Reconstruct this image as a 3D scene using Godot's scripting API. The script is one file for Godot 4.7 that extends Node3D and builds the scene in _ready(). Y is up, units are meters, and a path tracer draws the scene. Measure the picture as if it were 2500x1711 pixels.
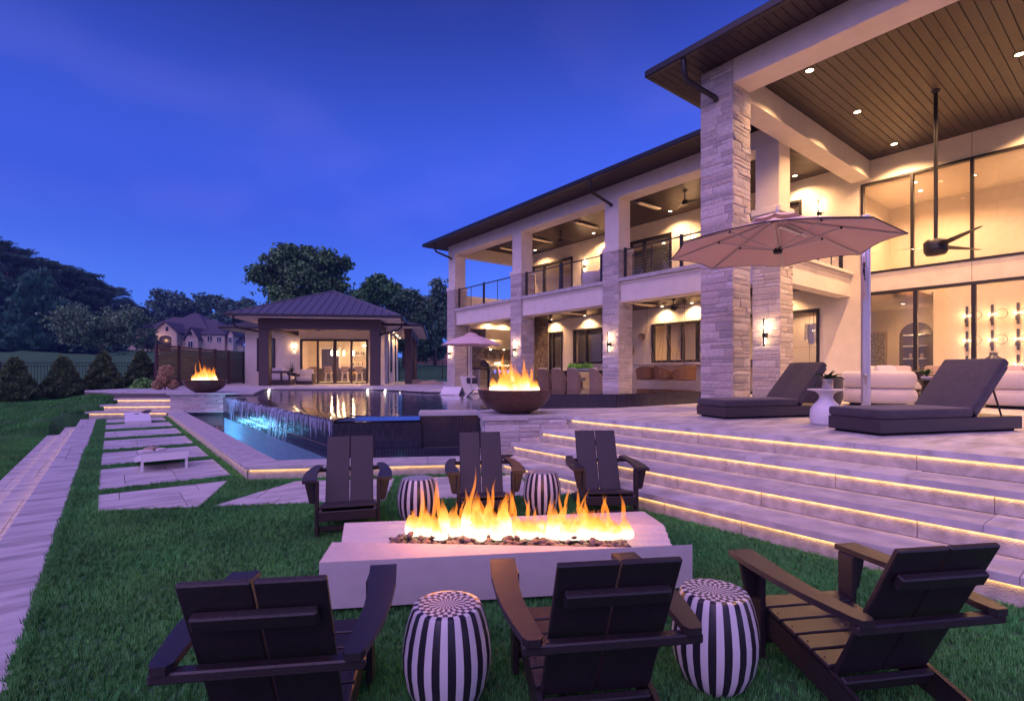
extends Node3D
# House axes: +X runs into the house, -Z along its facade. The terrace, pool front and pavilion follow a second grid turned 30 degrees.
const T := 0.784      # terrace level above the turf
const R := 0.196      # one riser
const WL := 0.69      # pool water
const AX := Vector3(0.8660254, 0, 0.5)
const BX := Vector3(0.5, 0, -0.8660254)
const TURN := -PI / 6.0
var M := {}
var used := {}
var rng := RandomNumberGenerator.new()

class MB:
	var v := PackedVector3Array()
	var n := PackedVector3Array()
	var u := PackedVector2Array()
	var col := PackedColorArray()
	var c := Color(1, 1, 1)
	var tint := false
	func tri(a: Vector3, b: Vector3, d: Vector3, na = null, nb = null, nd = null, ua := Vector2(), ub := Vector2(), ud := Vector2()) -> void:
		# counter-clockwise as seen from outside; stored clockwise
		var f := (b - a).cross(d - a).normalized()
		v.append(a); v.append(d); v.append(b)
		n.append(na if na != null else f); n.append(nd if nd != null else f); n.append(nb if nb != null else f)
		u.append(ua); u.append(ud); u.append(ub)
		if tint:
			for i in 3: col.append(c)
	func quad(a: Vector3, b: Vector3, d: Vector3, e: Vector3) -> void:
		tri(a, b, d, null, null, null, Vector2(0, 0), Vector2(1, 0), Vector2(1, 1)); tri(a, d, e, null, null, null, Vector2(0, 0), Vector2(1, 1), Vector2(0, 1))
	func fan(pts: Array, outward: Vector3) -> void:
		var f: Vector3 = (pts[1] - pts[0]).cross(pts[2] - pts[0])
		var p := pts.duplicate()
		if f.dot(outward) < 0: p.reverse()
		for i in range(1, p.size() - 1): tri(p[0], p[i], p[i + 1])
	func box(mid: Vector3, size: Vector3, bev := 0.0, bs := Basis()) -> void:
		var h := size / 2
		bev = minf(bev, minf(h.x, minf(h.y, h.z)) * 0.9)
		var P := func(sx, sy, sz, ax): return mid + bs * Vector3(sx * (h.x - (0.0 if ax == 0 else bev)), sy * (h.y - (0.0 if ax == 1 else bev)), sz * (h.z - (0.0 if ax == 2 else bev)))
		for s in [-1, 1]:
			fan([P.call(s, -1, -1, 0), P.call(s, 1, -1, 0), P.call(s, 1, 1, 0), P.call(s, -1, 1, 0)], bs * Vector3(s, 0, 0))
			fan([P.call(-1, s, -1, 1), P.call(1, s, -1, 1), P.call(1, s, 1, 1), P.call(-1, s, 1, 1)], bs * Vector3(0, s, 0))
			fan([P.call(-1, -1, s, 2), P.call(1, -1, s, 2), P.call(1, 1, s, 2), P.call(-1, 1, s, 2)], bs * Vector3(0, 0, s))
		if bev > 0.0:
			for s in [-1, 1]:
				for t in [-1, 1]:
					fan([P.call(s, t, -1, 0), P.call(s, t, 1, 0), P.call(s, t, 1, 1), P.call(s, t, -1, 1)], bs * Vector3(s, t, 0))
					fan([P.call(s, -1, t, 0), P.call(s, 1, t, 0), P.call(s, 1, t, 2), P.call(s, -1, t, 2)], bs * Vector3(s, 0, t))
					fan([P.call(-1, s, t, 1), P.call(1, s, t, 1), P.call(1, s, t, 2), P.call(-1, s, t, 2)], bs * Vector3(0, s, t))
					for w in [-1, 1]: fan([P.call(s, t, w, 0), P.call(s, t, w, 1), P.call(s, t, w, 2)], bs * Vector3(s, t, w))
	func b2(x0: float, y0: float, z0: float, x1: float, y1: float, z1: float, bev := 0.0) -> void:
		box(Vector3(x0 + x1, y0 + y1, z0 + z1) / 2, Vector3(absf(x1 - x0), absf(y1 - y0), absf(z1 - z0)), bev)
	func beam(a: Vector3, b: Vector3, w: float, hgt: float, bev := 0.0, up := Vector3.UP) -> void:
		var d := (b - a).normalized()
		if absf(d.dot(up)) > 0.99: up = Vector3(1, 0, 0)
		var side := d.cross(up).normalized()
		box((a + b) / 2, Vector3(w, hgt, a.distance_to(b)), bev, Basis(side, d.cross(side) * -1.0, d * -1.0))
	func tube(path: Array, r, seg := 8, caps := true) -> void:
		var rings := []
		var k := path.size()
		for i in k:
			var d: Vector3 = (path[mini(i + 1, k - 1)] - path[maxi(i - 1, 0)]).normalized()
			var s := d.cross(Vector3.UP if absf(d.y) < 0.95 else Vector3.RIGHT).normalized()
			var t := s.cross(d)
			var rad: float = r[i] if r is Array else r
			var ring := []
			for j in seg:
				var q: float = TAU * j / seg
				var e := s * cos(q) + t * sin(q)
				ring.append([path[i] + e * rad, e])
			rings.append(ring)
		for i in k - 1:
			for j in seg:
				var a = rings[i][j]; var b = rings[i][(j + 1) % seg]; var d = rings[i + 1][(j + 1) % seg]; var e = rings[i + 1][j]
				var w := float(i) / (k - 1); var x := float(i + 1) / (k - 1)
				tri(a[0], d[0], b[0], a[1], d[1], b[1], Vector2(float(j) / seg, w), Vector2(float(j + 1) / seg, x), Vector2(float(j + 1) / seg, w))
				tri(a[0], e[0], d[0], a[1], e[1], d[1], Vector2(float(j) / seg, w), Vector2(float(j) / seg, x), Vector2(float(j + 1) / seg, x))
		if caps:
			for z in [0, k - 1]:
				var pts := []
				for j in seg: pts.append(rings[z][j][0])
				fan(pts, path[z] - path[1 if z == 0 else k - 2])
	func lathe(prof: Array, seg := 24, at := Vector3(), a0 := 0.0, a1 := TAU) -> void:
		# prof: Vector2(radius, y) from bottom to top along the outside
		var nn := []
		for i in prof.size():
			var d: Vector2 = (prof[mini(i + 1, prof.size() - 1)] - prof[maxi(i - 1, 0)]).normalized()
			nn.append(Vector2(d.y, -d.x))
		for i in prof.size() - 1:
			var p: Vector2 = prof[i]; var q: Vector2 = prof[i + 1]
			for j in seg:
				var s := a0 + (a1 - a0) * j / seg; var t := a0 + (a1 - a0) * (j + 1) / seg
				var cs := Vector3(cos(s), 0, -sin(s)); var ct := Vector3(cos(t), 0, -sin(t))
				var A := at + cs * p.x + Vector3.UP * p.y; var B := at + ct * p.x + Vector3.UP * p.y
				var C := at + ct * q.x + Vector3.UP * q.y; var D := at + cs * q.x + Vector3.UP * q.y
				var np: Vector2 = nn[i]; var nq: Vector2 = nn[i + 1]
				var NA := cs * np.x + Vector3.UP * np.y; var NB := ct * np.x + Vector3.UP * np.y
				var NC := ct * nq.x + Vector3.UP * nq.y; var ND := cs * nq.x + Vector3.UP * nq.y
				var w := float(i) / (prof.size() - 1); var x := float(i + 1) / (prof.size() - 1)
				var us := float(j) / seg; var ut := float(j + 1) / seg
				if p.x > 1e-5: tri(A, B, C, NA, NB, NC, Vector2(us, w), Vector2(ut, w), Vector2(ut, x))
				if q.x > 1e-5: tri(A, C, D, NA, NC, ND, Vector2(us, w), Vector2(ut, x), Vector2(us, x))
	func grid(rows: int, cols: int, f: Callable, flip := false) -> void:
		# f(i, j) -> Vector3, smooth normals
		var P := []
		for i in rows + 1:
			var row := []
			for j in cols + 1: row.append(f.call(i, j))
			P.append(row)
		var N := []
		for i in rows + 1:
			var row := []
			for j in cols + 1:
				var d1: Vector3 = P[mini(i + 1, rows)][j] - P[maxi(i - 1, 0)][j]
				var d2: Vector3 = P[i][mini(j + 1, cols)] - P[i][maxi(j - 1, 0)]
				row.append(d2.cross(d1).normalized() * (-1.0 if flip else 1.0))
			N.append(row)
		for i in rows:
			for j in cols:
				var ua := Vector2(float(j) / cols, float(i) / rows); var ud := Vector2(float(j + 1) / cols, float(i + 1) / rows)
				var q := [[P[i][j], N[i][j], ua], [P[i][j + 1], N[i][j + 1], Vector2(ud.x, ua.y)], [P[i + 1][j + 1], N[i + 1][j + 1], ud], [P[i + 1][j], N[i + 1][j], Vector2(ua.x, ud.y)]]
				if flip: q.reverse()
				tri(q[0][0], q[1][0], q[2][0], q[0][1], q[1][1], q[2][1], q[0][2], q[1][2], q[2][2])
				tri(q[0][0], q[2][0], q[3][0], q[0][1], q[2][1], q[3][1], q[0][2], q[2][2], q[3][2])
	func prism(poly: PackedVector2Array, y0: float, y1: float, bev := 0.0, xf := Transform3D()) -> void:
		# poly in (x, z); walls y0..y1
		var p := poly
		if Geometry2D.is_polygon_clockwise(p): p.reverse()
		var k := p.size()
		var mid := Vector2()
		for q in p: mid += q / k
		var top := p
		if bev > 0.0:
			var off := Geometry2D.offset_polygon(p, -bev, Geometry2D.JOIN_MITER)
			if off.size() == 1 and off[0].size() == k:
				top = off[0]
				if Geometry2D.is_polygon_clockwise(top): top.reverse()
				var best := 0
				for i in k:
					if top[i].distance_to(p[0]) < top[best].distance_to(p[0]): best = i
				var t2 := PackedVector2Array()
				for i in k: t2.append(top[(i + best) % k])
				top = t2
		var idx := Geometry2D.triangulate_polygon(top)
		for i in range(0, idx.size(), 3):
			var a := top[idx[i]]; var b := top[idx[i + 1]]; var d := top[idx[i + 2]]
			fan([xf * Vector3(a.x, y1, a.y), xf * Vector3(b.x, y1, b.y), xf * Vector3(d.x, y1, d.y)], xf.basis * Vector3.UP)
			fan([xf * Vector3(a.x, y0, a.y), xf * Vector3(b.x, y0, b.y), xf * Vector3(d.x, y0, d.y)], xf.basis * Vector3.DOWN)
		for i in k:
			var a := p[i]; var b := p[(i + 1) % k]; var ta := top[i]; var tb := top[(i + 1) % k]
			var o := Vector3(b.y - a.y, 0, a.x - b.x)
			var ym := y1 - (bev if top != p else 0.0)
			fan([xf * Vector3(a.x, y0, a.y), xf * Vector3(b.x, y0, b.y), xf * Vector3(b.x, ym, b.y), xf * Vector3(a.x, ym, a.y)], xf.basis * o)
			if top != p: fan([xf * Vector3(a.x, ym, a.y), xf * Vector3(b.x, ym, b.y), xf * Vector3(tb.x, y1, tb.y), xf * Vector3(ta.x, y1, ta.y)], xf.basis * (o + Vector3.UP * o.length()))
	func mesh() -> ArrayMesh:
		var m := ArrayMesh.new()
		if v.is_empty(): return m
		var a := []
		a.resize(Mesh.ARRAY_MAX)
		a[Mesh.ARRAY_VERTEX] = v; a[Mesh.ARRAY_NORMAL] = n; a[Mesh.ARRAY_TEX_UV] = u
		if tint: a[Mesh.ARRAY_COLOR] = col
		m.add_surface_from_arrays(Mesh.PRIMITIVE_TRIANGLES, a)
		return m

func g2(a: float, y: float, b: float) -> Vector3:
	return AX * a + BX * b + Vector3.UP * y

func numbered(s: String) -> String:
	used[s] = used.get(s, -1) + 1
	return s if used[s] == 0 else "%s_%03d" % [s, used[s]]

func obj(called: String, mesh, mat: Material, parent: Node = self) -> MeshInstance3D:
	var o := MeshInstance3D.new()
	o.mesh = mesh.mesh() if mesh is MB else mesh
	o.material_override = mat
	if parent == self: o.name = numbered(called); add_child(o)
	else: put(o, called, parent)
	return o

func put(o: Node3D, called: String, parent: Node) -> void:
	var k: Dictionary = parent.get_meta("_n") if parent.has_meta("_n") else {}
	k[called] = k.get(called, -1) + 1
	parent.set_meta("_n", k)
	o.name = called if k[called] == 0 else "%s_%03d" % [called, k[called]]
	parent.add_child(o)

func bx(called: String, x0: float, y0: float, z0: float, x1: float, y1: float, z1: float, mat: Material, parent: Node = self, bev := 0.0) -> MeshInstance3D:
	var m := MB.new(); m.b2(x0, y0, z0, x1, y1, z1, bev)
	return obj(called, m, mat, parent)

func tag(o: Node, label: String, category := "", group := "", kind := "") -> Node:
	if label: o.set_meta("label", label)
	if category: o.set_meta("category", category)
	if group: o.set_meta("group", group)
	if kind: o.set_meta("kind", kind)
	return o

func thing(called: String, label: String, category: String, at := Vector3.ZERO, turn := 0.0, group := "") -> Node3D:
	var o := Node3D.new()
	o.name = numbered(called); add_child(o)
	o.position = at; o.rotation.y = turn
	tag(o, label, category, group)
	return o

func dup(src: Node3D, called: String, label: String, at: Vector3, turn := 0.0, scl := 1.0) -> Node3D:
	var r: Node3D = src.duplicate()
	r.name = numbered(called); add_child(r)
	r.position = at; r.rotation.y = turn; r.scale = Vector3.ONE * scl
	r.set_meta("label", label)
	return r

func lin(r: float, g: float, b: float, a := 1.0) -> Color:
	var k := Color(r, g, b).linear_to_srgb(); k.a = a
	return k

func noise_tex(c0: Color, c1: Color, freq: float, oct := 4, seed_ := 1, kind := FastNoiseLite.TYPE_SIMPLEX_SMOOTH, c2 = null, size := 512) -> NoiseTexture2D:
	var f := FastNoiseLite.new(); f.noise_type = kind; f.frequency = freq; f.seed = seed_
	f.fractal_type = FastNoiseLite.FRACTAL_FBM; f.fractal_octaves = oct
	var t := NoiseTexture2D.new(); t.width = size; t.height = size; t.seamless = true; t.noise = f
	var g := Gradient.new()
	g.offsets = PackedFloat32Array([0.15, 0.85]); g.colors = PackedColorArray([c0, c1])
	if c2 != null:
		g.offsets = PackedFloat32Array([0.1, 0.5, 0.9]); g.colors = PackedColorArray([c0, c1, c2])
	t.color_ramp = g
	return t

func bump_tex(freq: float, oct := 4, seed_ := 7, kind := FastNoiseLite.TYPE_SIMPLEX_SMOOTH) -> NoiseTexture2D:
	return noise_tex(Color(0, 0, 0), Color(1, 1, 1), freq, oct, seed_, kind)

func mat(called: String, color: Color, rough := 0.8, metal := 0.0, spec := 0.5) -> StandardMaterial3D:
	var m := StandardMaterial3D.new()
	m.resource_name = called; m.albedo_color = color; m.roughness = rough; m.metallic = metal; m.metallic_specular = spec
	M[called] = m
	return m

func tri_tex(m: StandardMaterial3D, t: Texture2D, per_metre: float, bump: Texture2D = null, cm := 0.0, stretch := Vector3.ONE) -> StandardMaterial3D:
	m.albedo_texture = t; m.uv1_triplanar = true; m.uv1_world_triplanar = true; m.uv1_scale = Vector3.ONE * per_metre * stretch
	if bump: m.heightmap_enabled = true; m.heightmap_texture = bump; m.heightmap_scale = cm
	return m

func glow(called: String, c: Color, e: float) -> StandardMaterial3D:
	var m := mat(called, Color(0.02, 0.02, 0.02), 0.6)
	m.emission_enabled = true; m.emission = c; m.emission_energy_multiplier = e
	return m

func omni(parent: Node, at: Vector3, c: Color, e: float, size := 0.05, called := "lamp_light") -> void:
	var l := OmniLight3D.new()
	l.light_color = c; l.light_energy = e; l.light_size = size; l.omni_range = 30.0; l.omni_attenuation = 2.0; l.shadow_enabled = true
	put(l, called, parent); l.position = at

func spot(parent: Node, at: Vector3, dir: Vector3, c: Color, e: float, ang := 60.0, size := 0.05, called := "spot_light") -> void:
	var l := SpotLight3D.new()
	l.light_color = c; l.light_energy = e; l.light_size = size; l.spot_range = 30.0; l.spot_angle = ang; l.spot_angle_attenuation = 0.6; l.spot_attenuation = 2.0; l.shadow_enabled = true
	put(l, called, parent); l.position = at
	l.basis = Basis.looking_at(dir, Vector3.UP if absf(dir.normalized().y) < 0.95 else Vector3.RIGHT)

func area(parent: Node, at: Vector3, dir: Vector3, long: Vector3, length: float, width: float, c: Color, e: float, called := "strip_light") -> void:
	var l := AreaLight3D.new()
	l.light_color = c; l.light_energy = e; l.area_size = Vector2(length, width); l.area_range = 30.0; l.area_attenuation = 2.0; l.shadow_enabled = true
	put(l, called, parent); l.position = at
	var z := -dir.normalized(); var x := long.normalized()
	l.basis = Basis(x, z.cross(x), z)

func _ready() -> void:
	rng.seed = 20240611
	var cam := Camera3D.new()
	cam.name = "camera"; add_child(cam)
	cam.position = Vector3(0, 1.442, 0); cam.rotation.y = -atan2(979.0, 1256.0)
	cam.set_frustum(0.136226, Vector2(0, 0.004419), 0.1, 900.0)
	cam.current = true
	var we := WorldEnvironment.new(); we.name = "world"; add_child(we)
	var env := Environment.new(); we.environment = env
	env.background_mode = Environment.BG_SKY
	env.tonemap_mode = Environment.TONE_MAPPER_LINEAR
	env.tonemap_exposure = 1.9
	env.sdfgi_enabled = true; env.ssao_enabled = true; env.ssil_enabled = true
	env.fog_enabled = true; env.fog_density = 0.0006; env.fog_light_color = lin(0.16, 0.24, 0.62)
	var sky := Sky.new(); env.sky = sky
	var pan := PanoramaSkyMaterial.new(); sky.sky_material = pan
	pan.panorama = dusk()
	var sun := DirectionalLight3D.new()
	sun.name = "afterglow"; add_child(sun)
	sun.light_color = lin(0.76, 0.46, 0.98); sun.light_energy = 0.44; sun.light_angular_distance = 80.0; sun.shadow_enabled = true
	sun.sky_mode = DirectionalLight3D.SKY_MODE_LIGHT_ONLY
	sun.basis = Basis.looking_at(Vector3(0.62, -0.76, -0.20).normalized())
	materials()
	ground_and_lawn()
	turf_and_pavers()
	terrace_and_steps()
	pool()
	house()
	pavilion()
	far_left()
	trees()
	fire_table()
	chairs()
	stools()
	fire_bowls()
	loungers()
	umbrella()
	porch_things()
	pavilion_things()
	pool_things()
	games()
	grass()

func dusk() -> ImageTexture:
	var w := 512; var h := 256
	var im := Image.create_empty(w, h, false, Image.FORMAT_RGBF)
	var f := FastNoiseLite.new(); f.seed = 5; f.frequency = 1.1; f.fractal_octaves = 5
	for y in h:
		var el := PI / 2 - PI * (y + 0.5) / h
		for x in w:
			var az := TAU * (x + 0.5) / w
			var d := Vector3(sin(az) * cos(el), sin(el), -cos(az) * cos(el))
			var s := maxf(d.y, 0.0)
			# bearing of the darkest sky: ahead and to the left of the view
			var k := 0.5 - 0.5 * cos(az - deg_to_rad(20.0))
			k = k * k * (3 - 2 * k)
			var lo := Vector3(0.090, 0.235, 0.92).lerp(Vector3(0.46, 0.40, 0.86), k)
			var mi := Vector3(0.040, 0.092, 0.62).lerp(Vector3(0.17, 0.17, 0.62), k)
			var hi := Vector3(0.014, 0.026, 0.20).lerp(Vector3(0.04, 0.05, 0.30), k)
			var c: Vector3
			if s < 0.30: c = lo.lerp(mi, smoothstep(0.0, 0.30, s))
			else: c = mi.lerp(hi, smoothstep(0.30, 0.66, s))
			var right := smoothstep(-0.3, 0.75, sin(az - deg_to_rad(18.0)))
			c *= 0.84 + 0.30 * right * (1.0 - 0.5 * s)
			var p := Vector3(d.x, d.y * 3.2, d.z) * 1.5 / (0.35 + s)
			var q := f.get_noise_3dv(p)
			var cl := smoothstep(0.02, 0.55, q) * smoothstep(0.05, 0.2, s) * (1.0 - smoothstep(0.45, 0.7, s))
			c += Vector3(0.016, 0.010, 0.018) * cl
			c /= 1.32
			if d.y < 0: c = Vector3(0.03, 0.04, 0.07)
			im.set_pixel(x, y, Color(c.x, c.y, c.z))
	return ImageTexture.create_from_image(im)

func materials() -> void:
	var m: StandardMaterial3D
	m = mat("stucco", Color.WHITE, 0.9)
	tri_tex(m, noise_tex(lin(0.66, 0.60, 0.53), lin(0.72, 0.66, 0.59), 0.012, 5, 3), 0.35, bump_tex(0.09, 4, 4), 0.12)
	# limestone paving: long soft grey streaks
	m = mat("paving", Color.WHITE, 0.62)
	tri_tex(m, noise_tex(lin(0.33, 0.31, 0.30), lin(0.50, 0.48, 0.46), 0.008, 6, 11, FastNoiseLite.TYPE_SIMPLEX_SMOOTH, lin(0.58, 0.56, 0.54)), 0.45, bump_tex(0.03, 5, 12), 0.2, Vector3(0.55, 1, 1.9))
	m = mat("paving_b", Color.WHITE, 0.6)
	tri_tex(m, noise_tex(lin(0.30, 0.28, 0.27), lin(0.48, 0.46, 0.44), 0.010, 6, 17, FastNoiseLite.TYPE_SIMPLEX_SMOOTH, lin(0.60, 0.58, 0.56)), 0.40, bump_tex(0.03, 5, 12), 0.2, Vector3(0.5, 1, 2.1))
	m = mat("coping", Color.WHITE, 0.6)
	tri_tex(m, noise_tex(lin(0.38, 0.36, 0.35), lin(0.52, 0.49, 0.47), 0.012, 5, 21), 0.6, bump_tex(0.05, 5, 13), 0.15)
	m = mat("riser", Color.WHITE, 0.75)
	tri_tex(m, noise_tex(lin(0.34, 0.31, 0.28), lin(0.52, 0.48, 0.44), 0.02, 6, 23), 0.7, bump_tex(0.2, 4, 14), 0.25)
	var tones := [Vector3(0.50, 0.45, 0.42), Vector3(0.57, 0.52, 0.49), Vector3(0.44, 0.40, 0.38), Vector3(0.62, 0.57, 0.54), Vector3(0.53, 0.46, 0.42)]
	for i in 5:
		m = mat("stone_%d" % i, Color.WHITE, 0.85)
		var q: Vector3 = tones[i]
		tri_tex(m, noise_tex(lin(q.x * 0.84, q.y * 0.83, q.z * 0.83), lin(q.x * 1.1, q.y * 1.1, q.z * 1.1), 0.02, 5, 31 + i), 1.3, bump_tex(0.05, 5, 40), 1.2)
	mat("mortar", lin(0.12, 0.105, 0.10), 0.95)
	mat("dark_metal", lin(0.014, 0.012, 0.014), 0.42)
	m = mat("gutter_metal", lin(0.012, 0.011, 0.014), 0.35)
	m = mat("ceiling_wood", Color.WHITE, 0.42)
	tri_tex(m, noise_tex(lin(0.020, 0.011, 0.008), lin(0.040, 0.024, 0.017), 0.03, 5, 51), 0.5, null, 0, Vector3(0.3, 1, 4))
	m = mat("ceiling_wood_b", Color.WHITE, 0.42)
	tri_tex(m, noise_tex(lin(0.024, 0.014, 0.010), lin(0.046, 0.028, 0.020), 0.03, 5, 52), 0.5, null, 0, Vector3(0.3, 1, 4))
	m = mat("soffit_wood", Color.WHITE, 0.6)
	tri_tex(m, noise_tex(lin(0.022, 0.014, 0.013), lin(0.034, 0.022, 0.02), 0.03, 4, 53), 0.6)
	m = mat("roof_shingle", Color.WHITE, 0.9)
	tri_tex(m, noise_tex(lin(0.03, 0.028, 0.03), lin(0.07, 0.064, 0.07), 0.12, 4, 54), 0.8)
	m = mat("standing_seam", lin(0.20, 0.19, 0.22), 0.36, 0.55)
	mat("bronze_paint", lin(0.060, 0.036, 0.034), 0.55)
	m = mat("resin", Color.WHITE, 0.42)
	tri_tex(m, noise_tex(lin(0.018, 0.013, 0.015), lin(0.030, 0.022, 0.024), 0.05, 4, 60), 1.5, bump_tex(0.16, 3, 61), 0.10)
	mat("gap_black", lin(0.006, 0.005, 0.005), 0.9)
	m = mat("glass", Color(1, 1, 1, 0.06), 0.02)
	m.transparency = BaseMaterial3D.TRANSPARENCY_ALPHA
	m = mat("pool_water", Color(0.80, 0.90, 1.0, 0.05), 0.02)
	m.transparency = BaseMaterial3D.TRANSPARENCY_ALPHA
	m.uv1_triplanar = true; m.uv1_world_triplanar = true; m.uv1_scale = Vector3.ONE * 0.35
	var rp := FastNoiseLite.new(); rp.frequency = 0.018; rp.fractal_octaves = 3; rp.seed = 9
	var rt := NoiseTexture2D.new(); rt.width = 512; rt.height = 512; rt.seamless = true; rt.noise = rp
	m.heightmap_enabled = true; m.heightmap_texture = rt; m.heightmap_scale = 0.35
	m = mat("basin_water", Color(0.80, 0.95, 1.0, 0.05), 0.03)
	m.transparency = BaseMaterial3D.TRANSPARENCY_ALPHA
	m.uv1_triplanar = true; m.uv1_world_triplanar = true; m.uv1_scale = Vector3.ONE * 1.1
	m.heightmap_enabled = true; m.heightmap_texture = rt; m.heightmap_scale = 2.2
	m = mat("falling_water", Color(0.85, 0.9, 1.0, 0.34), 0.3)
	m.transparency = BaseMaterial3D.TRANSPARENCY_ALPHA
	m = mat("pool_plaster", lin(0.016, 0.028, 0.065), 0.7)
	m = mat("basin_plaster", lin(0.20, 0.42, 0.52), 0.7)
	for i in 3:
		m = mat("pool_tile_%d" % i, [lin(0.030, 0.026, 0.042), lin(0.034, 0.030, 0.047), lin(0.027, 0.024, 0.038)][i], 0.22)
	m = mat("wet_ledge", lin(0.02, 0.016, 0.02), 0.12)
	m = mat("turf_base", Color.WHITE, 0.95)
	tri_tex(m, noise_tex(lin(0.020, 0.085, 0.028), lin(0.035, 0.13, 0.04), 0.05, 5, 71), 1.2)
	m = mat("lawn", Color.WHITE, 0.95)
	tri_tex(m, noise_tex(lin(0.026, 0.105, 0.028), lin(0.05, 0.165, 0.045), 0.03, 6, 72), 0.30, bump_tex(0.2, 4, 73), 3.0)
	m = mat("grass_blade", Color.WHITE, 0.7)
	m.vertex_color_use_as_albedo = true; m.backlight_enabled = true; m.backlight = Color(0.3, 0.4, 0.2)
	m = mat("leaf", Color.WHITE, 0.6)
	m.vertex_color_use_as_albedo = true; m.backlight_enabled = true; m.backlight = Color(0.35, 0.4, 0.25)
	m = mat("bark", Color.WHITE, 0.9)
	tri_tex(m, noise_tex(lin(0.08, 0.06, 0.05), lin(0.20, 0.155, 0.13), 0.03, 4, 74), 1.0, null, 0, Vector3(3, 0.6, 3))
	mat("mulch", lin(0.02, 0.014, 0.014), 0.95)
	m = mat("concrete_white", Color.WHITE, 0.62)
	tri_tex(m, noise_tex(lin(0.50, 0.46, 0.44), lin(0.56, 0.52, 0.50), 0.02, 5, 81), 0.8)
	m = mat("pebble_a", lin(0.16, 0.10, 0.08), 0.5); m = mat("pebble_b", lin(0.10, 0.07, 0.06), 0.45); m = mat("pebble_c", lin(0.22, 0.14, 0.11), 0.55)
	m = mat("bowl_copper", Color.WHITE, 0.38, 0.35)
	tri_tex(m, noise_tex(lin(0.085, 0.042, 0.026), lin(0.15, 0.075, 0.045), 0.02, 5, 82), 0.9)
	m = mat("cushion_dark", Color.WHITE, 0.95)
	tri_tex(m, noise_tex(lin(0.040, 0.034, 0.042), lin(0.062, 0.052, 0.062), 0.02, 5, 83), 0.9, bump_tex(0.25, 3, 84), 0.2)
	m.rim_enabled = true; m.rim = 0.3
	m = mat("lounger_base", lin(0.038, 0.028, 0.032), 0.45)
	m = mat("boucle", Color.WHITE, 0.95)
	tri_tex(m, noise_tex(lin(0.52, 0.46, 0.44), lin(0.62, 0.55, 0.52), 0.05, 4, 85), 1.2, bump_tex(0.25, 3, 86), 0.35)
	m.rim_enabled = true; m.rim = 0.3
	mat("cushion_white", lin(0.62, 0.57, 0.55), 0.9)
	mat("white_resin", lin(0.70, 0.68, 0.68), 0.4)
	mat("white_paint", lin(0.74, 0.72, 0.72), 0.5)
	mat("marble_white", lin(0.66, 0.63, 0.62), 0.35)
	m = mat("marble_black", Color.WHITE, 0.3)
	tri_tex(m, noise_tex(lin(0.012, 0.010, 0.014), lin(0.045, 0.04, 0.05), 0.2, 5, 87), 2.0)
	mat("brushed_metal", lin(0.50, 0.47, 0.46), 0.28, 0.95)
	mat("pole_metal", lin(0.58, 0.56, 0.57), 0.32, 0.6)
	m = mat("canopy_fabric", lin(0.72, 0.53, 0.50), 0.9)  # off-white cloth; warm light of fire and house put into its colour as pink
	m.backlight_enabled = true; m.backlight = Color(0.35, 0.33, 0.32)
	mat("piping_dark", lin(0.012, 0.011, 0.014), 0.7)
	m = mat("wicker", lin(0.26, 0.13, 0.055), 0.6)
	m = mat("wicker_pale", lin(0.36, 0.26, 0.19), 0.7)
	mat("dark_table", lin(0.02, 0.015, 0.018), 0.3)
	m = mat("interior_wall", Color.WHITE, 0.9)
	tri_tex(m, noise_tex(lin(0.62, 0.54, 0.42), lin(0.66, 0.58, 0.46), 0.02, 3, 90), 0.4)
	mat("interior_floor", lin(0.20, 0.14, 0.09), 0.4)
	mat("cabinet", lin(0.50, 0.46, 0.40), 0.5)
	mat("screen_wood", lin(0.060, 0.024, 0.022), 0.5)
	mat("black_screen", lin(0.008, 0.008, 0.01), 0.1)
	for i in 3: mat("tile_%d" % i, [lin(0.075, 0.055, 0.048), lin(0.16, 0.12, 0.10), lin(0.25, 0.20, 0.165)][i], 0.35)
	m = mat("wet_film", lin(0.05, 0.09, 0.2), 0.06, 0.0, 1.0)
	m = mat("spa_water", lin(0.02, 0.018, 0.03), 0.04)
	tri_tex(mat("picture_paint", Color.WHITE, 0.8), noise_tex(lin(0.12, 0.10, 0.08), lin(0.42, 0.37, 0.30), 0.03, 6, 95), 0.8)
	mat("far_roof", lin(0.065, 0.058, 0.072), 0.85)
	tri_tex(mat("far_stone", Color.WHITE, 0.9), noise_tex(lin(0.40, 0.32, 0.25), lin(0.78, 0.68, 0.58), 0.25, 4, 96), 0.16)
	tri_tex(mat("far_brick", Color.WHITE, 0.9), noise_tex(lin(0.22, 0.13, 0.11), lin(0.34, 0.22, 0.19), 0.2, 4, 97), 0.3)
	mat("far_pane", lin(0.03, 0.035, 0.05), 0.08)
	glow("lit_pane", Color(1.0, 0.8, 0.55), 0.5)
	glow("knob_glow", Color(0.3, 0.4, 1.0), 3.0)
	mat("glass_green", lin(0.05, 0.12, 0.06), 0.1)
	make_rocks()
	glow("lamp_glow", Color(1.0, 0.88, 0.70), 16.0)
	glow("strip_glow", Color(1.0, 0.80, 0.50), 1.1)
	glow("sconce_glow", Color(1.0, 0.86, 0.66), 14.0)
	glow("pool_lamp", Color(0.9, 0.93, 1.0), 1.4)
	glow("heater_glow", Color(1.0, 0.72, 0.5), 0.30)

const WARM := Color(1.0, 0.74, 0.46)

func prof(x: float, pts: Array) -> float:
	for i in pts.size() - 1:
		if x < pts[i + 1].x: return lerpf(pts[i].y, pts[i + 1].y, smoothstep(pts[i].x, pts[i + 1].x, x))
	return pts[-1].y

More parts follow.
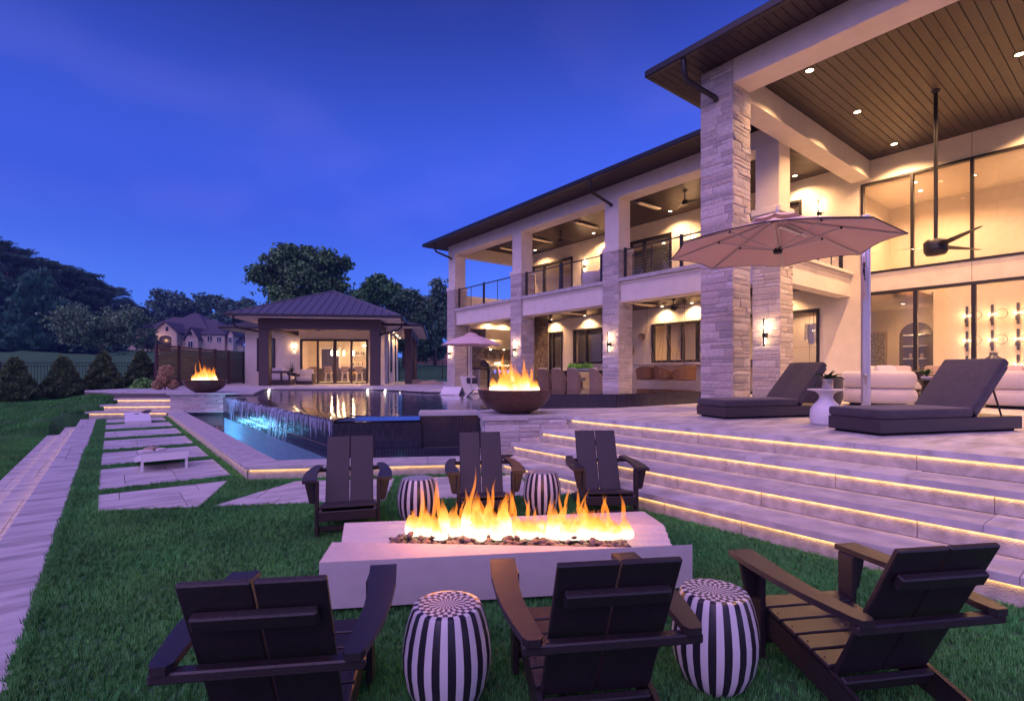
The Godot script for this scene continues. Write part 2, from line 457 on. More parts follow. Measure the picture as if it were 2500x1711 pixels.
func land(x: float, z: float) -> float:
	var a := x * AX.x + z * AX.z; var b := x * BX.x + z * BX.z
	var left := prof(b, [Vector2(-5, -0.46), Vector2(13, -0.46), Vector2(18.2, -0.24), Vector2(23, 0.28), Vector2(28, 0.75), Vector2(40, 1.6), Vector2(75, 4.0), Vector2(150, 7.5), Vector2(400, 12.0)])
	var near := prof(b, [Vector2(0, -0.46), Vector2(16.6, -0.46), Vector2(17.9, -0.12), Vector2(18.9, 0.22), Vector2(20.0, 0.62), Vector2(22.0, 0.72), Vector2(27.0, 0.76), Vector2(33.0, 1.15)])
	left = lerpf(left, near, smoothstep(-15.5, -12.2, a) * (1.0 - smoothstep(27.0, 32.0, b)))
	var right := prof(b, [Vector2(0, 0.5), Vector2(44, 0.74), Vector2(75, 2.2), Vector2(150, 4.2), Vector2(400, 9.0)])
	return lerpf(left, right, smoothstep(-22.0, -6.0, a)) if b > 30 or a > 0 else left

func built(x: float, z: float) -> bool:
	var a := x * AX.x + z * AX.z; var b := x * BX.x + z * BX.z
	if b < 18.6: return x > -1.35
	return a > -10.9 + (-2.3 if b > 22.0 else (-1.2 if b > 20.8 else 0.0)) and b < 43.0 or (x > 3.0 and z > -34.0)

func ground_and_lawn() -> void:
	var m := MB.new()
	var xs := []; var zs := []
	var x := -420.0
	while x < 420.0:
		xs.append(x); x += 0.6 if absf(x + 8) < 24 else (3.0 if absf(x) < 110 else 20.0)
	var z := 60.0
	while z > -520.0:
		zs.append(z); z -= 0.6 if z > -42 and z < 6 else (3.0 if z > -140 and z <= 6 else 20.0)
	var nz := FastNoiseLite.new(); nz.frequency = 0.05; nz.seed = 3
	m.grid(zs.size() - 1, xs.size() - 1, func(i, j):
		var px: float = xs[j]; var pz: float = zs[i]
		var y := land(px, pz) + nz.get_noise_2d(px, pz) * clampf((Vector2(px, pz).length() - 30) / 60.0, 0, 1) * 1.2
		return Vector3(px, -1.3 if built(px, pz) else y, pz))
	tag(obj("ground", m, M.lawn), "mown green lawn rising gently towards the woods and the far houses", "", "", "structure")

func slabs(parent: Node, called: String, poly: PackedVector2Array, y0: float, y1: float, dx: float, dz: float, gap: float, org: Vector2, turn: float, mats: Array, bev := 0.004) -> void:
	# a running bond of slabs clipped to poly; turn rotates the bond
	var inv := Transform2D(-turn, Vector2()) ; var fwd := Transform2D(turn, Vector2())
	var lo := Vector2(1e9, 1e9); var hi := Vector2(-1e9, -1e9)
	for p in poly:
		var q := inv * (p - org)
		lo = lo.min(q); hi = hi.max(q)
	var r := 0
	var i0 := int(floor(lo.y / dz))
	for i in range(i0, int(ceil(hi.y / dz))):
		var x := floorf(lo.x / dx) * dx - dx * (0.37 * (posmod(i, 3)))
		while x < hi.x:
			var w := dx * (1.0 if rng.randf() < 0.6 else 0.72)
			var rc := PackedVector2Array([Vector2(x + gap, i * dz + gap), Vector2(x + w - gap, i * dz + gap), Vector2(x + w - gap, (i + 1) * dz - gap), Vector2(x + gap, (i + 1) * dz - gap)])
			var wr := PackedVector2Array()
			for p in rc: wr.append(fwd * p + org)
			for piece in Geometry2D.intersect_polygons(wr, poly):
				var ar := 0.0
				for k in piece.size(): ar += piece[k].cross(piece[(k + 1) % piece.size()])
				if absf(ar) > 0.01:
					var m := MB.new(); m.prism(piece, y0, y1 + rng.randf_range(-0.0015, 0.0015), bev)
					obj(called, m, mats[rng.randi() % mats.size()], parent)
			x += w
		r += 1

func P2(l: Array) -> PackedVector2Array:
	var p := PackedVector2Array()
	for i in range(0, l.size(), 2): p.append(Vector2(l[i], l[i + 1]))
	return p

func G2(l: Array) -> PackedVector2Array:
	var p := PackedVector2Array()
	for i in range(0, l.size(), 2):
		var q := g2(l[i], 0, l[i + 1]); p.append(Vector2(q.x, q.z))
	return p

var paver_polys := []

func turf_and_pavers() -> void:
	var m := MB.new()
	m.prism(P2([-0.36, 4.0, 5.0, 4.0, 5.0, -5.5, 2.2, -8.0, 1.75, -20.6, -0.36, -20.6]), -0.3, -0.006)
	tag(obj("turf_ground", m, M.turf_base), "flat green artificial turf around the fire table and pavers", "", "", "structure")
	# stone pavers set in the turf: seven in the run beside the pool, then the row in front of it
	for q in [[-20.25, -18.66], [-18.12, -16.58], [-15.97, -14.41], [-13.88, -12.24], [-11.78, -10.21], [-9.78, -8.12]]:
		paver_polys.append(P2([-0.13, q[0], 1.33, q[0], 1.33, q[1], -0.13, q[1]]))
	paver_polys.append(P2([-0.12, -7.75, 1.22, -7.72, 0.74, -6.42, -0.11, -6.91]))
	paver_polys.append(G2([-2.42, 5.95, -0.62, 5.95, -0.62, 7.14, -1.9, 7.14]))
	paver_polys.append(G2([-0.36, 5.95, 1.1, 5.95, 1.1, 7.14, -0.36, 7.14]))
	paver_polys.append(G2([1.26, 5.95, 1.75, 5.95, 1.38, 7.14, 1.26, 7.14]))
	for i in paver_polys.size():
		var pl := thing("stone_paver", ["pale limestone paver nearest the far steps, under the far game board", "pale limestone paver second from the far steps beside the long pool coping", "pale limestone paver third from the far steps beside the long pool coping", "pale limestone paver fourth from the far steps beside the long pool coping", "pale limestone paver just behind the near white game board", "pale limestone paver under the legs of the near white game board", "slant-ended limestone paver where the long run of pavers meets the open turf", "wide limestone paver behind the near left lounge chair of the far row", "limestone paver behind the middle dark chair, between the two far striped stools", "short limestone paver wedge beside the lowest step behind the far right chair"][i], "paver", Vector3.ZERO, 0.0, "limestone pavers set in the turf")
		pl.set_meta("kind", "structure")
		var turn := 0.0 if i < 7 else PI / 6.0
		slabs(pl, "tile", paver_polys[i], -0.05, 0.014, 0.78, 0.82, 0.003, Vector2(-0.13, -20.25 + 0.1 * i), turn, [M.paving, M.paving_b])
	# the long path with two steps down to the lawn
	var pth := thing("path", "pale limestone path stepping down to the left lawn", "path")
	pth.set_meta("kind", "structure")
	slabs(pth, "slab", P2([-0.37, 3.0, -0.76, 3.0, -0.76, -20.9, -0.37, -20.9]), -0.06, 0.0, 0.6, 1.9, 0.002, Vector2(-0.77, 0), 0.0, [M.paving, M.paving_b])
	slabs(pth, "tread", P2([-0.70, 3.0, -1.10, 3.0, -1.10, -20.6, -0.70, -20.6]), -R - 0.06, -R, 0.6, 1.9, 0.002, Vector2(-1.11, 0.4), 0.0, [M.paving, M.paving_b])
	slabs(pth, "tread", P2([-1.04, 3.0, -1.5, 3.0, -1.5, -20.4, -1.04, -20.4]), -2 * R - 0.06, -2 * R, 0.6, 1.9, 0.002, Vector2(-1.51, 0.8), 0.0, [M.paving, M.paving_b])
	bx("riser", -0.72, -R - 0.05, 3.0, -0.40, -0.06, -20.9, M.riser, pth)
	bx("riser", -1.06, -2 * R - 0.05, 3.0, -0.72, -R - 0.06, -20.6, M.riser, pth)
	for k in 2:
		var x: float = [-0.735, -1.075][k]
		bx("light_strip", x - 0.008, -R * k - 0.072, 2.0, x + 0.008, -R * k - 0.062, -20.3, M.strip_glow, pth)
		for s in 4: area(pth, Vector3(x, -R * k - 0.075, -2.5 - 5.0 * s), Vector3(-0.5, -1, 0), Vector3(0, 0, 1), 5.0, 0.02, WARM, 0.16)

func nosing(parent: Node, called: String, poly: PackedVector2Array, y1: float, dx: float, org: Vector2, turn: float) -> void:
	slabs(parent, called, poly, y1 - 0.058, y1, dx, 6.0, 0.0015, org, turn, [M.coping, M.paving], 0.004)

func led(parent: Node, a: Vector3, b: Vector3, out: Vector3, e := 0.085) -> void:
	# strip under a nosing from a to b, shining down and out
	var m := MB.new(); m.beam(a, b, 0.009, 0.004)
	obj("light_strip", m, M.strip_glow, parent)
	var n := maxi(1, int(round(a.distance_to(b) / 3.0)))
	for i in n:
		var p := a.lerp(b, (i + 0.5) / n) + Vector3.DOWN * 0.008
		area(parent, p, Vector3.DOWN - out * 0.35, b - a, a.distance_to(b) / n, 0.012, WARM, e)

func terrace_and_steps() -> void:
	var st := thing("steps", "wide limestone steps with glowing nosings up to the terrace", "steps")
	st.set_meta("kind", "structure")
	for k in 4:
		# k = 0 is the lowest; its tread top is at R * (k + 1)
		var x := 5.55 - 0.389 * (3 - k)
		var y := R * (k + 1)
		var zl := (0.5 * x - 7.72) / 0.8660254
		if k == 0: zl = -5.9
		# riser blocks
		var z := 4.0
		while z > zl:
			var l := rng.randf_range(0.75, 1.25)
			var m := MB.new(); m.b2(x + 0.045, y - R - (0.25 if k == 0 else 0.0), maxf(z - l + 0.002, zl - 0.3), x + 0.45, y - 0.058, z - 0.002, 0.003)
			obj("riser_block", m, M.riser, st)
			z -= l
		if k < 3:
			nosing(st, "tread", P2([x, 4.0, x + 0.43, 4.0, x + 0.43, zl - 0.22, x, zl]), y, 6.0 if k < 0 else 1.9, Vector2(x, 0.3 * k), PI / 2)
		led(st, Vector3(x + 0.036, y - 0.063, 3.0), Vector3(x + 0.036, y - 0.063, zl + 0.03), Vector3(-1, 0, 0))
	# terrace paving
	var tr := thing("terrace", "broad limestone terrace in front of the covered porch", "terrace")
	tr.set_meta("kind", "structure")
	var pol := P2([5.55, 4.0, 5.55, -5.80, 5.02, -6.10, 5.05, -7.55, 5.69, -7.70, 7.59, -6.50, 10.9, -6.38, 16.0, -6.38, 16.0, 4.0])
	nosing(tr, "edge_slab", P2([5.55, 4.0, 5.98, 4.0, 5.98, -5.56, 5.55, -5.80]), T, 2.2, Vector2(5.55, 0.4), PI / 2)
	var inner := P2([5.983, 4.0, 5.983, -5.56, 5.55, -5.81, 5.02, -6.10, 5.05, -7.55, 5.69, -7.70, 7.59, -6.50, 10.9, -6.38, 16.0, -6.38, 16.0, 4.0])
	slabs(tr, "slab", inner, T - 0.05, T - 0.001, 1.25, 0.82, 0.003, Vector2(5.98, 0.1), 0.0, [M.paving, M.paving_b])
	var cm := MB.new(); cm.prism(P2([5.9, 4.0, 5.9, -5.4, 5.3, -6.1, 5.3, -7.5, 7.59, -6.55, 16.0, -6.4, 16.0, 4.0]), -0.4, T - 0.052)
	obj("base", cm, M.mortar, tr)
	# porch floor and the walk beside the pool, mostly hidden behind the spa
	slabs(tr, "porch_slab", P2([10.9, -6.385, 16.0, -6.385, 16.0, -24.0, 9.7, -24.0, 9.2, -22.0, 9.42, -17.3, 9.8, -16.85, 10.9, -17.4]), T - 0.05, T, 1.6, 1.2, 0.003, Vector2(10.9, -20), 0.0, [M.paving, M.paving_b])
	var pf := MB.new(); pf.prism(P2([10.95, -6.5, 16.0, -6.5, 16.0, -24.0, 9.75, -24.0, 9.28, -22.0, 9.5, -17.3, 9.85, -16.9, 10.95, -17.4]), -0.4, T - 0.052)
	obj("base", pf, M.mortar, tr)
	# far deck under the pavilion
	var dk := thing("deck", "far limestone deck carrying the pavilion and the wooden screen", "deck")
	dk.set_meta("kind", "structure")
	var far := G2([-13.4, 21.6, -11.0, 19.5, -8.9, 19.5, -8.9, 19.4, -6.7, 19.4, -6.7, 18.3, -6.3, 18.3, -7.75, 24.3, -3.2, 23.75, -1.28, 21.3, -3.0, 27.0, -1.0, 27.0, 8.0, 26.0, 8.0, 42.0, -13.4, 42.0])
	far = G2([-13.4, 21.6, -11.0, 19.5, -6.62, 19.4, -6.62, 18.3, -6.2, 18.3, -7.75, 24.3, -3.2, 23.75, -1.26, 21.9, -0.2, 24.4, 4.0, 28.0, 4.0, 41.5, -13.4, 41.5])
	slabs(dk, "slab", far, T - 0.05, T, 1.5, 1.1, 0.003, Vector2(0, -20), PI / 6, [M.paving, M.paving_b])
	var fb := MB.new(); fb.prism(far, -0.3, T - 0.053); obj("base", fb, M.mortar, dk)

func veneer(parent: Node, org: Vector3, ud: Vector3, nrm: Vector3, width: float, height: float, ch := 0.11, ln := 0.36, thick := 0.035, single := true, seed_ := 1) -> void:
	# split-face stones: rows along ud from org upwards, facing nrm
	var r := RandomNumberGenerator.new(); r.seed = seed_
	var y := 0.0
	var bs := Basis(ud, Vector3.UP, nrm)
	var mass := [MB.new(), MB.new(), MB.new()]
	while y < height - 0.012:
		var h := minf(ch * r.randf_range(0.55, 1.45), height - y)
		if height - y - h < 0.045: h = height - y
		var x := 0.0
		while x < width - 0.005:
			var l := minf(ln * r.randf_range(0.5, 1.6), width - x)
			if width - x - l < 0.09: l = width - x
			# now and then two thin stones share the height of one
			var parts := [[y, h]]
			if h > 0.1 and r.randf() < 0.22: parts = [[y, h * 0.5], [y + h * 0.5, h * 0.5]]
			for q in parts:
				var d := thick + r.randf_range(-0.007, 0.008)
				var mid: Vector3 = org + ud * (x + l / 2) + Vector3.UP * (q[0] + q[1] / 2) + nrm * d / 2
				var sz := Vector3(l - 0.004, q[1] - 0.004, d)
				if single:
					var o := obj("stone", rock[r.randi() % rock.size()], M["stone_%d" % (r.randi() % 5)], parent)
					o.transform = Transform3D(bs * Basis.from_scale(sz), mid)
				else:
					mass[r.randi() % 3].box(mid, sz, 0.006, bs)
			x += l
		y += h
	if not single:
		for i in 3: tag(obj("stone_facing", mass[i], M["stone_%d" % (i * 2)], parent), "", "", "", "stuff")

var rock := []

func make_rocks() -> void:
	# unit stones whose front (+z) is split rough, edges dropped back a little
	var r := RandomNumberGenerator.new(); r.seed = 44
	for k in 8:
		var m := MB.new()
		var hh := []
		for i in 4:
			var row := []
			for j in 6:
				var edge := i == 0 or i == 3 or j == 0 or j == 5
				row.append(0.5 + (r.randf_range(-0.26, -0.10) if edge else r.randf_range(-0.10, 0.26)))
			hh.append(row)
		m.grid(3, 5, func(i, j): return Vector3([-0.5, -0.41, -0.14, 0.18, 0.42, 0.5][j], [-0.5, -0.3, 0.28, 0.5][i], hh[i][j]))
		for i in 3:
			var ys := [-0.5, -0.3, 0.28, 0.5]
			m.quad(Vector3(-0.5, ys[i], -0.5), Vector3(-0.5, ys[i], hh[i][0]), Vector3(-0.5, ys[i + 1], hh[i + 1][0]), Vector3(-0.5, ys[i + 1], -0.5))
			m.quad(Vector3(0.5, ys[i], hh[i][5]), Vector3(0.5, ys[i], -0.5), Vector3(0.5, ys[i + 1], -0.5), Vector3(0.5, ys[i + 1], hh[i + 1][5]))
		for j in 5:
			var xs := [-0.5, -0.41, -0.14, 0.18, 0.42, 0.5]
			m.quad(Vector3(xs[j], 0.5, hh[3][j]), Vector3(xs[j + 1], 0.5, hh[3][j + 1]), Vector3(xs[j + 1], 0.5, -0.5), Vector3(xs[j], 0.5, -0.5))
			m.quad(Vector3(xs[j], -0.5, -0.5), Vector3(xs[j + 1], -0.5, -0.5), Vector3(xs[j + 1], -0.5, hh[0][j + 1]), Vector3(xs[j], -0.5, hh[0][j]))
		rock.append(m.mesh())

func tile_wall(parent: Node, org: Vector3, ud: Vector3, nrm: Vector3, width: float, height: float, tw := 0.05, th := 0.10) -> void:
	# small dark mosaic tiles too fine to pick apart, joined
	var ms := [MB.new(), MB.new(), MB.new()]
	var r := RandomNumberGenerator.new(); r.seed = int(width * 1000)
	var bs := Basis(ud, Vector3.UP, nrm)
	var nx := maxi(1, int(round(width / tw))); var ny := maxi(1, int(round(height / th)))
	for i in nx:
		for j in ny:
			var p := org + ud * ((i + 0.5) * width / nx) + Vector3.UP * ((j + 0.5) * height / ny) + nrm * 0.004
			ms[r.randi() % 3].box(p, Vector3(width / nx - 0.005, height / ny - 0.005, 0.012 + r.randf_range(-0.002, 0.002)), 0.0, bs)
	for i in 3: tag(obj("tile_facing", ms[i], M["pool_tile_%d" % i], parent), "", "", "", "stuff")

func pool() -> void:
	var Z0 := -18.5; var Z1 := -8.41
	var pl := thing("swimming_pool", "dark vanishing-edge swimming pool mirroring the pavilion", "swimming pool")
	pl.set_meta("kind", "structure")
	var rim := P2([3.35, Z0, 3.35, Z1 - 0.75])
	for q in [g2(-0.95, 0, 9.18), g2(-0.32, 0, 9.14), g2(-0.32, 0, 9.45), g2(0.7, 0, 9.35)]: rim.append(Vector2(q.x, q.z))
	for q in [[5.3, -7.75], [5.7, -7.75], [6.9, -9.7], [10.9, -9.7], [10.9, -17.42], [9.8, -16.87], [9.42, -17.32], [9.2, -22.02]]: rim.append(Vector2(q[0], q[1]))
	for q in [g2(-3.2, 0, 23.74), g2(-7.75, 0, 24.28), g2(-6.2, 0, 18.3), g2(-6.62, 0, 18.3)]: rim.append(Vector2(q.x, q.z))
	var flat := func(poly, y):
		var m := MB.new()
		var idx := Geometry2D.triangulate_polygon(poly)
		for i in range(0, idx.size(), 3):
			m.fan([Vector3(poly[idx[i]].x, y, poly[idx[i]].y), Vector3(poly[idx[i + 1]].x, y, poly[idx[i + 1]].y), Vector3(poly[idx[i + 2]].x, y, poly[idx[i + 2]].y)], Vector3.UP)
		return m
	obj("water", flat.call(rim, WL), M.pool_water, pl)
	# shell: floor and sides
	var sh := MB.new()
	var big := P2([2.95, -19.0, 2.95, -8.5, 4.2, -7.9, 5.6, -7.6, 11.2, -9.5, 11.2, -17.6, 9.0, -23.0, 5.6, -25.2, 3.0, -19.2])
	var fl: MB = flat.call(big, -0.55)
	obj("pool_floor", fl, M.pool_plaster, pl)
	var k := rim.size()
	for i in k:
		var a := rim[i]; var b := rim[(i + 1) % k]
		sh.quad(Vector3(a.x, -0.55, a.y), Vector3(b.x, -0.55, b.y), Vector3(b.x, WL - 0.006, b.y), Vector3(a.x, WL - 0.006, a.y))
	obj("pool_side", sh, M.pool_plaster, pl)
	# sun shelf near the porch carrying the floating loungers
	bx("sun_shelf", 8.9, -0.3, -17.0, 10.88, WL - 0.2, -11.5, M.pool_plaster, pl)
	# vanishing edge: long side and short front
	var wl := MB.new(); wl.b2(2.87, -0.6, Z0 - 0.5, 3.34, WL - 0.012, Z1 - 0.3); obj("weir", wl, M.wet_ledge, pl)
	var top := MB.new()
	top.grid(3, 60, func(i, j):
		var f := float(i) / 3.0
		var p := Vector3(lerpf(3.35, 2.868, f), WL - 0.002 - 0.02 * f * f * f, lerpf(Z0 - 0.3, Z1 + lerpf(-0.52, 0.0, f), j / 60.0))
		return p, true)
	obj("weir_film", top, M.wet_ledge, pl)
	var sf := MB.new()
	sf.grid(3, 12, func(i, j):
		var f := float(i) / 3.0
		var a: float = lerpf(lerpf(-1.42, -1.72, f), -0.33, j / 12.0)
		return g2(a, WL - 0.034 * f, lerpf(9.17, 8.72, f)))
	obj("weir_film", sf, M.wet_film, pl)
	var fw := MB.new(); fw.prism(G2([-1.70, 8.74, -0.3, 8.74, -0.3, 9.15, -1.42, 9.15]), -0.6, WL - 0.056); obj("weir", fw, M.wet_ledge, pl)
	tile_wall(pl, Vector3(2.868, 0.24, Z0), Vector3(0, 0, 1), Vector3(-1, 0, 0), Z1 - Z0, 0.43)
	bx("wall_foot", 2.835, -0.5, Z0, 2.87, 0.232, Z1 + 0.02, M.mortar, pl)
	bx("wall_foot", 2.826, -0.45, Z0, 2.8345, 0.03, Z1 + 0.02, M.basin_plaster, pl)
	tile_wall(pl, Vector3(2.833, 0.03, Z0), Vector3(0, 0, 1), Vector3(-1, 0, 0), Z1 - Z0 + 0.02, 0.202)
	tile_wall(pl, g2(-1.72, 0.20, 8.738), AX, -BX, 1.4, 0.42)
	tile_wall(pl, g2(-1.74, -0.1, 8.70), AX, -BX, 2.4, 0.30)
	var fm := MB.new(); fm.prism(G2([-1.72, 8.715, 0.7, 8.715, 0.7, 8.8, -1.72, 8.8]), -0.5, 0.19); obj("wall_foot", fm, M.mortar, pl)
	var hw := MB.new(); hw.prism(G2([-0.31, 8.80, 0.72, 8.80, 0.72, 9.3, -0.31, 9.3]), -0.4, T - 0.06); obj("pier_wall", hw, M.mortar, pl)
	tile_wall(pl, g2(-0.31, 0.20, 8.798), AX, -BX, 1.0, 0.52)
	tile_wall(pl, g2(-0.312, 0.6, 9.3), -BX, -AX, 0.5, 0.12)
	slabs(pl, "coping", G2([-0.36, 8.75, 0.66, 8.75, 0.66, 9.35, -0.36, 9.35]), T - 0.058, T, 1.6, 3.0, 0.001, Vector2(0, 0), PI / 6, [M.coping])
	# far coping rim over the dark water line
	slabs(pl, "coping", G2([-7.80, 24.28, -3.16, 23.72, -3.1, 24.1, -7.95, 24.7]), T - 0.055, T + 0.002, 1.2, 3.0, 0.002, Vector2(0, 0), PI / 6 - 0.117, [M.coping])
	for q in [[-7.55, 24.2], [-3.22, 23.70], [-2.35, 22.65], [-1.62, 21.75]]:
		var lm := MB.new(); lm.lathe([Vector2(0.0, -0.03), Vector2(0.035, -0.03), Vector2(0.035, 0.03), Vector2(0, 0.03)], 10)
		var lo := obj("rim_lamp", lm, M.pool_lamp, pl); lo.position = g2(q[0], T - 0.07, q[1] - 0.02)
		omni(pl, g2(q[0], T - 0.05, q[1] - 0.12), Color(1.0, 0.95, 0.85), 0.008)
	# catch basin in front of the vanishing edge
	var bs := thing("catch_basin", "long catch basin glowing blue below the vanishing edge", "basin")
	bs.set_meta("kind", "structure")
	var bp := P2([1.87, -20.0, 2.84, -20.0, 2.84, Z1])
	for q in [g2(-1.72, 0, 8.7), g2(0.66, 0, 8.7), g2(0.66, 0, 7.79)]: bp.append(Vector2(q.x, q.z))
	bp.append(Vector2(1.87, -7.92))
	obj("water", flat.call(bp, 0.045), M.basin_water, bs)
	obj("basin_floor", flat.call(bp, -0.45), M.basin_plaster, bs)
	var sides := MB.new()
	sides.quad(Vector3(1.868, -0.45, -7.9), Vector3(1.868, -0.45, -20.1), Vector3(1.868, 0.13, -20.1), Vector3(1.868, 0.13, -7.9))
	var w0 := g2(-2.33, -0.45, 7.785); var w1 := g2(0.8, -0.45, 7.785)
	sides.quad(w0, w1, w1 + Vector3.UP * 0.58, w0 + Vector3.UP * 0.58)
	obj("basin_side", sides, M.basin_plaster, bs)
	bx("end_wall", 1.8, -0.45, -20.3, 2.9, 0.16, -19.95, M.pool_tile_1, bs)
	slabs(bs, "coping", P2([1.42, -20.35, 1.87, -20.35, 1.87, -7.92, 1.42, -7.656]), R - 0.056, R, 1.9, 4.0, 0.0015, Vector2(1.42, 0.7), PI / 2, [M.coping, M.paving])
	slabs(bs, "coping", G2([-2.6, 7.34, 0.86, 7.34, 0.66, 7.79, -2.338, 7.79]), R - 0.056, R, 1.7, 4.0, 0.0015, Vector2(0.2, 0), PI / 6, [M.coping, M.paving])
	slabs(bs, "riser_block", P2([1.46, -20.3, 1.83, -20.3, 1.83, -7.94, 1.46, -7.75]), -0.2, R - 0.057, 1.3, 4.0, 0.0015, Vector2(1.42, 0.3), PI / 2, [M.riser])
	slabs(bs, "riser_block", G2([-2.575, 7.38, 0.9, 7.38, 0.7, 7.75, -2.36, 7.75]), -0.2, R - 0.057, 0.9, 4.0, 0.0015, Vector2(0.1, 0), PI / 6, [M.riser])
	led(bs, Vector3(1.448, R - 0.062, -20.1), Vector3(1.448, R - 0.062, -7.75), Vector3(-1, 0, 0), 0.07)
	led(bs, g2(-2.56, R - 0.062, 7.368), g2(0.8, R - 0.062, 7.368), -BX, 0.085)
	# lamps under the water along the wall
	for z in [-18.4, -16.6, -14.6, -12.6, -10.6, -8.9]:
		var lm := MB.new(); lm.box(Vector3(1.878, -0.10, z), Vector3(0.02, 0.09, 0.16), 0.008)
		obj("pool_lamp", lm, M.pool_lamp, bs)
		spot(bs, Vector3(1.93, -0.10, z), Vector3(1, -0.05, 0.15), Color(0.45, 0.80, 1.0), 1.1, 85.0, 0.06, "pool_light")
	omni(bs, g2(-0.7, -0.12, 8.0), Color(0.42, 0.82, 1.0), 0.02, 0.08, "pool_light")
	# stone plinth below the near fire bowl
	var p1 := thing("stone_plinth", "low split-stone plinth under the near fire bowl beside the steps", "plinth", Vector3.ZERO, 0.0, "stone plinths at the pool corners")
	var core := MB.new(); core.prism(G2([0.71, 7.82, 1.97, 7.82, 1.97, 8.9, 0.71, 8.9]), -0.2, T - 0.06); obj("core", core, M.mortar, p1)
	veneer(p1, g2(0.675, R, 7.82), AX, -BX, 1.36, T - 0.058 - R, 0.12, 0.34, 0.035, true, 5)
	veneer(p1, g2(0.71, R - 0.15, 8.72), -BX, -AX, 0.9, T - 0.058 - R + 0.15, 0.12, 0.34, 0.035, true, 6)
	slabs(p1, "coping", G2([0.62, 7.74, 1.335, 7.74, 0.60, 9.05, 0.66, 9.05]), T - 0.057, T + 0.001, 2.4, 3.0, 0.001, Vector2(0.4, 0), PI / 6, [M.coping])
	var cp := P2([5.018, -6.05, 5.045, -7.55])
	var c0 := g2(0.62, 0, 9.0); var c1 := g2(0.62, 0, 7.74)
	cp.append(Vector2(c0.x, c0.z)); cp.append(Vector2(c1.x, c1.z))
	slabs(p1, "coping", cp, T - 0.056, T + 0.0025, 3.4, 6.0, 0.001, Vector2(1.0, 0.0), PI / 6, [M.coping])
	# the same below the far bowl
	var p2 := thing("stone_plinth", "pale split-stone plinth under the far fire bowl at the pool corner", "plinth", Vector3.ZERO, 0.0, "stone plinths at the pool corners")
	var co2 := MB.new(); co2.prism(G2([-8.82, 18.4, -6.66, 18.4, -6.66, 19.38, -8.82, 19.38]), -0.3, T - 0.06); obj("core", co2, M.mortar, p2)
	veneer(p2, g2(-8.85, R - 0.02, 18.4), AX, -BX, 1.7, T - 0.04 - R, 0.115, 0.42, 0.04, true, 8)
	tile_wall(p2, g2(-7.13, 0.05, 18.38), AX, -BX, 0.5, 0.66)
	slabs(p2, "coping", G2([-8.92, 18.3, -6.5, 18.3, -6.5, 19.42, -8.92, 19.42]), T - 0.056, T + 0.002, 1.25, 3.0, 0.001, Vector2(0.2, 0), PI / 6, [M.coping])
	slabs(p2, "lip", G2([-8.3, 18.2, -7.1, 18.2, -7.1, 18.42, -8.3, 18.42]), R - 0.05, R + 0.004, 3, 3.0, 0.001, Vector2(0, 0), PI / 6, [M.coping])
	# far steps up to the deck
	var fs := thing("steps", "short flight of four limestone steps beside the far fire bowl", "steps")
	fs.set_meta("kind", "structure")
	for i in 4:
		var al: float = [-11.35, -11.15, -10.95, -10.6][i]; var bf := 18.3 + 0.39 * i
		slabs(fs, "tread", G2([al, bf, -8.93, bf, -8.93, bf + 0.46, al, bf + 0.46]), R * (i + 1) - 0.055, R * (i + 1), 1.4, 3.0, 0.0015, Vector2(0.3 * i, 0), PI / 6, [M.coping, M.paving])
		slabs(fs, "riser_block", G2([al + 0.1, bf + 0.04, -8.93, bf + 0.04, -8.93, bf + 0.42, al + 0.1, bf + 0.42]), R * i - 0.1, R * (i + 1) - 0.056, 0.8, 3.0, 0.0015, Vector2(0.2, 0), PI / 6, [M.riser])
		led(fs, g2(al + 0.1, R * (i + 1) - 0.061, bf + 0.028), g2(-8.95, R * (i + 1) - 0.061, bf + 0.028), -BX, 0.08)
	# raised spa beside the porch
	var sp := thing("spa", "raised dark-tiled spa overflowing beside the porch columns", "spa")
	var so := P2([5.62, -7.64, 7.59, -6.50, 10.88, -6.39, 10.88, -9.6, 6.9, -9.6])
	var sc := MB.new(); sc.prism(so, -0.2, 1.028); obj("shell", sc, M.wet_ledge, sp)
	var inset: PackedVector2Array = Geometry2D.offset_polygon(so, -0.005)[0]
	obj("water", flat.call(inset, 1.043), M.spa_water, sp)
	var d1 := Vector3(1.97, 0, 1.14).normalized(); var d2 := Vector3(3.29, 0, 0.11).normalized()
	tile_wall(sp, Vector3(5.62, T, -7.64), d1, Vector3(-d1.z, 0, d1.x), 2.27, 0.255, 0.06, 0.12)
	tile_wall(sp, Vector3(7.59, T, -6.50), d2, Vector3(-d2.z, 0, d2.x), 3.29, 0.255, 0.06, 0.12)
	falls(pl)

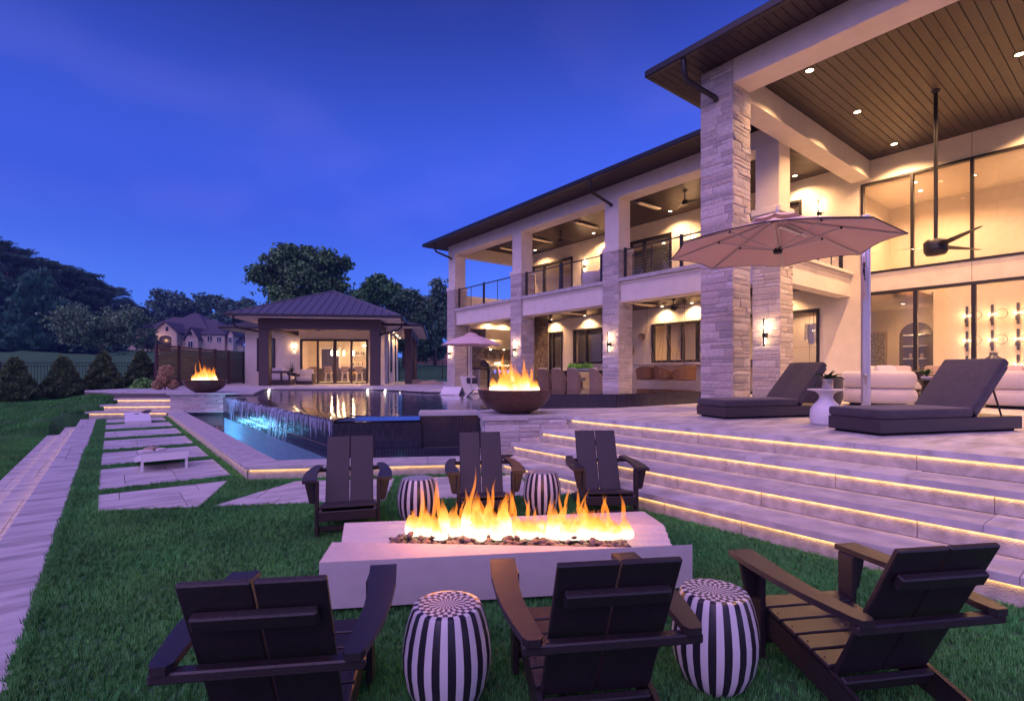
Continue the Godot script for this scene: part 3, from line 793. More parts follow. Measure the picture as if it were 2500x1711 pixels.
func falls(pl: Node) -> void:
	# water running over the long edge: a fringe of short runs and a few long falls
	var r := RandomNumberGenerator.new(); r.seed = 12
	var wt := thing("waterfall", "thin streams of water spilling over the long vanishing edge", "waterfall")
	var z := -18.4
	var fr := MB.new()
	while z < -8.5:
		var l := r.randf_range(0.03, 0.30) * (1.0 if r.randf() < 0.75 else 1.6)
		var w := r.randf_range(0.004, 0.011)
		var sway := r.randf_range(-0.03, 0.03)
		fr.tube([Vector3(2.868, WL - 0.018, z), Vector3(2.852, WL - 0.05, z + sway * 0.1), Vector3(2.848, WL - 0.03 - l * 0.6, z + sway * 0.5), Vector3(2.85, WL - 0.03 - l, z + sway)], [w, w * 1.2, w * 0.8, w * 0.2], 5)
		z += r.randf_range(0.03, 0.11)
	tag(obj("trickles", fr, M.falling_water, wt), "", "", "", "stuff")
	for c in [[-16.9, 5], [-15.5, 3], [-14.6, 2], [-13.5, 2], [-12.35, 6], [-11.6, 3], [-11.0, 2]]:
		for i in c[1]:
			var z0: float = c[0] + i * 0.075 + r.randf_range(-0.03, 0.03)
			var m := MB.new()
			var path := []; var rad := []
			var out := r.randf_range(0.06, 0.16); var sway := r.randf_range(-0.10, 0.02); var end := 0.05 if r.randf() < 0.8 else 0.25
			var w := r.randf_range(0.005, 0.012)
			for q in 9:
				var f := q / 8.0
				path.append(Vector3(2.862 - out * sqrt(f), lerpf(WL - 0.015, end, f * f * 0.75 + f * 0.25), z0 + sway * f + 0.006 * sin(f * 17 + z0)))
				rad.append(w * (1.25 - 0.7 * f))
			m.tube(path, rad, 6)
			obj("stream", m, M.falling_water, wt)

const HW := 16.0   # house wall
var home: Node3D

func opening_wall(called: String, z0: float, z1: float, y0: float, y1: float, holes: Array) -> void:
	# holes: [z0, z1, y0, y1] sorted by z
	var m := MB.new()
	var z := z0
	for h in holes:
		if h[0] > z: m.b2(HW, y0, z, HW + 0.25, y1, h[0])
		if h[2] > y0: m.b2(HW, y0, h[0], HW + 0.25, h[2], h[1])
		if h[3] < y1: m.b2(HW, h[3], h[0], HW + 0.25, y1, h[1])
		z = h[1]
	if z < z1: m.b2(HW, y0, z, HW + 0.25, y1, z1)
	obj(called, m, M.stucco, home)

func window(called: String, z0: float, z1: float, y0: float, y1: float, mull: Array, fw := 0.07, glass := true, x := HW) -> void:
	# dark frame round an opening, one pane between each pair of mullions
	var fr := MB.new()
	fr.b2(x - 0.03, y1 - fw, z0, x + 0.12, y1, z1, 0.004)
	fr.b2(x - 0.03, y0, z0, x + 0.12, y0 + fw, z1, 0.004)
	fr.b2(x - 0.03, y0 + fw, z0, x + 0.12, y1 - fw, z0 + fw, 0.004)
	fr.b2(x - 0.03, y0 + fw, z1 - fw, x + 0.12, y1 - fw, z1, 0.004)
	var w := obj(called, fr, M.dark_metal, home)
	var zs := [z0 + fw] + mull + [z1 - fw]
	for q in mull: bx("mullion", x - 0.025, y0 + fw, q - fw * 0.55, x + 0.10, y1 - fw, q + fw * 0.55, M.dark_metal, w, 0.004)
	if glass:
		for i in zs.size() - 1:
			var g := MB.new()
			var a: float = zs[i]; var b: float = zs[i + 1]
			g.quad(Vector3(x + 0.05, y0 + fw, a), Vector3(x + 0.05, y0 + fw, b), Vector3(x + 0.05, y1 - fw, b), Vector3(x + 0.05, y1 - fw, a))
			obj("pane", g, M.glass, w)

func downlight(x: float, y: float, z: float, e: float, ang := 62.0, r := 0.055) -> void:
	var m := MB.new(); m.lathe([Vector2(0, -0.004), Vector2(r, -0.004), Vector2(r, 0.01)], 16)
	var o := obj("ceiling_lamp", m, M.lamp_glow, home); o.position = Vector3(x, y - 0.004, z)
	var t := MB.new(); t.lathe([Vector2(r + 0.002, -0.008), Vector2(r + 0.022, -0.006), Vector2(r + 0.026, 0.004)], 16)
	obj("trim", t, M.dark_metal, o)
	spot(o, Vector3(0, -0.02, 0), Vector3.DOWN, Color(1.0, 0.76, 0.54), e, ang, 0.05)

func sconce(parent: Node, at: Vector3, out: Vector3, h := 0.6, e := 0.10) -> void:
	# dark vertical bar standing off the wall in front of a glowing tube; knob a third up
	var side := Vector3.UP.cross(out)
	var bs := Basis(side, Vector3.UP, out)
	var m := MB.new(); m.box(at + out * 0.085, Vector3(0.042, h, 0.02), 0.004, bs)
	m.box(at + out * 0.06 + Vector3.DOWN * h * 0.1, Vector3(0.085, 0.1, 0.07), 0.01, bs)
	m.box(at + out * 0.015 + Vector3.DOWN * h * 0.1, Vector3(0.10, 0.115, 0.03), 0.01, bs)
	var o := obj("sconce", m, M.dark_metal, parent)
	for s in [[0.24, 0.46], [-0.33, 0.22]]:
		var g := MB.new(); g.box(at + out * 0.062 + Vector3.UP * h * s[0] * 0.93, Vector3(0.05, h * s[1], 0.022), 0.008, bs)
		obj("light_tube", g, M.sconce_glow, o)
	omni(o, at + out * 0.13 + Vector3.UP * h * 0.2, Color(1.0, 0.76, 0.54), e, 0.04)

func fan(at: Vector3, drop: float, span: float, hub := 0.09, turn := 0.0, parent: Node = null) -> void:
	parent = parent if parent else home
	var m := MB.new()
	m.lathe([Vector2(0.0, -0.05), Vector2(0.06, -0.05), Vector2(0.075, 0)], 14, at)
	m.tube([at, at + Vector3.DOWN * drop], 0.02 if drop < 1.5 else 0.035, 8)
	var o := obj("ceiling_fan", m, M.dark_metal, parent)
	var b := MB.new()
	b.lathe([Vector2(0, -hub * 1.3), Vector2(hub * 0.8, -hub * 1.25), Vector2(hub, -hub * 0.9), Vector2(hub, -hub * 0.55), Vector2(hub * 0.97, -hub * 0.5), Vector2(hub, -hub * 0.45), Vector2(hub, 0), Vector2(hub * 0.8, hub * 0.25), Vector2(0.0, hub * 0.4)], 20, at + Vector3.DOWN * drop)
	obj("motor", b, M.dark_metal, o)
	for i in 3:
		var q := turn + TAU * i / 3.0
		var d := Vector3(cos(q), 0, sin(q)); var s := Vector3(-sin(q), 0, cos(q))
		var bl := MB.new()
		bl.grid(2, 8, func(r, j):
			var f = j / 8.0
			var w = lerpf(0.09, 0.13, sin(f * PI)) * (1.0 - 0.45 * f)
			return at + Vector3.DOWN * (drop + hub * 0.4) + d * lerpf(hub * 0.9, span, f) + s * (r - 1) * w * 0.6 + Vector3.UP * ((r - 1) * 0.025 * (1 - f) + 0.03 * f))
		obj("blade", bl, M.dark_metal, o)

func heater(x: float, y: float, z: float, parent: Node = null) -> void:
	var m := MB.new(); m.b2(x - 0.6, y - 0.07, z - 0.09, x + 0.6, y - 0.015, z + 0.09, 0.01)
	for s in [-0.45, 0.45]: m.b2(x + s - 0.02, y - 0.02, z - 0.03, x + s + 0.02, y, z + 0.03)
	var o := obj("patio_heater", m, M.brushed_metal, home)
	for s in [-0.035, 0.035]:
		var g := MB.new(); g.tube([Vector3(x - 0.5, y - 0.078, z + s), Vector3(x + 0.5, y - 0.078, z + s)], 0.010, 6)
		obj("heating_tube", g, M.heater_glow, o)

func planks(called: String, x0: float, x1: float, z0: float, z1: float, y: float, w: float, along_x: bool, backing: Material, parent: Node = null) -> void:
	# grooved boards under a backing sheet
	var base := bx(called, x0, y + 0.012, z0, x1, y + 0.10, z1, M.gap_black, parent if parent else home)
	var lo := z0 if along_x else x0; var hi := z1 if along_x else x1
	var q := lo
	while q < hi - 0.01:
		var e := minf(q + w, hi)
		var a := x0 if along_x else z0; var b := x1 if along_x else z1
		var cut := rng.randf_range(0.25, 0.75)
		var ends := [a, lerpf(a, b, cut), b]
		for i in 2:
			var m := MB.new()
			if along_x: m.b2(ends[i] + 0.001, y, q + 0.005, ends[i + 1] - 0.001, y + 0.011, e - 0.005, 0.003)
			else: m.b2(q + 0.005, y, ends[i] + 0.001, e - 0.005, y + 0.011, ends[i + 1] - 0.001, 0.003)
			obj("plank", m, backing if backing else [M.ceiling_wood, M.ceiling_wood_b][rng.randi() % 2], base)
		q = e

func column(z: float, x: float, stone_top: float, top: float, single: bool, seed_: int) -> void:
	# z is the near face; columns are 0.63 square
	var s := 0.63
	var core := MB.new(); core.b2(x + 0.03, T - 0.2, z - s + 0.02, x + s - 0.02, stone_top, z - 0.03)
	var o := obj("column", core, M.mortar, home)
	veneer(o, Vector3(x + 0.03, T, z - s), Vector3(0, 0, 1), Vector3(-1, 0, 0), s, stone_top - T, 0.115, 0.36, 0.035, single, seed_)
	veneer(o, Vector3(x + 0.03, T, z - 0.03), Vector3(1, 0, 0), Vector3(0, 0, 1), s - 0.03, stone_top - T, 0.115, 0.36, 0.035, single, seed_ + 50)
	if stone_top < top:
		bx("cap", x - 0.025, stone_top, z - s - 0.025, x + s + 0.025, stone_top + 0.15, z + 0.025, M.stucco, o, 0.012)
		bx("shaft", x + 0.045, stone_top + 0.15, z - s + 0.045, x + s - 0.045, top, z - 0.045, M.stucco, o, 0.01)

func railing(a: Vector3, b: Vector3, posts: Array, rods: Array) -> void:
	var m := MB.new(); m.beam(a + Vector3.UP * 0.83, b + Vector3.UP * 0.83, 0.055, 0.035, 0.006)
	var o := obj("railing", m, M.dark_metal, home)
	for f in posts:
		var p: Vector3 = a.lerp(b, f)
		bx("post", p.x - 0.03, p.y, p.z - 0.045, p.x + 0.03, p.y + 0.89, p.z + 0.045, M.dark_metal, o, 0.006)
	for f in rods:
		var p: Vector3 = a.lerp(b, f)
		bx("rod", p.x - 0.008, p.y, p.z - 0.011, p.x + 0.008, p.y + 0.82, p.z + 0.011, M.dark_metal, o)
	for i in 9:
		var c := MB.new(); c.tube([a + Vector3.UP * (0.08 + 0.083 * i), b + Vector3.UP * (0.08 + 0.083 * i)], 0.0028, 4)
		obj("cable", c, M.brushed_metal, o)

func spout(p: Vector3, q: Vector3) -> void:
	# from the gutter at p down and back to the column at q
	var m := MB.new()
	m.tube([p, p + Vector3(0.02, -0.18, 0), p + Vector3(0.08, -0.34, 0), q + Vector3(-0.06, 0.03, 0), q], [0.045, 0.045, 0.045, 0.045, 0.05], 8)
	obj("downspout", m, M.gutter_metal, home)

func house() -> void:
	home = thing("house", "two-storey stone and cream stucco house with deep covered porches", "house")
	var cz := [-19.14, -14.55, -9.99, -5.36]
	for i in 4: column(cz[i], 11.76, 5.06, 6.63, i > 0, 100 + i * 3)
	column(-4.80, 8.72, 7.03, 7.03, true, 130)
	for i in 4: sconce(home, Vector3(11.72, 2.36, cz[i] - 0.30), Vector3(-1, 0, 0), 0.62, 0.14)
	# front of the main porch
	bx("porch_beam", 11.80, 6.63, -19.74, 12.34, 7.06, -5.40, M.stucco, home, 0.006)
	bx("porch_beam", 12.34, 6.63, -19.74, HW, 7.12, -19.42, M.stucco, home, 0.006)
	bx("knee_wall", 12.42, 4.2, -19.76, HW, 4.92, -19.5, M.stucco, home, 0.006)
	for i in 3:
		var z0: float = cz[i] + 0.001; var z1: float = cz[i + 1] - 0.631
		bx("balcony_band", 11.845, 3.53, z0, 12.34, 4.05, z1, M.stucco, home, 0.005)
		bx("balcony_moulding", 11.82, 4.05, z0, 12.34, 4.125, z1, M.stucco, home, 0.005)
		bx("balcony_coping", 11.755, 4.125, z0 - 0.06, 12.36, 4.235, z1 + 0.06, M.coping, home, 0.01)
		railing(Vector3(11.92, 4.235, z0 + 0.12), Vector3(11.92, 4.235, z1 - 0.10), [0.0, 0.5, 0.98] if i > 0 else [0.0, 0.5], [0.25, 0.75])
	# the balcony's return towards the tall porch
	bx("balcony_band", 12.40, 3.53, -5.74, HW, 4.05, -5.42, M.stucco, home, 0.005)
	bx("balcony_moulding", 12.40, 4.05, -5.74, HW, 4.125, -5.395, M.stucco, home, 0.005)
	bx("balcony_coping", 12.40, 4.125, -5.78, HW, 4.20, -5.33, M.stucco, home, 0.008)
	railing(Vector3(12.5, 4.2, -5.5), Vector3(15.75, 4.2, -5.5), [0.0, 0.95], [0.5, 0.75])
	bx("balcony_floor", 12.3, 3.98, -19.5, HW, 4.19, -5.6, M.paving, home)
	planks("porch_ceiling", 12.34, HW, -19.4, -5.6, 3.87, 0.14, false, null)
	planks("porch_ceiling", 12.34, HW, -19.42, -5.40, 7.12, 0.14, false, null)
	# tall porch in front
	bx("porch_beam", 8.75, 6.62, -4.93, 9.30, 7.05, 4.5, M.stucco, home, 0.006)
	bx("porch_beam", 8.72 + 0.6, 6.63, -5.40, HW, 7.12, -4.95, M.stucco, home, 0.006)
	planks("porch_ceiling", 9.30, HW, -4.95, 4.0, 7.12, 0.155, true, null)
	# eaves
	planks("soffit", 10.98, 11.80, -20.35, -5.4, 7.045, 0.14, true, M.soffit_wood)
	planks("soffit", 8.08, 8.75, -6.05, 4.0, 7.045, 0.14, true, M.soffit_wood)
	planks("soffit", 8.75, 11.8, -6.05, -5.42, 7.045, 0.14, false, M.soffit_wood)
	bx("soffit_end", 11.8, 7.045, -20.35, 17.0, 7.12, -19.75, M.soffit_wood, home)
	var gt := MB.new()
	gt.b2(10.87, 7.03, -20.45, 10.98, 7.17, -5.95, 0.02); obj("gutter", gt, M.gutter_metal, home)
	gt = MB.new(); gt.b2(7.97, 7.03, -6.15, 8.08, 7.17, 4.5, 0.02); obj("gutter", gt, M.gutter_metal, home)
	gt = MB.new(); gt.b2(8.08, 7.03, -6.15, 11.2, 7.17, -6.05, 0.02); obj("gutter", gt, M.gutter_metal, home)
	gt = MB.new(); gt.b2(10.98, 7.03, -20.45, 17.0, 7.17, -20.35, 0.02); obj("gutter", gt, M.gutter_metal, home)
	var rf := MB.new()
	rf.fan([Vector3(10.93, 7.19, -20.42), Vector3(10.93, 7.19, -5.9), Vector3(18.5, 9.9, -5.9), Vector3(18.5, 9.9, -13.0)], Vector3.UP)
	rf.fan([Vector3(10.93, 7.19, -20.42), Vector3(18.5, 9.9, -13.0), Vector3(26, 7.19, -20.42)], Vector3.UP)
	rf.fan([Vector3(26, 7.19, -20.42), Vector3(18.5, 9.9, -13.0), Vector3(18.5, 9.9, 6), Vector3(26, 7.19, 6)], Vector3.UP)
	rf.fan([Vector3(8.02, 7.19, -6.12), Vector3(8.02, 7.19, 6), Vector3(18.5, 10.9, 6), Vector3(18.5, 10.9, -1)], Vector3.UP)
	rf.fan([Vector3(8.02, 7.19, -6.12), Vector3(18.5, 10.9, -1), Vector3(18.5, 8, -6.12)], Vector3.UP)
	rf.b2(10.99, 7.155, -20.34, 26.0, 7.185, 6.0)
	rf.b2(8.09, 7.157, -6.04, 11.0, 7.187, 6.0)
	obj("roof", rf, M.roof_shingle, home)
	spout(Vector3(8.05, 7.03, -5.35), Vector3(8.70, 6.42, -5.10))
	spout(Vector3(10.95, 7.03, -10.35), Vector3(11.78, 6.45, -10.28))
	spout(Vector3(10.95, 7.03, -19.5), Vector3(11.78, 6.45, -19.42))
	# walls and their openings
	opening_wall("wall", -20.0, -5.40, T - 0.2, 3.99, [[-17.73, -16.83, T, 3.33], [-16.14, -14.40, 1.84, 3.35], [-11.99, -9.55, 1.83, 3.28], [-8.9, -6.19, T, 3.30]])
	opening_wall("wall", -20.0, -5.40, 3.99, 7.14, [[-18.95, -16.18, 4.2, 6.57], [-13.03, -11.12, 4.2, 6.55], [-7.7, -6.67, 4.2, 6.55]])
	opening_wall("wall", -5.40, 5.0, T - 0.2, 3.85, [[-5.14, 4.0, T, 3.60]])
	opening_wall("wall", -5.40, 5.0, 3.85, 7.14, [[-5.16, 4.0, 4.09, 6.53]])
	window("window", -5.16, 4.0, 4.09, 6.53, [-4.04, -2.89, -1.5, 0.0, 1.5], 0.055)
	window("sliding_door", -5.14, 4.0, T, 3.60, [-3.97, -2.86, -1.5, 0.0], 0.075)
	window("kitchen_window", -11.99, -9.55, 1.83, 3.28, [-11.27, -10.68, -10.1], 0.085)
	window("kitchen_door", -8.9, -6.19, T, 3.30, [-7.5], 0.085)
	window("window", -16.14, -14.40, 1.84, 3.35, [-15.35], 0.08)
	window("door", -17.73, -16.83, T, 3.33, [-17.45], 0.07)
	window("sliding_door", -18.95, -16.18, 4.2, 6.57, [-18.1, -17.0], 0.09)
	window("sliding_door", -13.03, -11.12, 4.2, 6.55, [-12.35], 0.09)
	window("door", -7.7, -6.67, 4.2, 6.55, [], 0.08)
	bx("counter_shelf", 15.55, 1.71, -12.5, HW, 1.79, -9.0, M.coping, home, 0.008)
	bx("wall_joint", HW - 0.001, 6.58, -2.895, HW + 0.01, 7.11, -2.885, M.mortar, home)
	bx("wall_joint", HW - 0.001, 3.62, -2.895, HW + 0.01, 4.08, -2.885, M.mortar, home)
	for z in [-15.44, -10.28, -6.19]: sconce(home, Vector3(HW, 6.06, z), Vector3(-1, 0, 0), 0.62, 0.15)
	for q in [[10.33, -4.17], [12.78, -4.19], [15.29, -4.22], [10.33, -1.66], [12.75, -1.66], [15.29, -1.66]]: downlight(q[0], 7.12, q[1], 8.5, 68.0, 0.062)
	for q in [[15.4, -18.03], [15.42, -14.4], [15.45, -10.8], [15.5, -6.65]]: downlight(q[0], 7.12, q[1], 4.6, 70.0)
	for q in [[15.74, -17.3], [15.74, -15.2], [15.77, -11.37], [15.79, -10.17], [15.6, -7.2], [13.2, -7.2], [13.4, -18.6], [14.2, -18.6]]: downlight(q[0], 3.87, q[1], 2.6, 70.0)
	for q in [[14.34, -16.41], [14.24, -13.67], [14.26, -10.81], [14.3, -18.5]]: heater(q[0], 7.12, q[1])
	heater(14.58, 3.87, -11.23)
	heater(14.5, 3.87, -14.6)
	fan(Vector3(13.07, 7.12, -2.91), 3.05, 1.35, 0.2, 0.35)
	fan(Vector3(14.15, 7.12, -14.99), 0.32, 0.75, 0.09, 0.5)
	fan(Vector3(14.08, 7.12, -9.31), 0.32, 0.75, 0.09, 1.2)
	fan(Vector3(14.57, 3.87, -10.05), 0.24, 0.7, 0.09, 0.2)
	fan(Vector3(14.4, 3.87, -15.9), 0.24, 0.7, 0.09, 0.9)
	grill_wall()
	rooms()

func chevron(parent: Node, org: Vector3, ud: Vector3, nrm: Vector3, width: float, height: float, w := 0.095, h := 0.055) -> void:
	# zigzag strips of slanted tiles in three browns
	var ms := [MB.new(), MB.new(), MB.new()]
	var r := RandomNumberGenerator.new(); r.seed = int(width * 777)
	var nx := int(round(width / w)); w = width / nx
	for i in nx:
		var y := -w
		while y < height:
			var lo := y; var hi := y + h
			var s := w if i % 2 == 0 else 0.0
			var a := org + ud * (i * w + 0.002); var b := org + ud * ((i + 1) * w - 0.002)
			var c := func(p, q): return p + Vector3.UP * clampf(q, 0.0, height) + nrm * 0.008
			var p0: Vector3 = c.call(a, lo + (w - s) + 0.002); var p1: Vector3 = c.call(b, lo + s + 0.002); var p2: Vector3 = c.call(b, hi + s - 0.002); var p3: Vector3 = c.call(a, hi + (w - s) - 0.002)
			if p3.y > p0.y + 0.004 or p2.y > p1.y + 0.004: ms[(r.randi() % 3 + i) % 3].fan([p0, p1, p2, p3], nrm)
			y += h
	var back := MB.new(); back.quad(org, org + ud * width, org + ud * width + Vector3.UP * height, org + Vector3.UP * height)
	obj("tile_backing", back, M.mortar, parent)
	for i in 3: tag(obj("tile_facing", ms[i], M["tile_%d" % i], parent), "", "", "", "stuff")

func grill_wall() -> void:
	bx("end_wall", 12.5, T - 0.1, -19.45, HW, 3.87, -19.22, M.stucco, home)
	bx("hood_beam", 12.42, 3.42, -19.2, HW, 3.86, -18.95, M.stucco, home, 0.01)
	chevron(home, Vector3(12.62, 1.5, -19.21), Vector3(1, 0, 0), Vector3(0, 0, 1), 2.9, 1.93)
	chevron(home, Vector3(HW - 0.012, T, -18.86), Vector3(0, 0, 1), Vector3(-1, 0, 0), 1.08, 3.08)
	var m := MB.new()
	m.b2(13.12, 2.95, -19.2, 14.50, 3.42, -18.72, 0.01)
	var o := obj("range_hood", m, M.brushed_metal, home)
	var k := MB.new()
	var lo := [Vector3(13.05, 2.52, -18.45), Vector3(14.57, 2.52, -18.45), Vector3(14.57, 2.52, -19.2), Vector3(13.05, 2.52, -19.2)]
	var hi := [Vector3(13.12, 2.95, -18.72), Vector3(14.50, 2.95, -18.72), Vector3(14.50, 2.95, -19.2), Vector3(13.12, 2.95, -19.2)]
	for i in 4: k.fan([lo[i], lo[(i + 1) % 4], hi[(i + 1) % 4], hi[i]], (lo[i] + lo[(i + 1) % 4]) / 2 - Vector3(13.8, 2.5, -18.85))
	k.fan(lo, Vector3.DOWN)
	obj("skirt", k, M.brushed_metal, o)
	for x in [13.4, 14.15]:
		var g := MB.new(); g.lathe([Vector2(0, -0.01), Vector2(0.04, -0.01), Vector2(0.04, 0)], 10, Vector3(x, 2.51, -18.75)); obj("hood_lamp", g, M.lamp_glow, o)
		spot(o, Vector3(x, 2.48, -18.75), Vector3.DOWN, Color(1.0, 0.76, 0.54), 0.5, 60.0)

func room(x0: float, x1: float, z0: float, z1: float, y0: float, y1: float, open := "") -> void:
	# inner lining with thickness; the house wall closes the x0 side
	var t := 0.08
	bx("room_floor", x0, y0 - t, z0, x1, y0, z1, M.interior_floor, home)
	bx("room_ceiling", x0, y1, z0, x1, y1 + t, z1, M.interior_wall, home)
	bx("room_wall", x1, y0, z0, x1 + t, y1, z1, M.interior_wall, home)
	if not "l" in open: bx("room_wall", x0, y0, z0 - t, x1 + t, y1, z0, M.interior_wall, home)
	if not "r" in open: bx("room_wall", x0, y0, z1, x1 + t, y1, z1 + t, M.interior_wall, home)

func rooms() -> void:
	var X := HW + 0.26
	# kitchen and hall downstairs
	room(X, 23.0, -13.9, -4.45, T, 3.80, "r")
	room(X, 19.0, -19.0, -14.2, T, 3.80)
	# great room, two storeys high
	bx("room_floor", X, T - 0.08, -4.45, 23.0, T, 4.5, M.interior_floor, home)
	bx("room_wall", 19.5, T, -4.40, 19.7, 6.65, 4.6, M.interior_wall, home)
	bx("room_wall", 19.5, 3.88, -5.5, 19.7, 6.65, -4.40, M.interior_wall, home)
	bx("room_wall", X, 3.95, -5.6, 19.6, 6.65, -5.5, M.interior_wall, home)
	bx("room_wall", X, 3.80, -5.5, 19.5, 3.88, -4.46, M.interior_wall, home)
	bx("room_ceiling", X, 6.65, -5.6, 19.7, 6.75, 4.6, M.interior_wall, home)
	bx("room_wall", X, T, 4.5, 23.0, 6.65, 4.6, M.interior_wall, home)
	for q in [[17.3, -4.3], [17.9, -3.2], [18.2, -4.4], [17.5, -0.8], [18.4, 1.0]]: downlight(q[0], 6.65, q[1], 4.2, 78.0)
	for q in [[17.2, -5.6], [21.2, -5.6]]: downlight(q[0], 3.80, q[1], 2.0, 78.0)
	# bedrooms upstairs
	room(X, 20.0, -19.3, -15.4, 4.2, 6.7)
	room(X, 20.0, -14.2, -10.2, 4.2, 6.7)
	room(X, 19.0, -8.6, -6.3, 4.2, 6.7)
	for q in [[17.6, -17.2], [17.6, -12.6], [18.6, -11.4]]: downlight(q[0], 6.7, q[1], 1.8, 78.0)
	# bold striped wall in the second bedroom: slanted white bars on black
	bx("accent_wall", 17.55, 4.2, -14.1, 17.6, 6.6, -11.0, M.black_screen, home)
	for blk in 3:
		for i in 9:
			var c := Vector3(17.54, 4.45 + i * 0.19, -13.55 + blk * 1.05)
			var d := Vector3(0, 0.62, 0.44 if blk % 2 == 0 else -0.44)
			var s := MB.new(); s.beam(c - d * 0.55 + Vector3(0, 0, 0.1), c + d * 0.55 + Vector3(0, 0, 0.1), 0.012, 0.045, 0.0, Vector3.RIGHT)
			obj("stripe", s, M.white_paint, home.get_node("accent_wall"))
	# kitchen: cabinets, counter, hood, tap
	bx("kitchen_cabinet", 20.6, 2.05, -13.8, 21.2, 3.75, -9.95, M.cabinet, home, 0.01)
	bx("kitchen_cabinet", 20.4, T, -13.8, 21.2, 1.66, -6.6, M.cabinet, home, 0.01)
	bx("counter", 20.36, 1.66, -13.8, 21.2, 1.70, -6.6, M.marble_white, home, 0.005)
	for z in [-13.0, -12.2, -11.4, -10.6]: bx("cabinet_joint", 20.594, 2.07, z - 0.006, 20.602, 3.73, z + 0.006, M.mortar, home)
	bx("tall_cabinet", 20.3, T, -9.7, 21.2, 3.75, -6.6, M.cabinet, home, 0.01)
	for z in [-9.0, -8.2, -7.4]: bx("cabinet_joint", 20.294, T, z - 0.006, 20.302, 3.73, z + 0.006, M.mortar, home)
	bx("cabinet_joint", 20.294, 2.4, -9.7, 20.302, 2.41, -6.6, M.mortar, home)
	bx("range_hood", 20.2, 2.35, -12.6, 20.6, 3.7, -11.7, M.marble_white, home, 0.01)
	bx("island", 17.4, T, -9.6, 18.4, 1.66, -6.3, M.cabinet, home, 0.01)
	bx("island_top", 17.35, 1.66, -9.65, 18.45, 1.70, -6.25, M.dark_table, home, 0.005)
	var tp := MB.new(); tp.tube([Vector3(16.55, 1.8, -10.45), Vector3(16.55, 2.32, -10.45), Vector3(16.57, 2.42, -10.45), Vector3(16.68, 2.46, -10.45), Vector3(16.76, 2.40, -10.45), Vector3(16.77, 2.2, -10.45)], 0.014, 8); obj("tap", tp, M.dark_metal, home)
	for q in [[17.5, -12.8], [17.8, -11.2], [18.2, -9.4], [17.8, -7.4], [19.8, -11.6], [19.6, -8.2]]: downlight(q[0], 3.80, q[1], 2.0, 78.0)
	var stp := bx("light_strip", 20.62, 2.035, -13.7, 20.66, 2.045, -10.0, M.strip_glow, home)
	area(stp, Vector3(20.64, 2.03, -11.9), Vector3.DOWN, Vector3(0, 0, 1), 3.6, 0.04, WARM, 0.25)
	# chandelier of glass leaves near the kitchen door
	var cd := MB.new(); cd.tube([Vector3(17.0, 3.8, -6.75), Vector3(17.0, 2.95, -6.75)], 0.008, 6)
	var ch := obj("chandelier", cd, M.dark_metal, home)
	for ring in 2:
		for i in 16:
			var q := TAU * i / 16.0; var rr := 0.24 - 0.1 * ring
			var l := 0.42 + 0.16 * ring + rng.randf_range(-0.06, 0.08)
			var b := MB.new(); b.box(Vector3(17.0 + rr * cos(q), 2.95 - l / 2, -6.75 + rr * sin(q)), Vector3(0.012, l, 0.05), 0.004, Basis(Vector3.UP, -q))
			obj("glass_leaf", b, M.brushed_metal, ch)
	omni(ch, Vector3(17.0, 2.75, -6.75), Color(1.0, 0.8, 0.55), 0.35, 0.04)
	var cb := MB.new(); cb.lathe([Vector2(0, -0.04), Vector2(0.04, 0), Vector2(0, 0.04)], 10, Vector3(17.0, 2.75, -6.75)); obj("bulb", cb, M.lamp_glow, ch)
	# tall arch and framed picture on the far hall wall
	var arch := PackedVector2Array()
	arch.append(Vector2(-0.5, 0)); arch.append(Vector2(0.5, 0))
	for i in 13: arch.append(Vector2(0.5 * cos(PI * i / 12.0), 2.0 + 0.5 * sin(PI * i / 12.0)))
	var am := MB.new(); am.prism(arch, 0, 0.02, 0.0, Transform3D(Basis(Vector3(0, 0, 1), Vector3(-1, 0, 0), Vector3(0, 1, 0)), Vector3(22.99, T, -5.68)))
	var ao := obj("arched_niche", am, M.tile_0, home)
	for y in [1.5, 1.95, 2.4, 2.8]: bx("shelf", 22.7, y, -6.0, 22.97, y + 0.03, -5.35, M.white_paint, ao)
	for i in 5: bx("ornament", 22.78, 1.53 + 0.45 * (i % 3), -5.95 + 0.11 * i, 22.86, 1.7 + 0.45 * (i % 3), -5.88 + 0.11 * i, M.wicker_pale, ao, 0.01)
	omni(ao, Vector3(22.3, 2.9, -5.6), Color(1.0, 0.76, 0.54), 0.25)
	var pf := bx("picture", 22.93, 1.35, -7.35, 22.99, 3.0, -6.55, M.wicker_pale, home, 0.01)
	bx("canvas", 22.925, 1.42, -7.28, 22.94, 2.93, -6.62, M.picture_paint, pf)
	# nine ring sconces on the great room wall
	for r in 3:
		for c in 4:
			var p := Vector3(19.5, [3.09, 2.38, 1.68][r], [-3.62, -3.08, -2.56, -2.0][c])
			var b := MB.new(); b.box(p + Vector3(-0.05, -0.02, 0), Vector3(0.04, 0.58, 0.06), 0.006); b.box(p + Vector3(-0.03, -0.13, -0.02), Vector3(0.06, 0.13, 0.07), 0.01)
			var so := obj("ring_sconce", b, M.dark_metal, home)
			var rg := MB.new(); var path := []
			for i in 21: path.append(p + Vector3(-0.09, 0.0 + 0.13 * sin(TAU * i / 20.0), 0.19 + 0.13 * cos(TAU * i / 20.0)))
			rg.tube(path, 0.008, 5, false); obj("ring", rg, M.dark_metal, so)
			for s in [-1, 1]:
				var g := MB.new(); g.lathe([Vector2(0, -0.022), Vector2(0.022, 0), Vector2(0, 0.022)], 8, p + Vector3(-0.05, 0.0, 0.055 * s)); obj("bulb", g, M.lamp_glow, so)
			omni(so, p + Vector3(-0.14, 0, 0), Color(1.0, 0.76, 0.54), 0.07, 0.03)

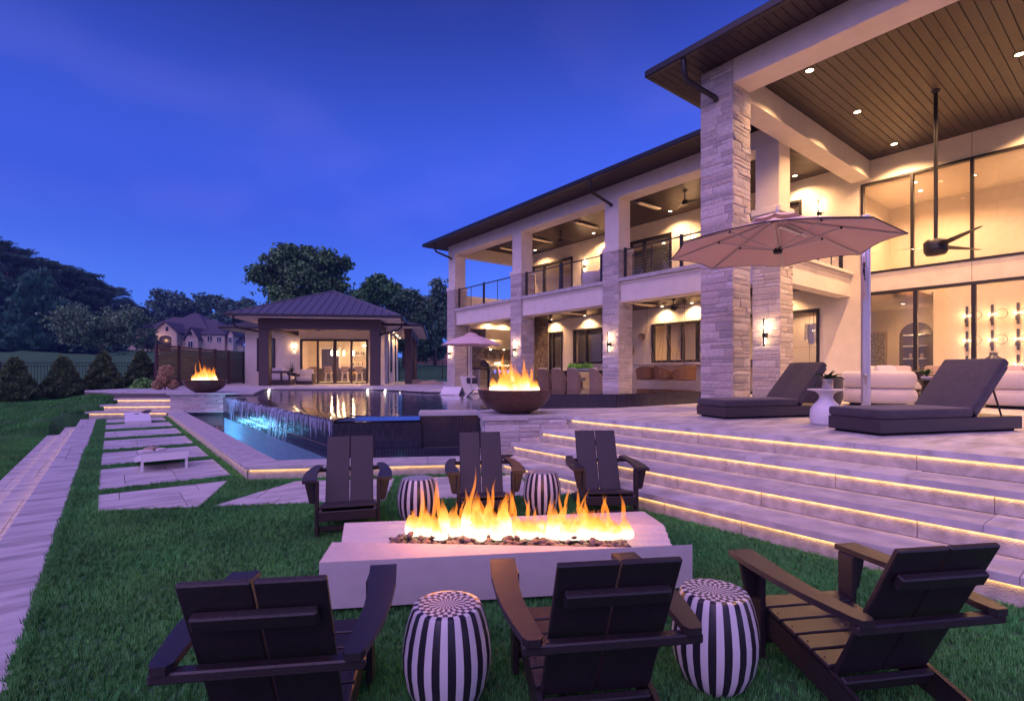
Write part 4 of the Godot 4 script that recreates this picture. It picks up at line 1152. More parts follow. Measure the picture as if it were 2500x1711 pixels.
func wall_holes(m: MB, a0: float, a1: float, y0: float, y1: float, b: float, th: float, holes: Array) -> void:
	var x := a0
	for h in holes:
		if h[0] > x: m.b2(x, y0, -b, h[0], y1, -b - th)
		if h[2] > y0: m.b2(h[0], y0, -b, h[1], h[2], -b - th)
		if h[3] < y1: m.b2(h[0], h[3], -b, h[1], y1, -b - th)
		x = h[1]
	if x < a1: m.b2(x, y0, -b, a1, y1, -b - th)

func hip(parent: Node, called: String, a0: float, a1: float, b0: float, b1: float, y0: float, apex_a0: float, apex_a1: float, apex_b: float, y1: float, material: Material) -> MeshInstance3D:
	var m := MB.new()
	var p := [Vector3(a0, y0, -b0), Vector3(a1, y0, -b0), Vector3(a1, y0, -b1), Vector3(a0, y0, -b1)]
	var l := Vector3(apex_a0, y1, -apex_b); var r := Vector3(apex_a1, y1, -apex_b)
	if apex_a1 - apex_a0 > 0.01:
		m.fan([p[0], p[1], r, l], Vector3(0, 1, 1)); m.fan([p[2], p[3], l, r], Vector3(0, 1, -1))
	else:
		m.fan([p[0], p[1], l], Vector3(0, 1, 1)); m.fan([p[2], p[3], l], Vector3(0, 1, -1))
	m.fan([p[1], p[2], r], Vector3(1, 1, 0)); m.fan([p[3], p[0], l], Vector3(-1, 1, 0))
	m.b2(a0 + 0.02, y0 - 0.02, -b0 - 0.02, a1 - 0.02, y0 - 0.001, -b1 + 0.02)
	return obj(called, m, material, parent)

var pav: Node3D

func pavilion() -> void:
	pav = thing("pavilion", "single-storey pool pavilion with metal hip roof and glass bar doors", "pavilion", Vector3.ZERO, TURN)
	var pb: Material = M.bronze_paint
	for a in [-9.34, -3.72]: bx("post", a, T - 0.1, -28.2, a + 0.5, 3.745, -28.7, pb, pav, 0.01)
	bx("front_beam", -9.36, 3.745, -28.18, -3.20, 4.26, -28.72, pb, pav, 0.01)
	bx("side_beam", -9.34, 3.80, -28.72, -8.9, 4.25, -34.1, pb, pav, 0.01)
	bx("side_beam", -3.66, 3.80, -28.72, -3.22, 4.25, -31.5, pb, pav, 0.01)
	bx("cross_beam", -8.85, 3.88, -30.6, -7.55, 4.22, -30.9, M.stucco, pav, 0.01)
	bx("porch_ceiling", -9.0, 4.20, -28.6, -3.5, 4.28, -34.2, M.stucco, pav)
	# walls
	var m := MB.new()
	wall_holes(m, -12.09, -3.3, T - 0.1, 4.25, 34.1, 0.22, [[-11.38, -10.30, 1.55, 3.63], [-8.79, -4.62, T, 3.60]])
	obj("wall", m, M.stucco, pav)
	var rw := MB.new()
	rw.b2(-3.5, T - 0.1, -31.5, -3.3, 4.25, -33.35); rw.b2(-3.5, 3.55, -33.35, -3.3, 4.25, -33.75); rw.b2(-3.5, T - 0.1, -33.75, -3.3, 4.25, -34.9)
	rw.b2(-3.5, 3.55, -34.9, -3.3, 4.25, -36.3); rw.b2(-3.5, T - 0.1, -34.9, -3.3, 1.5, -36.3); rw.b2(-3.5, T - 0.1, -36.3, -3.3, 4.25, -38.4)
	rw.b2(-3.5, 3.55, -38.4, -3.3, 4.25, -39.4); rw.b2(-3.5, T - 0.1, -39.4, -3.3, 4.25, -41.0)
	obj("wall", rw, M.stucco, pav)
	bx("wall", -12.09, T - 0.1, -34.32, -11.9, 4.25, -41.0, M.stucco, pav)
	bx("wall", -12.09, T - 0.1, -41.0, -3.3, 4.25, -41.2, M.stucco, pav)
	for q in [[-33.35, -33.75, T], [-34.9, -36.3, 1.5], [-38.4, -39.4, T]]:
		var f := bx("window", -3.45, q[2], q[0], -3.28, 3.55, q[1], M.dark_metal, pav, 0.01)
		bx("pane", -3.30, q[2] + 0.08, q[0] - 0.09, -3.272, 3.47, q[1] + 0.09, M.black_screen, f)
	# window left and the four-panel glass doors
	var wf := MB.new()
	wf.b2(-11.38, 1.55, -34.05, -11.30, 3.63, -34.2); wf.b2(-10.38, 1.55, -34.05, -10.30, 3.63, -34.2); wf.b2(-11.30, 1.55, -34.05, -10.38, 1.63, -34.2); wf.b2(-11.30, 3.55, -34.05, -10.38, 3.63, -34.2)
	var wo := obj("window", wf, M.dark_metal, pav)
	var gl := MB.new(); gl.quad(Vector3(-11.3, 1.63, -34.12), Vector3(-10.38, 1.63, -34.12), Vector3(-10.38, 3.55, -34.12), Vector3(-11.3, 3.55, -34.12)); obj("pane", gl, M.glass, wo)
	var df := MB.new()
	df.b2(-8.79, 3.48, -34.02, -4.62, 3.60, -34.2); df.b2(-8.79, T, -34.02, -4.62, T + 0.07, -34.2); df.b2(-8.79, T + 0.07, -34.02, -8.66, 3.48, -34.2); df.b2(-4.74, T + 0.07, -34.02, -4.62, 3.48, -34.2)
	var d := obj("glass_door", df, M.dark_metal, pav)
	for a in [-7.72, -6.67, -5.65]:
		var w := 0.10 if a == -6.67 else 0.065
		bx("stile", a - w, T + 0.07, -34.04, a + w, 3.48, -34.18, pb, d, 0.006)
	for q in [[-8.66, -7.72], [-7.72, -6.67], [-6.67, -5.65], [-5.65, -4.74]]:
		var g := MB.new(); g.quad(Vector3(q[0], T + 0.07, -34.11), Vector3(q[1], T + 0.07, -34.11), Vector3(q[1], 3.48, -34.11), Vector3(q[0], 3.48, -34.11)); obj("pane", g, M.glass, d)
	# roofs
	var r := hip(pav, "roof", -10.57, -2.05, 27.3, 35.8, 4.44, -6.35, -6.25, 31.55, 6.28, M.standing_seam)
	for i in 21:
		var a := -10.36 + 8.1 * i / 20.0
		var f := 1.0 - absf(a + 6.31) / 4.26
		var sm := MB.new(); sm.beam(Vector3(a, 4.455, -27.31), Vector3(a, 4.455 + 1.84 * f, -27.31 - 4.25 * f), 0.028, 0.05)
		obj("seam", sm, M.standing_seam, r)
		var s2 := MB.new(); var b := -27.5 - 8.1 * i / 20.0; var f2 := 1.0 - absf(b + 31.55) / 4.26
		s2.beam(Vector3(-2.06, 4.455, b), Vector3(-2.06 - 4.22 * f2, 4.455 + 1.84 * f2, b), 0.028, 0.05); obj("seam", s2, M.standing_seam, r)
	for q in [Vector3(-10.57, 4.45, -27.3), Vector3(-2.05, 4.45, -27.3)]:
		var hb := MB.new(); hb.beam(q, Vector3(-6.3, 6.31, -31.55), 0.13, 0.07, 0.01); obj("hip_cap", hb, M.standing_seam, r)
	var gt := MB.new()
	gt.b2(-10.7, 4.30, -27.16, -1.92, 4.44, -27.3, 0.02); gt.b2(-2.05, 4.30, -27.3, -1.92, 4.44, -35.8, 0.02); gt.b2(-10.7, 4.30, -27.3, -10.57, 4.44, -35.8, 0.02)
	obj("gutter", gt, M.gutter_metal, pav)
	var sf := MB.new()
	sf.b2(-10.57, 4.30, -27.3, -2.05, 4.34, -28.16); sf.b2(-3.18, 4.30, -28.16, -2.05, 4.34, -35.0); sf.b2(-10.57, 4.30, -28.16, -9.38, 4.34, -35.0)
	obj("soffit", sf, M.stucco, pav)
	hip(pav, "back_roof", -13.2, -1.1, 33.2, 43.0, 4.28, -9.0, -5.5, 38.0, 5.9, M.roof_shingle)
	hip(pav, "gallery_roof", -4.0, -1.05, 30.2, 42.0, 4.26, -3.4, -3.3, 36.0, 5.2, M.roof_shingle)
	var g2b := MB.new(); g2b.b2(-2.0, 4.14, -30.1, -0.95, 4.27, -30.2, 0.02); g2b.b2(-1.05, 4.14, -30.1, -0.93, 4.27, -42.0, 0.02); g2b.b2(-13.3, 4.14, -33.1, -10.6, 4.28, -33.2, 0.02); g2b.b2(-13.3, 4.14, -33.2, -13.2, 4.28, -43.0)
	obj("gutter", g2b, M.gutter_metal, pav)
	bx("soffit", -3.3, 4.13, -30.2, -1.05, 4.17, -41.5, M.stucco, pav)
	bx("soffit", -13.2, 4.14, -33.2, -11.0, 4.18, -42.5, M.stucco, pav)
	for b in [31.5, 35.2, 38.5]: bx("post", -2.12, T - 0.1, -b, -1.72, 3.82, -b - 0.4, pb, pav, 0.01)
	bx("side_beam", -2.14, 3.80, -31.45, -1.70, 4.13, -41.0, pb, pav, 0.01)
	for q in [[Vector3(-10.2, 4.30, -27.25), Vector3(-9.3, 3.55, -28.4)], [Vector3(-2.0, 4.30, -27.3), Vector3(-3.25, 3.45, -28.45)]]:
		var p: Vector3 = q[0]; var e: Vector3 = q[1]
		var t := MB.new(); t.tube([p, p + Vector3(0, -0.45, -0.03), p.lerp(e, 0.18) + Vector3(0, -0.45, 0), e.lerp(p, 0.1), e], 0.05, 8); obj("downspout", t, M.gutter_metal, pav)
	sconce(pav, Vector3(-9.16, 3.02, -34.1), Vector3(0, 0, 1), 0.66, 0.22)
	fan(Vector3(-7.04, 4.2, -31.2), 0.2, 0.65, 0.08, 0.1, pav)
	# bar room behind the doors
	for q in [[-9.6, -9.5, 34.3, 39.0], [-3.9, -3.8, 34.3, 39.0]]: bx("room_wall", q[0], T, -q[2], q[1], 3.9, -q[3], M.interior_wall, pav)
	bx("room_wall", -9.6, T, -39.0, -3.8, 3.9, -39.1, M.interior_wall, pav)
	bx("room_ceiling", -9.6, 3.9, -34.3, -3.8, 3.98, -39.1, M.interior_wall, pav)
	bx("room_floor", -9.6, T - 0.05, -34.15, -3.8, T, -39.1, M.interior_floor, pav)
	bx("inner_door", -8.55, T, -38.9, -7.35, 3.2, -38.97, M.dark_table, pav, 0.01)
	for q in [[-8.68, -8.55], [-7.35, -7.22]]: bx("door_trim", q[0], T, -38.88, q[1], 3.3, -38.98, M.white_paint, pav)
	bx("door_trim", -8.55, 3.2, -38.88, -7.35, 3.32, -38.98, M.white_paint, pav)
	bx("bar_counter", -8.9, T, -36.4, -4.3, 1.72, -36.9, M.tile_0, pav, 0.01)
	bx("bar_top", -8.95, 1.72, -36.2, -4.25, 1.77, -36.95, M.dark_table, pav, 0.006)
	var ls := bx("light_strip", -8.9, T + 0.04, -36.36, -4.3, T + 0.07, -36.39, M.strip_glow, pav)
	area(ls, Vector3(-6.6, T + 0.06, -36.33), Vector3(0, -0.6, 1), Vector3(1, 0, 0), 4.4, 0.04, WARM, 0.8)
	bx("back_counter", -6.6, T, -38.4, -3.9, 1.95, -38.98, M.cabinet, pav, 0.01)
	bx("counter_top", -6.6, 1.95, -38.35, -3.9, 2.0, -38.98, M.marble_white, pav)
	bx("television", -5.35, 2.1, -38.85, -4.0, 3.2, -38.92, M.black_screen, pav, 0.01)
	for y in [2.75]: 
		var sh := bx("bottle_shelf", -6.5, y, -38.7, -5.5, y + 0.03, -38.98, M.marble_white, pav)
		var st := bx("light_strip", -6.5, y - 0.02, -38.75, -5.5, y - 0.004, -38.78, M.strip_glow, pav)
	bx("cove_strip", -5.6, 3.42, -38.7, -3.95, 3.46, -38.75, M.lamp_glow, pav)
	for a in [-7.35, -6.95, -6.55, -5.9, -4.75]:
		var t := MB.new(); t.tube([Vector3(a, 3.9, -36.5), Vector3(a, 2.98, -36.5)], 0.006, 5)
		var p := obj("pendant", t, M.dark_metal, pav)
		var g := MB.new(); g.tube([Vector3(a, 2.98, -36.5), Vector3(a, 2.66, -36.5)], 0.045, 8); obj("pendant_tube", g, M.lamp_glow, p)
		omni(p, Vector3(a, 2.8, -36.4), Color(1.0, 0.76, 0.54), 0.5, 0.04)
	for q in [[-8.0, -35.4], [-5.4, -35.4], [-6.6, -37.8]]:
		var lm := MB.new(); lm.lathe([Vector2(0, -0.01), Vector2(0.06, -0.01), Vector2(0.06, 0)], 10, Vector3(q[0], 3.9, q[1])); var lo := obj("ceiling_lamp", lm, M.lamp_glow, pav)
		spot(lo, Vector3(q[0], 3.87, q[1]), Vector3.DOWN, Color(1.0, 0.76, 0.54), 2.6, 78.0)
	for q in [[-6.3, -30.8], [-4.6, -31.0]]:
		var lm := MB.new(); lm.lathe([Vector2(0, -0.01), Vector2(0.05, -0.01), Vector2(0.05, 0)], 10, Vector3(q[0], 4.2, q[1])); var lo := obj("ceiling_lamp", lm, M.lamp_glow, pav)
		spot(lo, Vector3(q[0], 4.17, q[1]), Vector3.DOWN, Color(1.0, 0.76, 0.54), 2.6, 75.0)
	for b in [34.4, 36.8, 37.8, 40.0]:
		var lm := MB.new(); lm.lathe([Vector2(0, -0.01), Vector2(0.05, -0.01), Vector2(0.05, 0)], 10, Vector3(-3.05, 4.13, -b)); var lo := obj("ceiling_lamp", lm, M.lamp_glow, pav)
		spot(lo, Vector3(-3.05, 4.10, -b), Vector3.DOWN, Color(1.0, 0.76, 0.54), 1.6, 70.0)

func S(px: float, py: float, dep: float) -> Vector3:
	# a surveyed point: bearing and elevation from the tripod, with its distance
	var f := Vector3(0.6148, 0, -0.7887); var r := Vector3(0.7887, 0, 0.6148)
	return Vector3(0, 1.442, 0) + (f + r * (px - 1250.0) / 1256.0 + Vector3.UP * (911.0 - py) / 1256.0) * dep

func on_land(px: float, dep: float) -> Vector3:
	var p := S(px, 911, dep); p.y = land(p.x, p.z)
	return p

func picket_fence(label: String, pts: Array, post_every := 2.4, hgt := 1.2) -> void:
	var o := thing("fence", label, "fence", Vector3.ZERO, 0.0, "black picket fences")
	var pk := MB.new(); pk.box(Vector3(0, hgt / 2, 0), Vector3(0.018, hgt, 0.018)); var pm := pk.mesh()
	var pp := MB.new(); pp.box(Vector3(0, hgt / 2 + 0.06, 0), Vector3(0.06, hgt + 0.12, 0.06), 0.008); var pom := pp.mesh()
	for i in pts.size() - 1:
		var a: Vector3 = pts[i]; var b: Vector3 = pts[i + 1]
		var n := int(a.distance_to(b) / 0.115)
		for k in n:
			var p := a.lerp(b, float(k) / n)
			if k % 21 == 0: obj("post", pom, M.dark_metal, o).position = p
			else: obj("picket", pm, M.dark_metal, o).position = p + Vector3.UP * 0.06
		for y in [0.14, hgt - 0.16, hgt]:
			var m := MB.new(); m.beam(a + Vector3.UP * (y + 0.06), b + Vector3.UP * (y + 0.06), 0.025, 0.03); obj("rail", m, M.dark_metal, o)

func far_left() -> void:
	# wooden privacy screen of level slats
	var s0 := Vector3(1.63, T, -28.73); var s1 := Vector3(6.67, T, -36.67)
	var sc := thing("privacy_screen", "dark red-brown slatted wooden privacy screen left of the pavilion", "screen")
	var ps := [0.0, 0.20, 0.42, 0.60, 0.78, 1.0]
	for f in ps:
		var p := s0.lerp(s1, f)
		var m := MB.new(); m.box(p + Vector3.UP * 1.0, Vector3(0.12, 2.08, 0.12), 0.01, Basis(Vector3.UP, 0.57)); obj("post", m, M.screen_wood, sc)
	for i in 5:
		for k in 15:
			var y := 0.06 + k * 0.131
			var h := 0.112 if k < 11 else 0.095
			var m := MB.new(); m.beam(s0.lerp(s1, ps[i] + 0.006) + Vector3.UP * (y + h / 2), s0.lerp(s1, ps[i + 1] - 0.006) + Vector3.UP * (y + h / 2), 0.022, h, 0.004); obj("slat", m, M.screen_wood, sc)
	var fp := []
	for q in [[-120, 22.5], [0, 24.0], [130, 25.0], [260, 26.5], [345, 27.6], [382, 24.6]]: fp.append(on_land(q[0], q[1]) + Vector3.DOWN * 0.05)
	picket_fence("black metal picket fence behind the row of clipped conifers", fp)
	var f2 := []
	for q in [[975, 43.0], [1010, 42.5], [1100, 42.0]]: f2.append(S(q[0], 927.5, q[1]))
	picket_fence("black metal picket fence between the pavilion gallery and the house corner", f2, 2.4, 1.5)
	# mulch bed under the conifers
	var mu := MB.new()
	mu.grid(4, 30, func(i, j):
		var px := lerpf(-130, 372, j / 30.0); var dp := lerpf(lerpf(19.2, 24.2, j / 30.0), lerpf(23.0, 28.0, j / 30.0), i / 4.0)
		var p := on_land(px, dp); p.y += 0.05 - 0.05 * absf(i - 2)
		return p)
	tag(obj("mulch_bed", mu, M.mulch), "dark mulch bed along the black picket fence", "", "", "structure")
	mansion()
	carriage_house()

func gable(o: Node3D, x0: float, x1: float, base: float, eave: float, apex: float, z0: float, depth: float, u: float, wallm: Material, win := true) -> void:
	# pentagon wall with a steep roof running back
	var c := func(p): return (p - 1100.0) * u
	var yy := func(q): return (1122.0 - q) * u
	var xa: float = c.call(x0); var xb: float = c.call(x1); var xm := (xa + xb) / 2
	var m := MB.new()
	m.fan([Vector3(xa, yy.call(base), z0), Vector3(xb, yy.call(base), z0), Vector3(xb, yy.call(eave), z0), Vector3(xm, yy.call(apex), z0), Vector3(xa, yy.call(eave), z0)], Vector3(0, 0, 1))
	for x in [xa, xb]: m.fan([Vector3(x, yy.call(base), z0), Vector3(x, yy.call(eave), z0), Vector3(x, yy.call(eave), z0 - depth), Vector3(x, yy.call(base), z0 - depth)], Vector3(x - xm, 0, 0))
	obj("wall", m, wallm, o)
	for s in [[xa, -1.0], [xb, 1.0]]:
		var e := Vector3(s[0] + s[1] * 0.35, yy.call(eave) - 0.35, z0 + 0.3); var t := Vector3(xm, yy.call(apex) + 0.12, z0 + 0.3)
		var r := MB.new(); var back := Vector3(0, 0, -depth - 0.6)
		var nn := Vector3(s[1], 0.7, 0) * 0.14
		r.fan([e, t, t + back, e + back], Vector3(s[1], 1, 0)); r.fan([e + nn, t + nn, t + nn + back, e + nn + back], Vector3(s[1], 1, 0)); r.fan([e, t, t + nn, e + nn], Vector3(0, 0, 1))
		obj("roof", r, M.far_roof, o)

func far_window(o: Node3D, x0: float, x1: float, y0: float, y1: float, z: float, u: float, lit := false) -> void:
	var c := func(p): return (p - 1100.0) * u
	var yy := func(q): return (1122.0 - q) * u
	var f := bx("window", c.call(x0), yy.call(y1), z - 0.05, c.call(x1), yy.call(y0), z + 0.08, M.white_paint, o)
	var n := 2
	for i in n:
		var a := lerpf(c.call(x0), c.call(x1), (i + 0.1) / n); var b := lerpf(c.call(x0), c.call(x1), (i + 0.9) / n)
		bx("pane", a, yy.call(y1) + 0.12, z + 0.06, b, yy.call(y0) - 0.12, z + 0.10, M.lit_pane if lit else M.far_pane, f)

func mansion() -> void:
	var u := 0.0248
	var p := S(296.0, 911, 108.0); p.y = 5.35
	var o := thing("mansion", "far pale stone mansion with steep grey hip roof and gables", "house", p, -atan2(979.0, 1256.0))
	var c := func(q): return (q - 1100.0) * u
	var yy := func(q): return (1122.0 - q) * u
	bx("wall", c.call(1120), -1.5, -9.0, c.call(1945), yy.call(955), -1.2, M.far_stone, o)
	bx("wall", c.call(935), -1.5, -8.0, c.call(1165), yy.call(975), -1.6, M.far_stone, o)
	bx("wall", c.call(1945), -1.5, -8.0, c.call(2085), yy.call(1040), -2.0, M.far_stone, o)
	var r := MB.new()
	var q0 := [Vector3(c.call(1085), yy.call(950), -0.9), Vector3(c.call(1955), yy.call(950), -0.9), Vector3(c.call(1955), yy.call(950), -16), Vector3(c.call(1085), yy.call(950), -16)]
	var l := Vector3(c.call(1330), yy.call(768), -8); var rr := Vector3(c.call(1720), yy.call(798), -8)
	r.fan([q0[0], q0[1], rr, l], Vector3(0, 1, 1)); r.fan([q0[1], q0[2], rr], Vector3(1, 1, 0)); r.fan([q0[3], q0[0], l], Vector3(-1, 1, 0)); r.fan([q0[2], q0[3], l, rr], Vector3(0, 1, -1))
	var q1 := [Vector3(c.call(1290), yy.call(900), -3), Vector3(c.call(1760), yy.call(900), -3), Vector3(c.call(1760), yy.call(900), -16), Vector3(c.call(1290), yy.call(900), -16)]
	var l2 := Vector3(c.call(1480), yy.call(730), -9); var r2 := Vector3(c.call(1525), yy.call(730), -9)
	r.fan([q1[0], q1[1], r2, l2], Vector3(0, 1, 1)); r.fan([q1[1], q1[2], r2], Vector3(1, 1, 0)); r.fan([q1[3], q1[0], l2], Vector3(-1, 1, 0))
	obj("roof", r, M.far_roof, o)
	var r3 := MB.new()
	r3.fan([Vector3(c.call(915), yy.call(985), -1.2), Vector3(c.call(1170), yy.call(985), -1.2), Vector3(c.call(1150), yy.call(868), -7), Vector3(c.call(1010), yy.call(880), -7)], Vector3(0, 1, 1))
	r3.fan([Vector3(c.call(1895), yy.call(950), -1.4), Vector3(c.call(2095), yy.call(1045), -1.4), Vector3(c.call(2020), yy.call(905), -6), Vector3(c.call(1900), yy.call(905), -6)], Vector3(0, 1, 1))
	obj("roof", r3, M.far_roof, o)
	gable(o, 1165, 1322, 1160, 960, 868, 0.0, 4.0, u, M.far_stone)
	gable(o, 1392, 1582, 1160, 930, 852, 0.6, 5.0, u, M.far_stone)
	gable(o, 1640, 1745, 1160, 985, 898, 0.0, 4.0, u, M.far_stone)
	gable(o, 1985, 2030, 1160, 950, 912, -0.6, 4.0, u, M.far_stone)
	# arched entrance, attic slits and windows
	var ar := PackedVector2Array([Vector2(c.call(1436), yy.call(1110)), Vector2(c.call(1535), yy.call(1110))])
	for i in 9: ar.append(Vector2(c.call(1485.5) + (c.call(1535) - c.call(1485.5)) * cos(PI * i / 8.0), yy.call(985) + 0.55 * sin(PI * i / 8.0)))
	var am := MB.new(); am.prism(ar, 0, 0.06, 0.0, Transform3D(Basis(Vector3(1, 0, 0), Vector3(0, 0, 1), Vector3(0, 1, 0)), Vector3(0, 0, 0.6)))
	obj("entrance", am, M.dark_table, o)
	for q in [[1240, 1257, 908, 945], [1491, 1509, 890, 925], [1682, 1694, 930, 960]]: bx("vent", c.call(q[0]), yy.call(q[3]), 0.0, c.call(q[1]), yy.call(q[2]), 0.72, M.dark_table, o)
	far_window(o, 1222, 1260, 1010, 1085, 0.05, u)
	far_window(o, 1665, 1705, 1005, 1065, 0.05, u)
	far_window(o, 1800, 1842, 955, 1010, -1.15, u)
	far_window(o, 1880, 1918, 965, 1018, -1.15, u)
	far_window(o, 1993, 2022, 970, 1025, -0.55, u)
	far_window(o, 968, 1065, 1010, 1075, -1.55, u, true)
	var lm := MB.new(); lm.lathe([Vector2(0, -0.15), Vector2(0.15, 0), Vector2(0, 0.15)], 8, Vector3(c.call(1092), 0.3, 0.6)); var lo := obj("garden_lamp", lm, M.lamp_glow, o)
	spot(lo, Vector3(c.call(1092), 0.45, 0.5), Vector3(0, 1, -0.6), Color(1.0, 0.76, 0.54), 4.0, 50.0)
	var l3 := MB.new(); l3.lathe([Vector2(0, -0.15), Vector2(0.15, 0), Vector2(0, 0.15)], 8, Vector3(c.call(1390), 3.2, 0.9)); var lo3 := obj("porch_lamp", l3, M.lamp_glow, o)
	omni(lo3, Vector3(c.call(1460), 3.0, 2.0), Color(1.0, 0.76, 0.54), 1.4, 0.15)

func carriage_house() -> void:
	# stands off to the right behind the pavilion gallery
	var dep := 100.0; var u := dep / 1256.0 / 5.81
	var p := S(1000.0 + 300 / 5.81, 800 + 600 / 5.81, dep)
	var o := thing("carriage_house", "far brick house with slate roof, two dormers and arched garage doors", "house", p, -atan2(979.0, 1256.0))
	var c := func(q): return (q - 300.0) * u
	var yy := func(q): return (600.0 - q) * u
	bx("wall", c.call(40), -1, -6, c.call(700), yy.call(432), 0, M.far_brick, o)
	var r := MB.new()
	r.fan([Vector3(c.call(20), yy.call(440), 0.4), Vector3(c.call(720), yy.call(440), 0.4), Vector3(c.call(650), yy.call(278), -4), Vector3(c.call(140), yy.call(278), -4)], Vector3(0, 1, 1))
	r.fan([Vector3(c.call(20), yy.call(440), 0.4), Vector3(c.call(140), yy.call(278), -4), Vector3(c.call(20), yy.call(440), -8)], Vector3(-1, 1, 0))
	obj("roof", r, M.far_roof, o)
	bx("wall", c.call(445), -1, -3, c.call(620), yy.call(300), 0.7, M.far_brick, o)
	var hr := MB.new(); hr.fan([Vector3(c.call(425), yy.call(305), 1.0), Vector3(c.call(640), yy.call(305), 1.0), Vector3(c.call(600), yy.call(258), -2), Vector3(c.call(470), yy.call(258), -2)], Vector3(0, 1, 1)); obj("roof", hr, M.far_roof, o)
	for x in [100, 258]:
		var d := bx("dormer", c.call(x - 38), yy.call(445), -1.5, c.call(x + 38), yy.call(345), 0.35, M.far_brick, o)
		bx("dormer_roof", c.call(x - 52), yy.call(345), -1.5, c.call(x + 52), yy.call(330), 0.5, M.white_paint, d)
		bx("window", c.call(x - 18), yy.call(448), 0.3, c.call(x + 18), yy.call(368), 0.42, M.white_paint, d)
		bx("pane", c.call(x - 13), yy.call(440), 0.38, c.call(x + 13), yy.call(376), 0.45, M.far_pane, d)
	bx("chimney", c.call(215), yy.call(295), -4.2, c.call(255), yy.call(255), -3.6, M.white_paint, o)
	for x in [185, 340, 60]:
		var ar := PackedVector2Array([Vector2(c.call(x - 58), -0.5), Vector2(c.call(x + 58), -0.5)])
		for i in 9: ar.append(Vector2(c.call(x) + 58 * u * cos(PI * i / 8.0), yy.call(545) + 22 * u * sin(PI * i / 8.0)))
		var am := MB.new(); am.prism(ar, 0, 0.05, 0.0, Transform3D(Basis(Vector3(1, 0, 0), Vector3(0, 0, 1), Vector3(0, 1, 0)), Vector3(0, 0, 0.005))); obj("garage_door", am, M.screen_wood, o)

var clumps := {}

func clump(kind: String) -> ArrayMesh:
	if clumps.has(kind): return clumps[kind]
	var r := RandomNumberGenerator.new(); r.seed = hash(kind) % 1000
	var m := MB.new(); m.tint = true
	var n := 9
	for i in n:
		var c := Vector3(r.randf_range(-1, 1), r.randf_range(-0.7, 0.7), r.randf_range(-1, 1)) * 0.62
		var b := Basis(Vector3(r.randf_range(-1, 1), r.randf_range(-1, 1), r.randf_range(-1, 1)).normalized(), r.randf_range(0, TAU))
		var sh := r.randf_range(0.75, 1.2)
		m.c = Color(sh, sh * r.randf_range(0.95, 1.05), sh * r.randf_range(0.85, 1.1))
		if kind == "needle":
			var d := (c + Vector3(0, -0.1, 0)).normalized()
			var e := d.cross(Vector3.UP).normalized() * 0.13
			m.quad(c * 0.3 - e * 0.5, c * 0.3 + e * 0.5, c * 0.3 + d * 0.9 + e * 0.25 + Vector3.UP * 0.1, c * 0.3 + d * 0.9 - e * 0.25 + Vector3.UP * 0.1)
			m.quad(c * 0.3 - Vector3.UP * 0.07, c * 0.3 + Vector3.UP * 0.07, c * 0.3 + d * 0.85 + Vector3.UP * 0.06, c * 0.3 + d * 0.85 - Vector3.UP * 0.06)
		elif kind == "scale":
			var d := Vector3(c.x, absf(c.y) + 0.5, c.z).normalized()
			var e := d.cross(Vector3(r.randf() - 0.5, 0.2, r.randf() - 0.5)).normalized()
			m.tri(c - e * 0.20, c + e * 0.20, c + d * 0.75); m.tri(c + d * 0.25 - e * 0.3, c + d * 0.3, c + d * 0.8 - e * 0.25); m.tri(c + d * 0.25 + e * 0.3, c + d * 0.8 + e * 0.25, c + d * 0.3)
		else:
			var l := 0.42; var w := 0.26
			var p := [b * Vector3(-l, 0, 0), b * Vector3(0, 0.05, -w), b * Vector3(l, 0, 0), b * Vector3(0, 0.05, w)]
			m.tri(c + p[0], c + p[1], c + p[2]); m.tri(c + p[0], c + p[2], c + p[3])
	clumps[kind] = m.mesh()
	return clumps[kind]

func crown(parent: Node, called: String, kind: String, pts: Array, size: float, base: Color, seed_: int) -> void:
	# pts: Vector3 centres of the leaf clumps
	var r := RandomNumberGenerator.new(); r.seed = seed_
	var mm := MultiMesh.new()
	mm.transform_format = MultiMesh.TRANSFORM_3D; mm.use_colors = true
	mm.mesh = clump(kind); mm.instance_count = pts.size()
	for i in pts.size():
		var s := size * r.randf_range(0.7, 1.35)
		var b := Basis(Vector3.UP, r.randf_range(0, TAU)) * Basis(Vector3.RIGHT, r.randf_range(-0.5, 0.5))
		mm.set_instance_transform(i, Transform3D(b.scaled(Vector3.ONE * s), pts[i]))
		var v := r.randf_range(0.55, 1.6) * 4.4
		mm.set_instance_color(i, Color(base.r * v * r.randf_range(0.9, 1.15), base.g * v, base.b * v * r.randf_range(0.8, 1.1)))
	var o := MultiMeshInstance3D.new(); o.multimesh = mm; o.material_override = M.leaf
	put(o, called, parent)
	tag(o, "", "", "", "stuff")

func limb(m: MB, a: Vector3, b: Vector3, r0: float, r1: float, bend: float, r: RandomNumberGenerator) -> void:
	var off := Vector3(r.randf_range(-1, 1), r.randf_range(-0.3, 0.5), r.randf_range(-1, 1)) * bend
	m.tube([a, a.lerp(b, 0.33) + off * 0.7, a.lerp(b, 0.66) + off, b], [r0, lerpf(r0, r1, 0.33), lerpf(r0, r1, 0.66), r1], 6)

